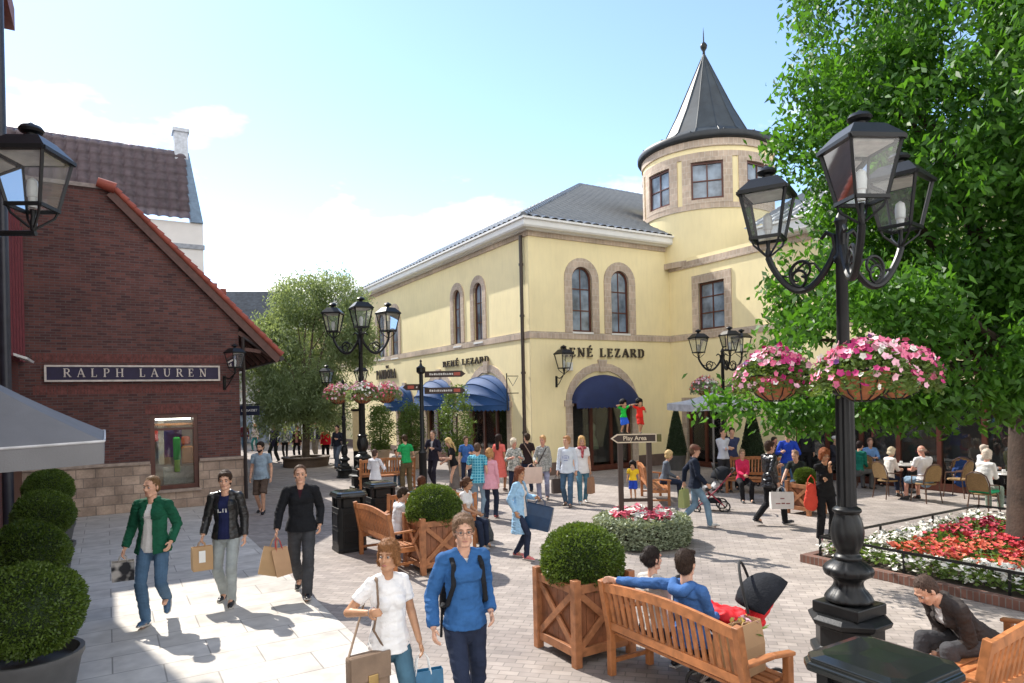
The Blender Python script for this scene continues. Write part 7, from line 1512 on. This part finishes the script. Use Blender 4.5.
jk = empty('draped_jacket', c3 + Vector((0, 0, .5)), -rad(30), 'dark blue jacket hung over a rattan chair back', 'jacket'); S_ = Sh(); S_.cap((-.13, -.27, .1), (.13, -.27, .1), .1, .1, .7); S_.cap((0, -.27, -.15), (0, -.27, .3), .2, .16, .4, (1, 0, 0)); S_.build('cloth', fabric('jacket_blue', (.02, .05, .16)), jk, .018, 2, wr=.02)
cu_ = empty('cushion', c4 + Vector((0, 0, .48)), -rad(60), 'green seat cushion on the rattan chair by the tree trunk', 'cushion'); MB().bb(-.22, .24, -.2, .2, 0, .07).build('pad', fabric('cushion_green', (.02, .28, .12)), cu_, bevel=.03)
person('white haired person in white shirt seated by the tree trunk', 0, 0, 62, 1.70, 'f', 'pink', 1, loc=tuple(c4 + Vector((0, 0, .05))), hair=('curly', (.72, .60, .50)), head=(0, 8), legs='sit', armL='table', armR='table', seat=.48, lean=14, top=T_((.72, .70, .66), sleeve='half', loose=1.12), bottom=Bm(col=(.2, .25, .2)), build=1.12)
person('grey haired person in pale shirt behind the one by the tree trunk', 0, 0, 100, 1.68, 'm', 'pink', 2, loc=tuple(G(980, 497)), hair=('short', (.6, .5, .42)), legs='sit', armL='table', armR='table', seat=.46, lean=10, top=T_((.6, .62, .64)), bottom=Bm(col=BLACK))
person('person in yellow top seated behind the tree trunk', 0, 0, 200, 1.72, 'f', 'fair', 2, loc=tuple(G(1012, 492)), hair=('short', (.5, .4, .2)), legs='sit', armL='table', armR='table', seat=.46, top=T_((.55, .50, .12)), bottom=Bm(col=BLACK))
person('person in magenta top facing the camera in the shaded terrace', 0, 0, 185, 1.72, 'f', 'pink', 1, loc=tuple(G(921, 478)), hair=('short', (.35, .2, .16)), legs='sit', armL='table', armR='table', seat=.5, top=T_((.42, .03, .16), loose=1.1), bottom=Bm(col=BLACK), build=1.1)
person('person in dark green jacket seated with back turned near the lamp post', 0, 0, 60, 1.74, 'm', 'fair', 1, loc=tuple(G(858, 490)), hair=('short', (.03, .02, .02)), legs='sit', armL='table', armR='lap', seat=.46, lean=10, top=T_((.01, .14, .10)), bottom=Bm(col=(.12, .12, .12)))
person('person in light blue shirt seated left in the shaded terrace', 0, 0, 190, 1.70, 'm', 'fair', 2, loc=tuple(G(871, 484)), hair=('short', (.25, .15, .1)), legs='sit', armL='table', armR='table', seat=.46, top=T_((.16, .30, .55)), bottom=Bm(col=BLACK))
person('woman in rose top seated behind the white haired woman', 0, 0, 170, 1.70, 'f', 'pink', 2, loc=tuple(G(888, 474)), hair=('short', (.2, .1, .08)), legs='sit', armL='table', armR='table', seat=.55, top=T_((.5, .12, .16)), bottom=Bm(col=BLACK))
person('person in dark jacket with pale cap seen between lamp post and blue sweater', 0, 0, 150, 1.75, 'm', 'fair', 2, loc=tuple(G(836, 482)), hair=('short', (.1, .08, .07)), hat=(.55, .55, .52), legs='sit', armL='table', armR='table', seat=.5, top=T_((.03, .03, .04)), bottom=Bm(col=BLACK))
person('person in black standing deep in the terrace shade', 806, 482, 200, 1.75, tier=2, hair=('short', (.03, .02, .02)), legs='stand', top=T_((.02, .02, .025)), bottom=Bm(col=BLACK))
for k_, (px, py, fc, sx, hc, tc, lab) in enumerate(((848, 470, 200, 'f', (.05, .03, .02), (.25, .25, .3), 'woman in grey top at the back of the terrace beside the dark shop front'), (905, 468, 175, 'm', (.03, .02, .02), (.03, .03, .04), 'man in black seated deep in the terrace shade between two pale heads'), (940, 470, 160, 'f', (.15, .08, .05), (.12, .2, .22), 'person in teal grey top in the shaded back row of the terrace'), (954, 472, 205, 'm', (.3, .25, .2), (.35, .33, .3), 'person in beige top in the shaded back row behind the blue jacket'), (775, 480, 150, 'm', (.05, .04, .03), (.05, .05, .06), 'man in charcoal top seated behind the puffer jacket'), (757, 484, 210, 'f', (.1, .06, .04), (.2, .06, .06), 'woman in maroon top seated left of the puffer jacket'))):
    person(lab, 0, 0, fc, 1.68, sx, 'pink', 2, loc=tuple(G(px, py)), hair=('short', hc), legs='sit', armL='table', armR='table', seat=.48, top=T_(tc), bottom=Bm(col=BLACK))
for (px, py, lab) in ((850, 477, 'small round cafe table in front of the woman in grey'), (775, 486, 'small round cafe table behind the man in the puffer jacket'), (915, 474, 'small round cafe table in the shaded back row')): table(px, py, lab, .32)
for (px, py, f_, lab) in ((866, 487, 30, 'rattan chair behind the dark green jacket'), (1000, 490, 150, 'rattan chair in shade between the pale shirts and the trunk'), (958, 497, 330, 'rattan chair turned away between the bald man and the blue jacket')): chair(px, py, f_, lab)
# wooden planter by the woman in black
wp_ = wood_planter(G(808, 514) + Vector((0, .1, 0)), 'small wooden planter with leafy plant beside the woman in black', s=.55, h=.75, br=.24, seed=9)
# figurines on the play sign
def figure(px, pyb, hgt, face, top_c, bot_c, label, legs, armL, armR, sk='tan', z=None):
    l = Vector((rb0.x + X(px), Yp - .0, Z(pyb) if z is None else z)); person(label, 0, 0, face, hgt, 'm', sk, 2, loc=tuple(l), hair=('curly', (.01, .008, .008)), legs=legs, armL=armL, armR=armR, top=T_(top_c, sleeve='short'), bottom=dict(kind='shorts', col=bot_c, fit=1.2), name='figurine', cat='figurine', group='painted child figurines on the arrow sign', build=1.35, shoes=(.02, .02, .02))
figure(625, 433, .60, 150, (.02, .5, .06), (.03, .12, .6), 'green and blue painted child figurine on top of the arrow sign', 'walkl', 'up', 'up')
figure(641, 433.5, .62, 165, (.75, .03, .02), (.6, .03, .02), 'red painted child figurine on top of the arrow sign', 'walkr', 'bent', 'up')
figure(633, 498.5, .66, 200, (.75, .5, .03), (.02, .06, .4), 'yellow and blue painted child figurine on the crossbar below the arrow sign', 'stand', 'down', 'down')
# ================================================================ STROLLERS
def wheel(mb, c, ax, r, w): 
    c, ax = Vector(c), Vector(ax).normalized(); a = ax.orthogonal().normalized(); b = ax.cross(a); mb.tube([c + (a * math.cos(t) + b * math.sin(t)) * r for t in [i / 20 * 6.2832 for i in range(21)]], w, 6); mb.tube([c - ax * .025, c + ax * .025], .02, 8)
    for k in range(6): t = k / 6 * 6.283; mb.tube([c, c + (a * math.cos(t) + b * math.sin(t)) * r], .005, 4)
def stroller(loc, face, label, fab, frame, seatz=.55, hood=True, s=1.0, name='stroller', flip=False):
    t = empty(name, loc, -rad(face), label, 'stroller'); t.scale = (s,) * 3
    for x in (-.26, .26):
        for y, r in ((-.30, .13), (.36, .09)): m = MB(); wheel(m, (x, y, r), (1, 0, 0), r, .018); m.build('wheel', plain('rubber', (.02, .02, .02), .7), t, True)
    m = MB()
    for x in (-.26, .26): m.tube([(x, .36, .1), (x * .95, -.10, .52), (x * .9, -.48, .95)], .016, 7); m.tube([(x, -.30, .14), (x * .95, .08, .5)], .014, 7)
    m.tube([(-.26, -.3, .14), (.26, -.3, .14)], .012, 6); m.tube([(-.26, .36, .1), (.26, .36, .1)], .012, 6); m.build('frame', frame, t, True)
    MB().tube([(-.234, -.48, .95), (-.22, -.56, 1.03), (-.1, -.58, 1.05), (.1, -.58, 1.05), (.22, -.56, 1.03), (.234, -.48, .95)], .02, 8).build('push_handle', plain('foam_grip', (.02, .02, .02), .8), t, True)
    S_ = Sh(); S_.cap((0, -.24, seatz + .22), (0, -.05, seatz - .04), .18, .18, .5, (1, 0, 0)); S_.cap((0, -.05, seatz - .04), (0, .32, seatz + .04), .18, .15, .45, (1, 0, 0)); S_.build('seat', fab, t, .014, 3, wr=.008)
    if hood:
        n = 14; vs = []; rows = 8
        for j in range(rows + 1):
            an = rad(10 + 120 * j / rows)
            for i in range(n + 1): b = math.pi * i / n; vs.append((-.24 * math.cos(b), -.30 + .30 * math.sin(b) * math.cos(an) * 1.0, seatz + .22 + .34 * math.sin(b) * math.sin(an)))
        o = MB().add(vs, [(j * (n + 1) + i, j * (n + 1) + i + 1, (j + 1) * (n + 1) + i + 1, (j + 1) * (n + 1) + i) for j in range(rows) for i in range(n)]).build('hood', fabric('hood_black', (.015, .017, .022)), t, True); so2 = o.modifiers.new('s', 'SOLIDIFY'); so2.thickness = .012
        MB().tube([(-.25 * math.cos(b), -.16 + .30 * math.sin(b) * .35, seatz + .22 + .42 * math.sin(b)) for b in [math.pi * i / 14 for i in range(15)]], .014, 7).build('carry_handle', plain('foam_grip', (.02, .02, .02), .8), t, True)
    if flip:
        for ch_ in kids(t):
            if ch_.name.split('.')[0] in ('seat', 'hood', 'carry_handle'): ch_.rotation_euler = (0, 0, math.pi)
    MB().bb(-.2, .2, -.25, .25, .2, .3).build('basket', fabric('hood_black', (.015, .017, .022)), t, bevel=.03); return t
st_l = AT(742, 600, 6.15); st_l.z = 0
st_ = stroller(Vector((2.04, 6.36, 0)), 116, 'red pram with black hood and grey handle beside the foreground bench', plain('red_fabric', (.72, .012, .02), .7, .1, 5, .3, 90), plain('steel_tube', (.45, .40, .38), .3, metal=.8), seatz=.64, flip=True, s=.95)
Wb = Matrix.Translation(st_.location) @ Matrix.Rotation(-rad(290), 4, 'Z')
S_ = Sh(); S_.cap((0, -.1, .72), (0, .22, .76), .17, .13, .5, (1, 0, 0)); S_.cap((0, .3, .72), (.05, .38, .58), .15, .12, .3, (1, 0, 0)); S_.build('blanket', MATS['red_fabric'], st_, .014, 3, wr=.03, wsc=8).rotation_euler = (0, 0, math.pi)
stroller(G(712, 511) + Vector((0, .1, 0)), 280, 'dark stroller with red and silver frame by the terrace edge', mottled('pram_print', (.02, .02, .02), (.45, .45, .45), 9), plain('red_tube', (.3, .02, .05), .35), s=.95)
# paper bags on the foreground bench
for k, (al, ou, w_, h_, ang, lab) in enumerate(((.56, .28, .40, .42, 8, 'large tan woven paper bag standing on the near end of the foreground bench'), (.36, .34, .26, .30, 12, 'smaller tan paper bag next to the larger one on the foreground bench'))):
    o = sv_(benchF, al, ou); o.z = .435 + h_ + .0; paper_bag(o, w_, h_, .20, (.40, .25, .13), lab, rz=TH - rad(90) + rad(90 + ang), drop=.0)
fl = empty('flower_bunch', sv_(benchF, .50, .38) + Vector((0, 0, .80)), 0, 'small bunch of pink and yellow flowers poking out of the paper bag', 'flowers'); rs = np.random.RandomState(3); P = rs.normal(0, .045, (40, 3)); flowers('petals', P, rs.normal(0, 1, (40, 3)), .035, PET['pale_pink'], fl, rs); flowers('petals', P[:18] * 1.1, rs.normal(0, 1, (18, 3)), .03, plain('petal_yellow', (.7, .5, .1), .6), fl, rs); leaves('leaves', rs.normal(0, .05, (60, 3)) - np.array([0, 0, .06]), .08, .02, SHR, fl, 0, rs)
# ---------------------------------------------------------------- light
w = bpy.data.worlds.new('World'); sc.world = w; w.use_nodes = True; nt = w.node_tree; nt.nodes.clear()
SUN_EL, SUN_AZ = rad(44), math.atan2(-.68, .73)       # azimuth clockwise from +Y
out = nt.nodes.new('ShaderNodeOutputWorld'); bg = nt.nodes.new('ShaderNodeBackground'); sky = nt.nodes.new('ShaderNodeTexSky')
sky.sky_type = 'NISHITA'; sky.sun_disc = False; sky.sun_elevation = SUN_EL; sky.sun_rotation = SUN_AZ
sky.air_density = 1.0; sky.dust_density = .15; sky.ozone_density = 1.5; sky.altitude = 50
bg.inputs[1].default_value = .15
tc = nt.nodes.new('ShaderNodeTexCoord'); mp = nt.nodes.new('ShaderNodeMapping'); mp.inputs['Scale'].default_value = (1, 1, 2.6)
nz = nt.nodes.new('ShaderNodeTexNoise'); nz.inputs['Scale'].default_value = 2.6; nz.inputs['Detail'].default_value = 9; nz.inputs['Roughness'].default_value = .55
nt.links.new(tc.outputs['Generated'], mp.inputs[0]); nt.links.new(mp.outputs[0], nz.inputs[0])
sp = nt.nodes.new('ShaderNodeSeparateXYZ'); nt.links.new(tc.outputs['Generated'], sp.inputs[0])
mr = nt.nodes.new('ShaderNodeMapRange'); mr.inputs[1].default_value = .12; mr.inputs[2].default_value = .42; mr.inputs[3].default_value = .17; mr.inputs[4].default_value = -.09; nt.links.new(sp.outputs[2], mr.inputs[0])
ad = nt.nodes.new('ShaderNodeMath'); ad.operation = 'ADD'; nt.links.new(nz.outputs[0], ad.inputs[0]); nt.links.new(mr.outputs[0], ad.inputs[1])
mr2 = nt.nodes.new('ShaderNodeMapRange'); mr2.inputs[1].default_value = .25; mr2.inputs[2].default_value = -.35; mr2.inputs[3].default_value = -.04; mr2.inputs[4].default_value = .22; nt.links.new(sp.outputs[1], mr2.inputs[0])  # extra cloud behind the camera, out of view, added as neutral fill
ad2 = nt.nodes.new('ShaderNodeMath'); ad2.operation = 'ADD'; nt.links.new(ad.outputs[0], ad2.inputs[0]); nt.links.new(mr2.outputs[0], ad2.inputs[1]); ad = ad2
cr = nt.nodes.new('ShaderNodeValToRGB'); cr.color_ramp.elements[0].position = .52; cr.color_ramp.elements[1].position = .66; nt.links.new(ad.outputs[0], cr.inputs[0])
mx = nt.nodes.new('ShaderNodeMix'); mx.data_type = 'RGBA'; nt.links.new(cr.outputs[0], mx.inputs[0]); nt.links.new(sky.outputs[0], mx.inputs[6]); mx.inputs[7].default_value = (7.6, 7.4, 7.1, 1)
nt.links.new(mx.outputs[2], bg.inputs[0]); nt.links.new(bg.outputs[0], out.inputs[0])
sl_ = bpy.data.lights.new('sun', 'SUN'); so_ = bpy.data.objects.new('sun', sl_); REAL.objects.link(so_)
sl_.energy = 3.9; sl_.angle = rad(.5); sl_.color = (1, .94, .85)
sd = Vector((math.sin(SUN_AZ) * math.cos(SUN_EL), math.cos(SUN_AZ) * math.cos(SUN_EL), math.sin(SUN_EL)))
so_.rotation_euler = sd.to_track_quat('Z', 'Y').to_euler(); so_.location = (-20, 20, 30)
vs = sc.view_settings; vs.view_transform = 'Standard'; vs.look = 'None'; vs.gamma = 1; vs.exposure = .95
sc.render.engine = 'CYCLES'; sc.cycles.max_bounces = 6; sc.cycles.transparent_max_bounces = 12
for o in COL.objects.items: REAL.objects.link(o)
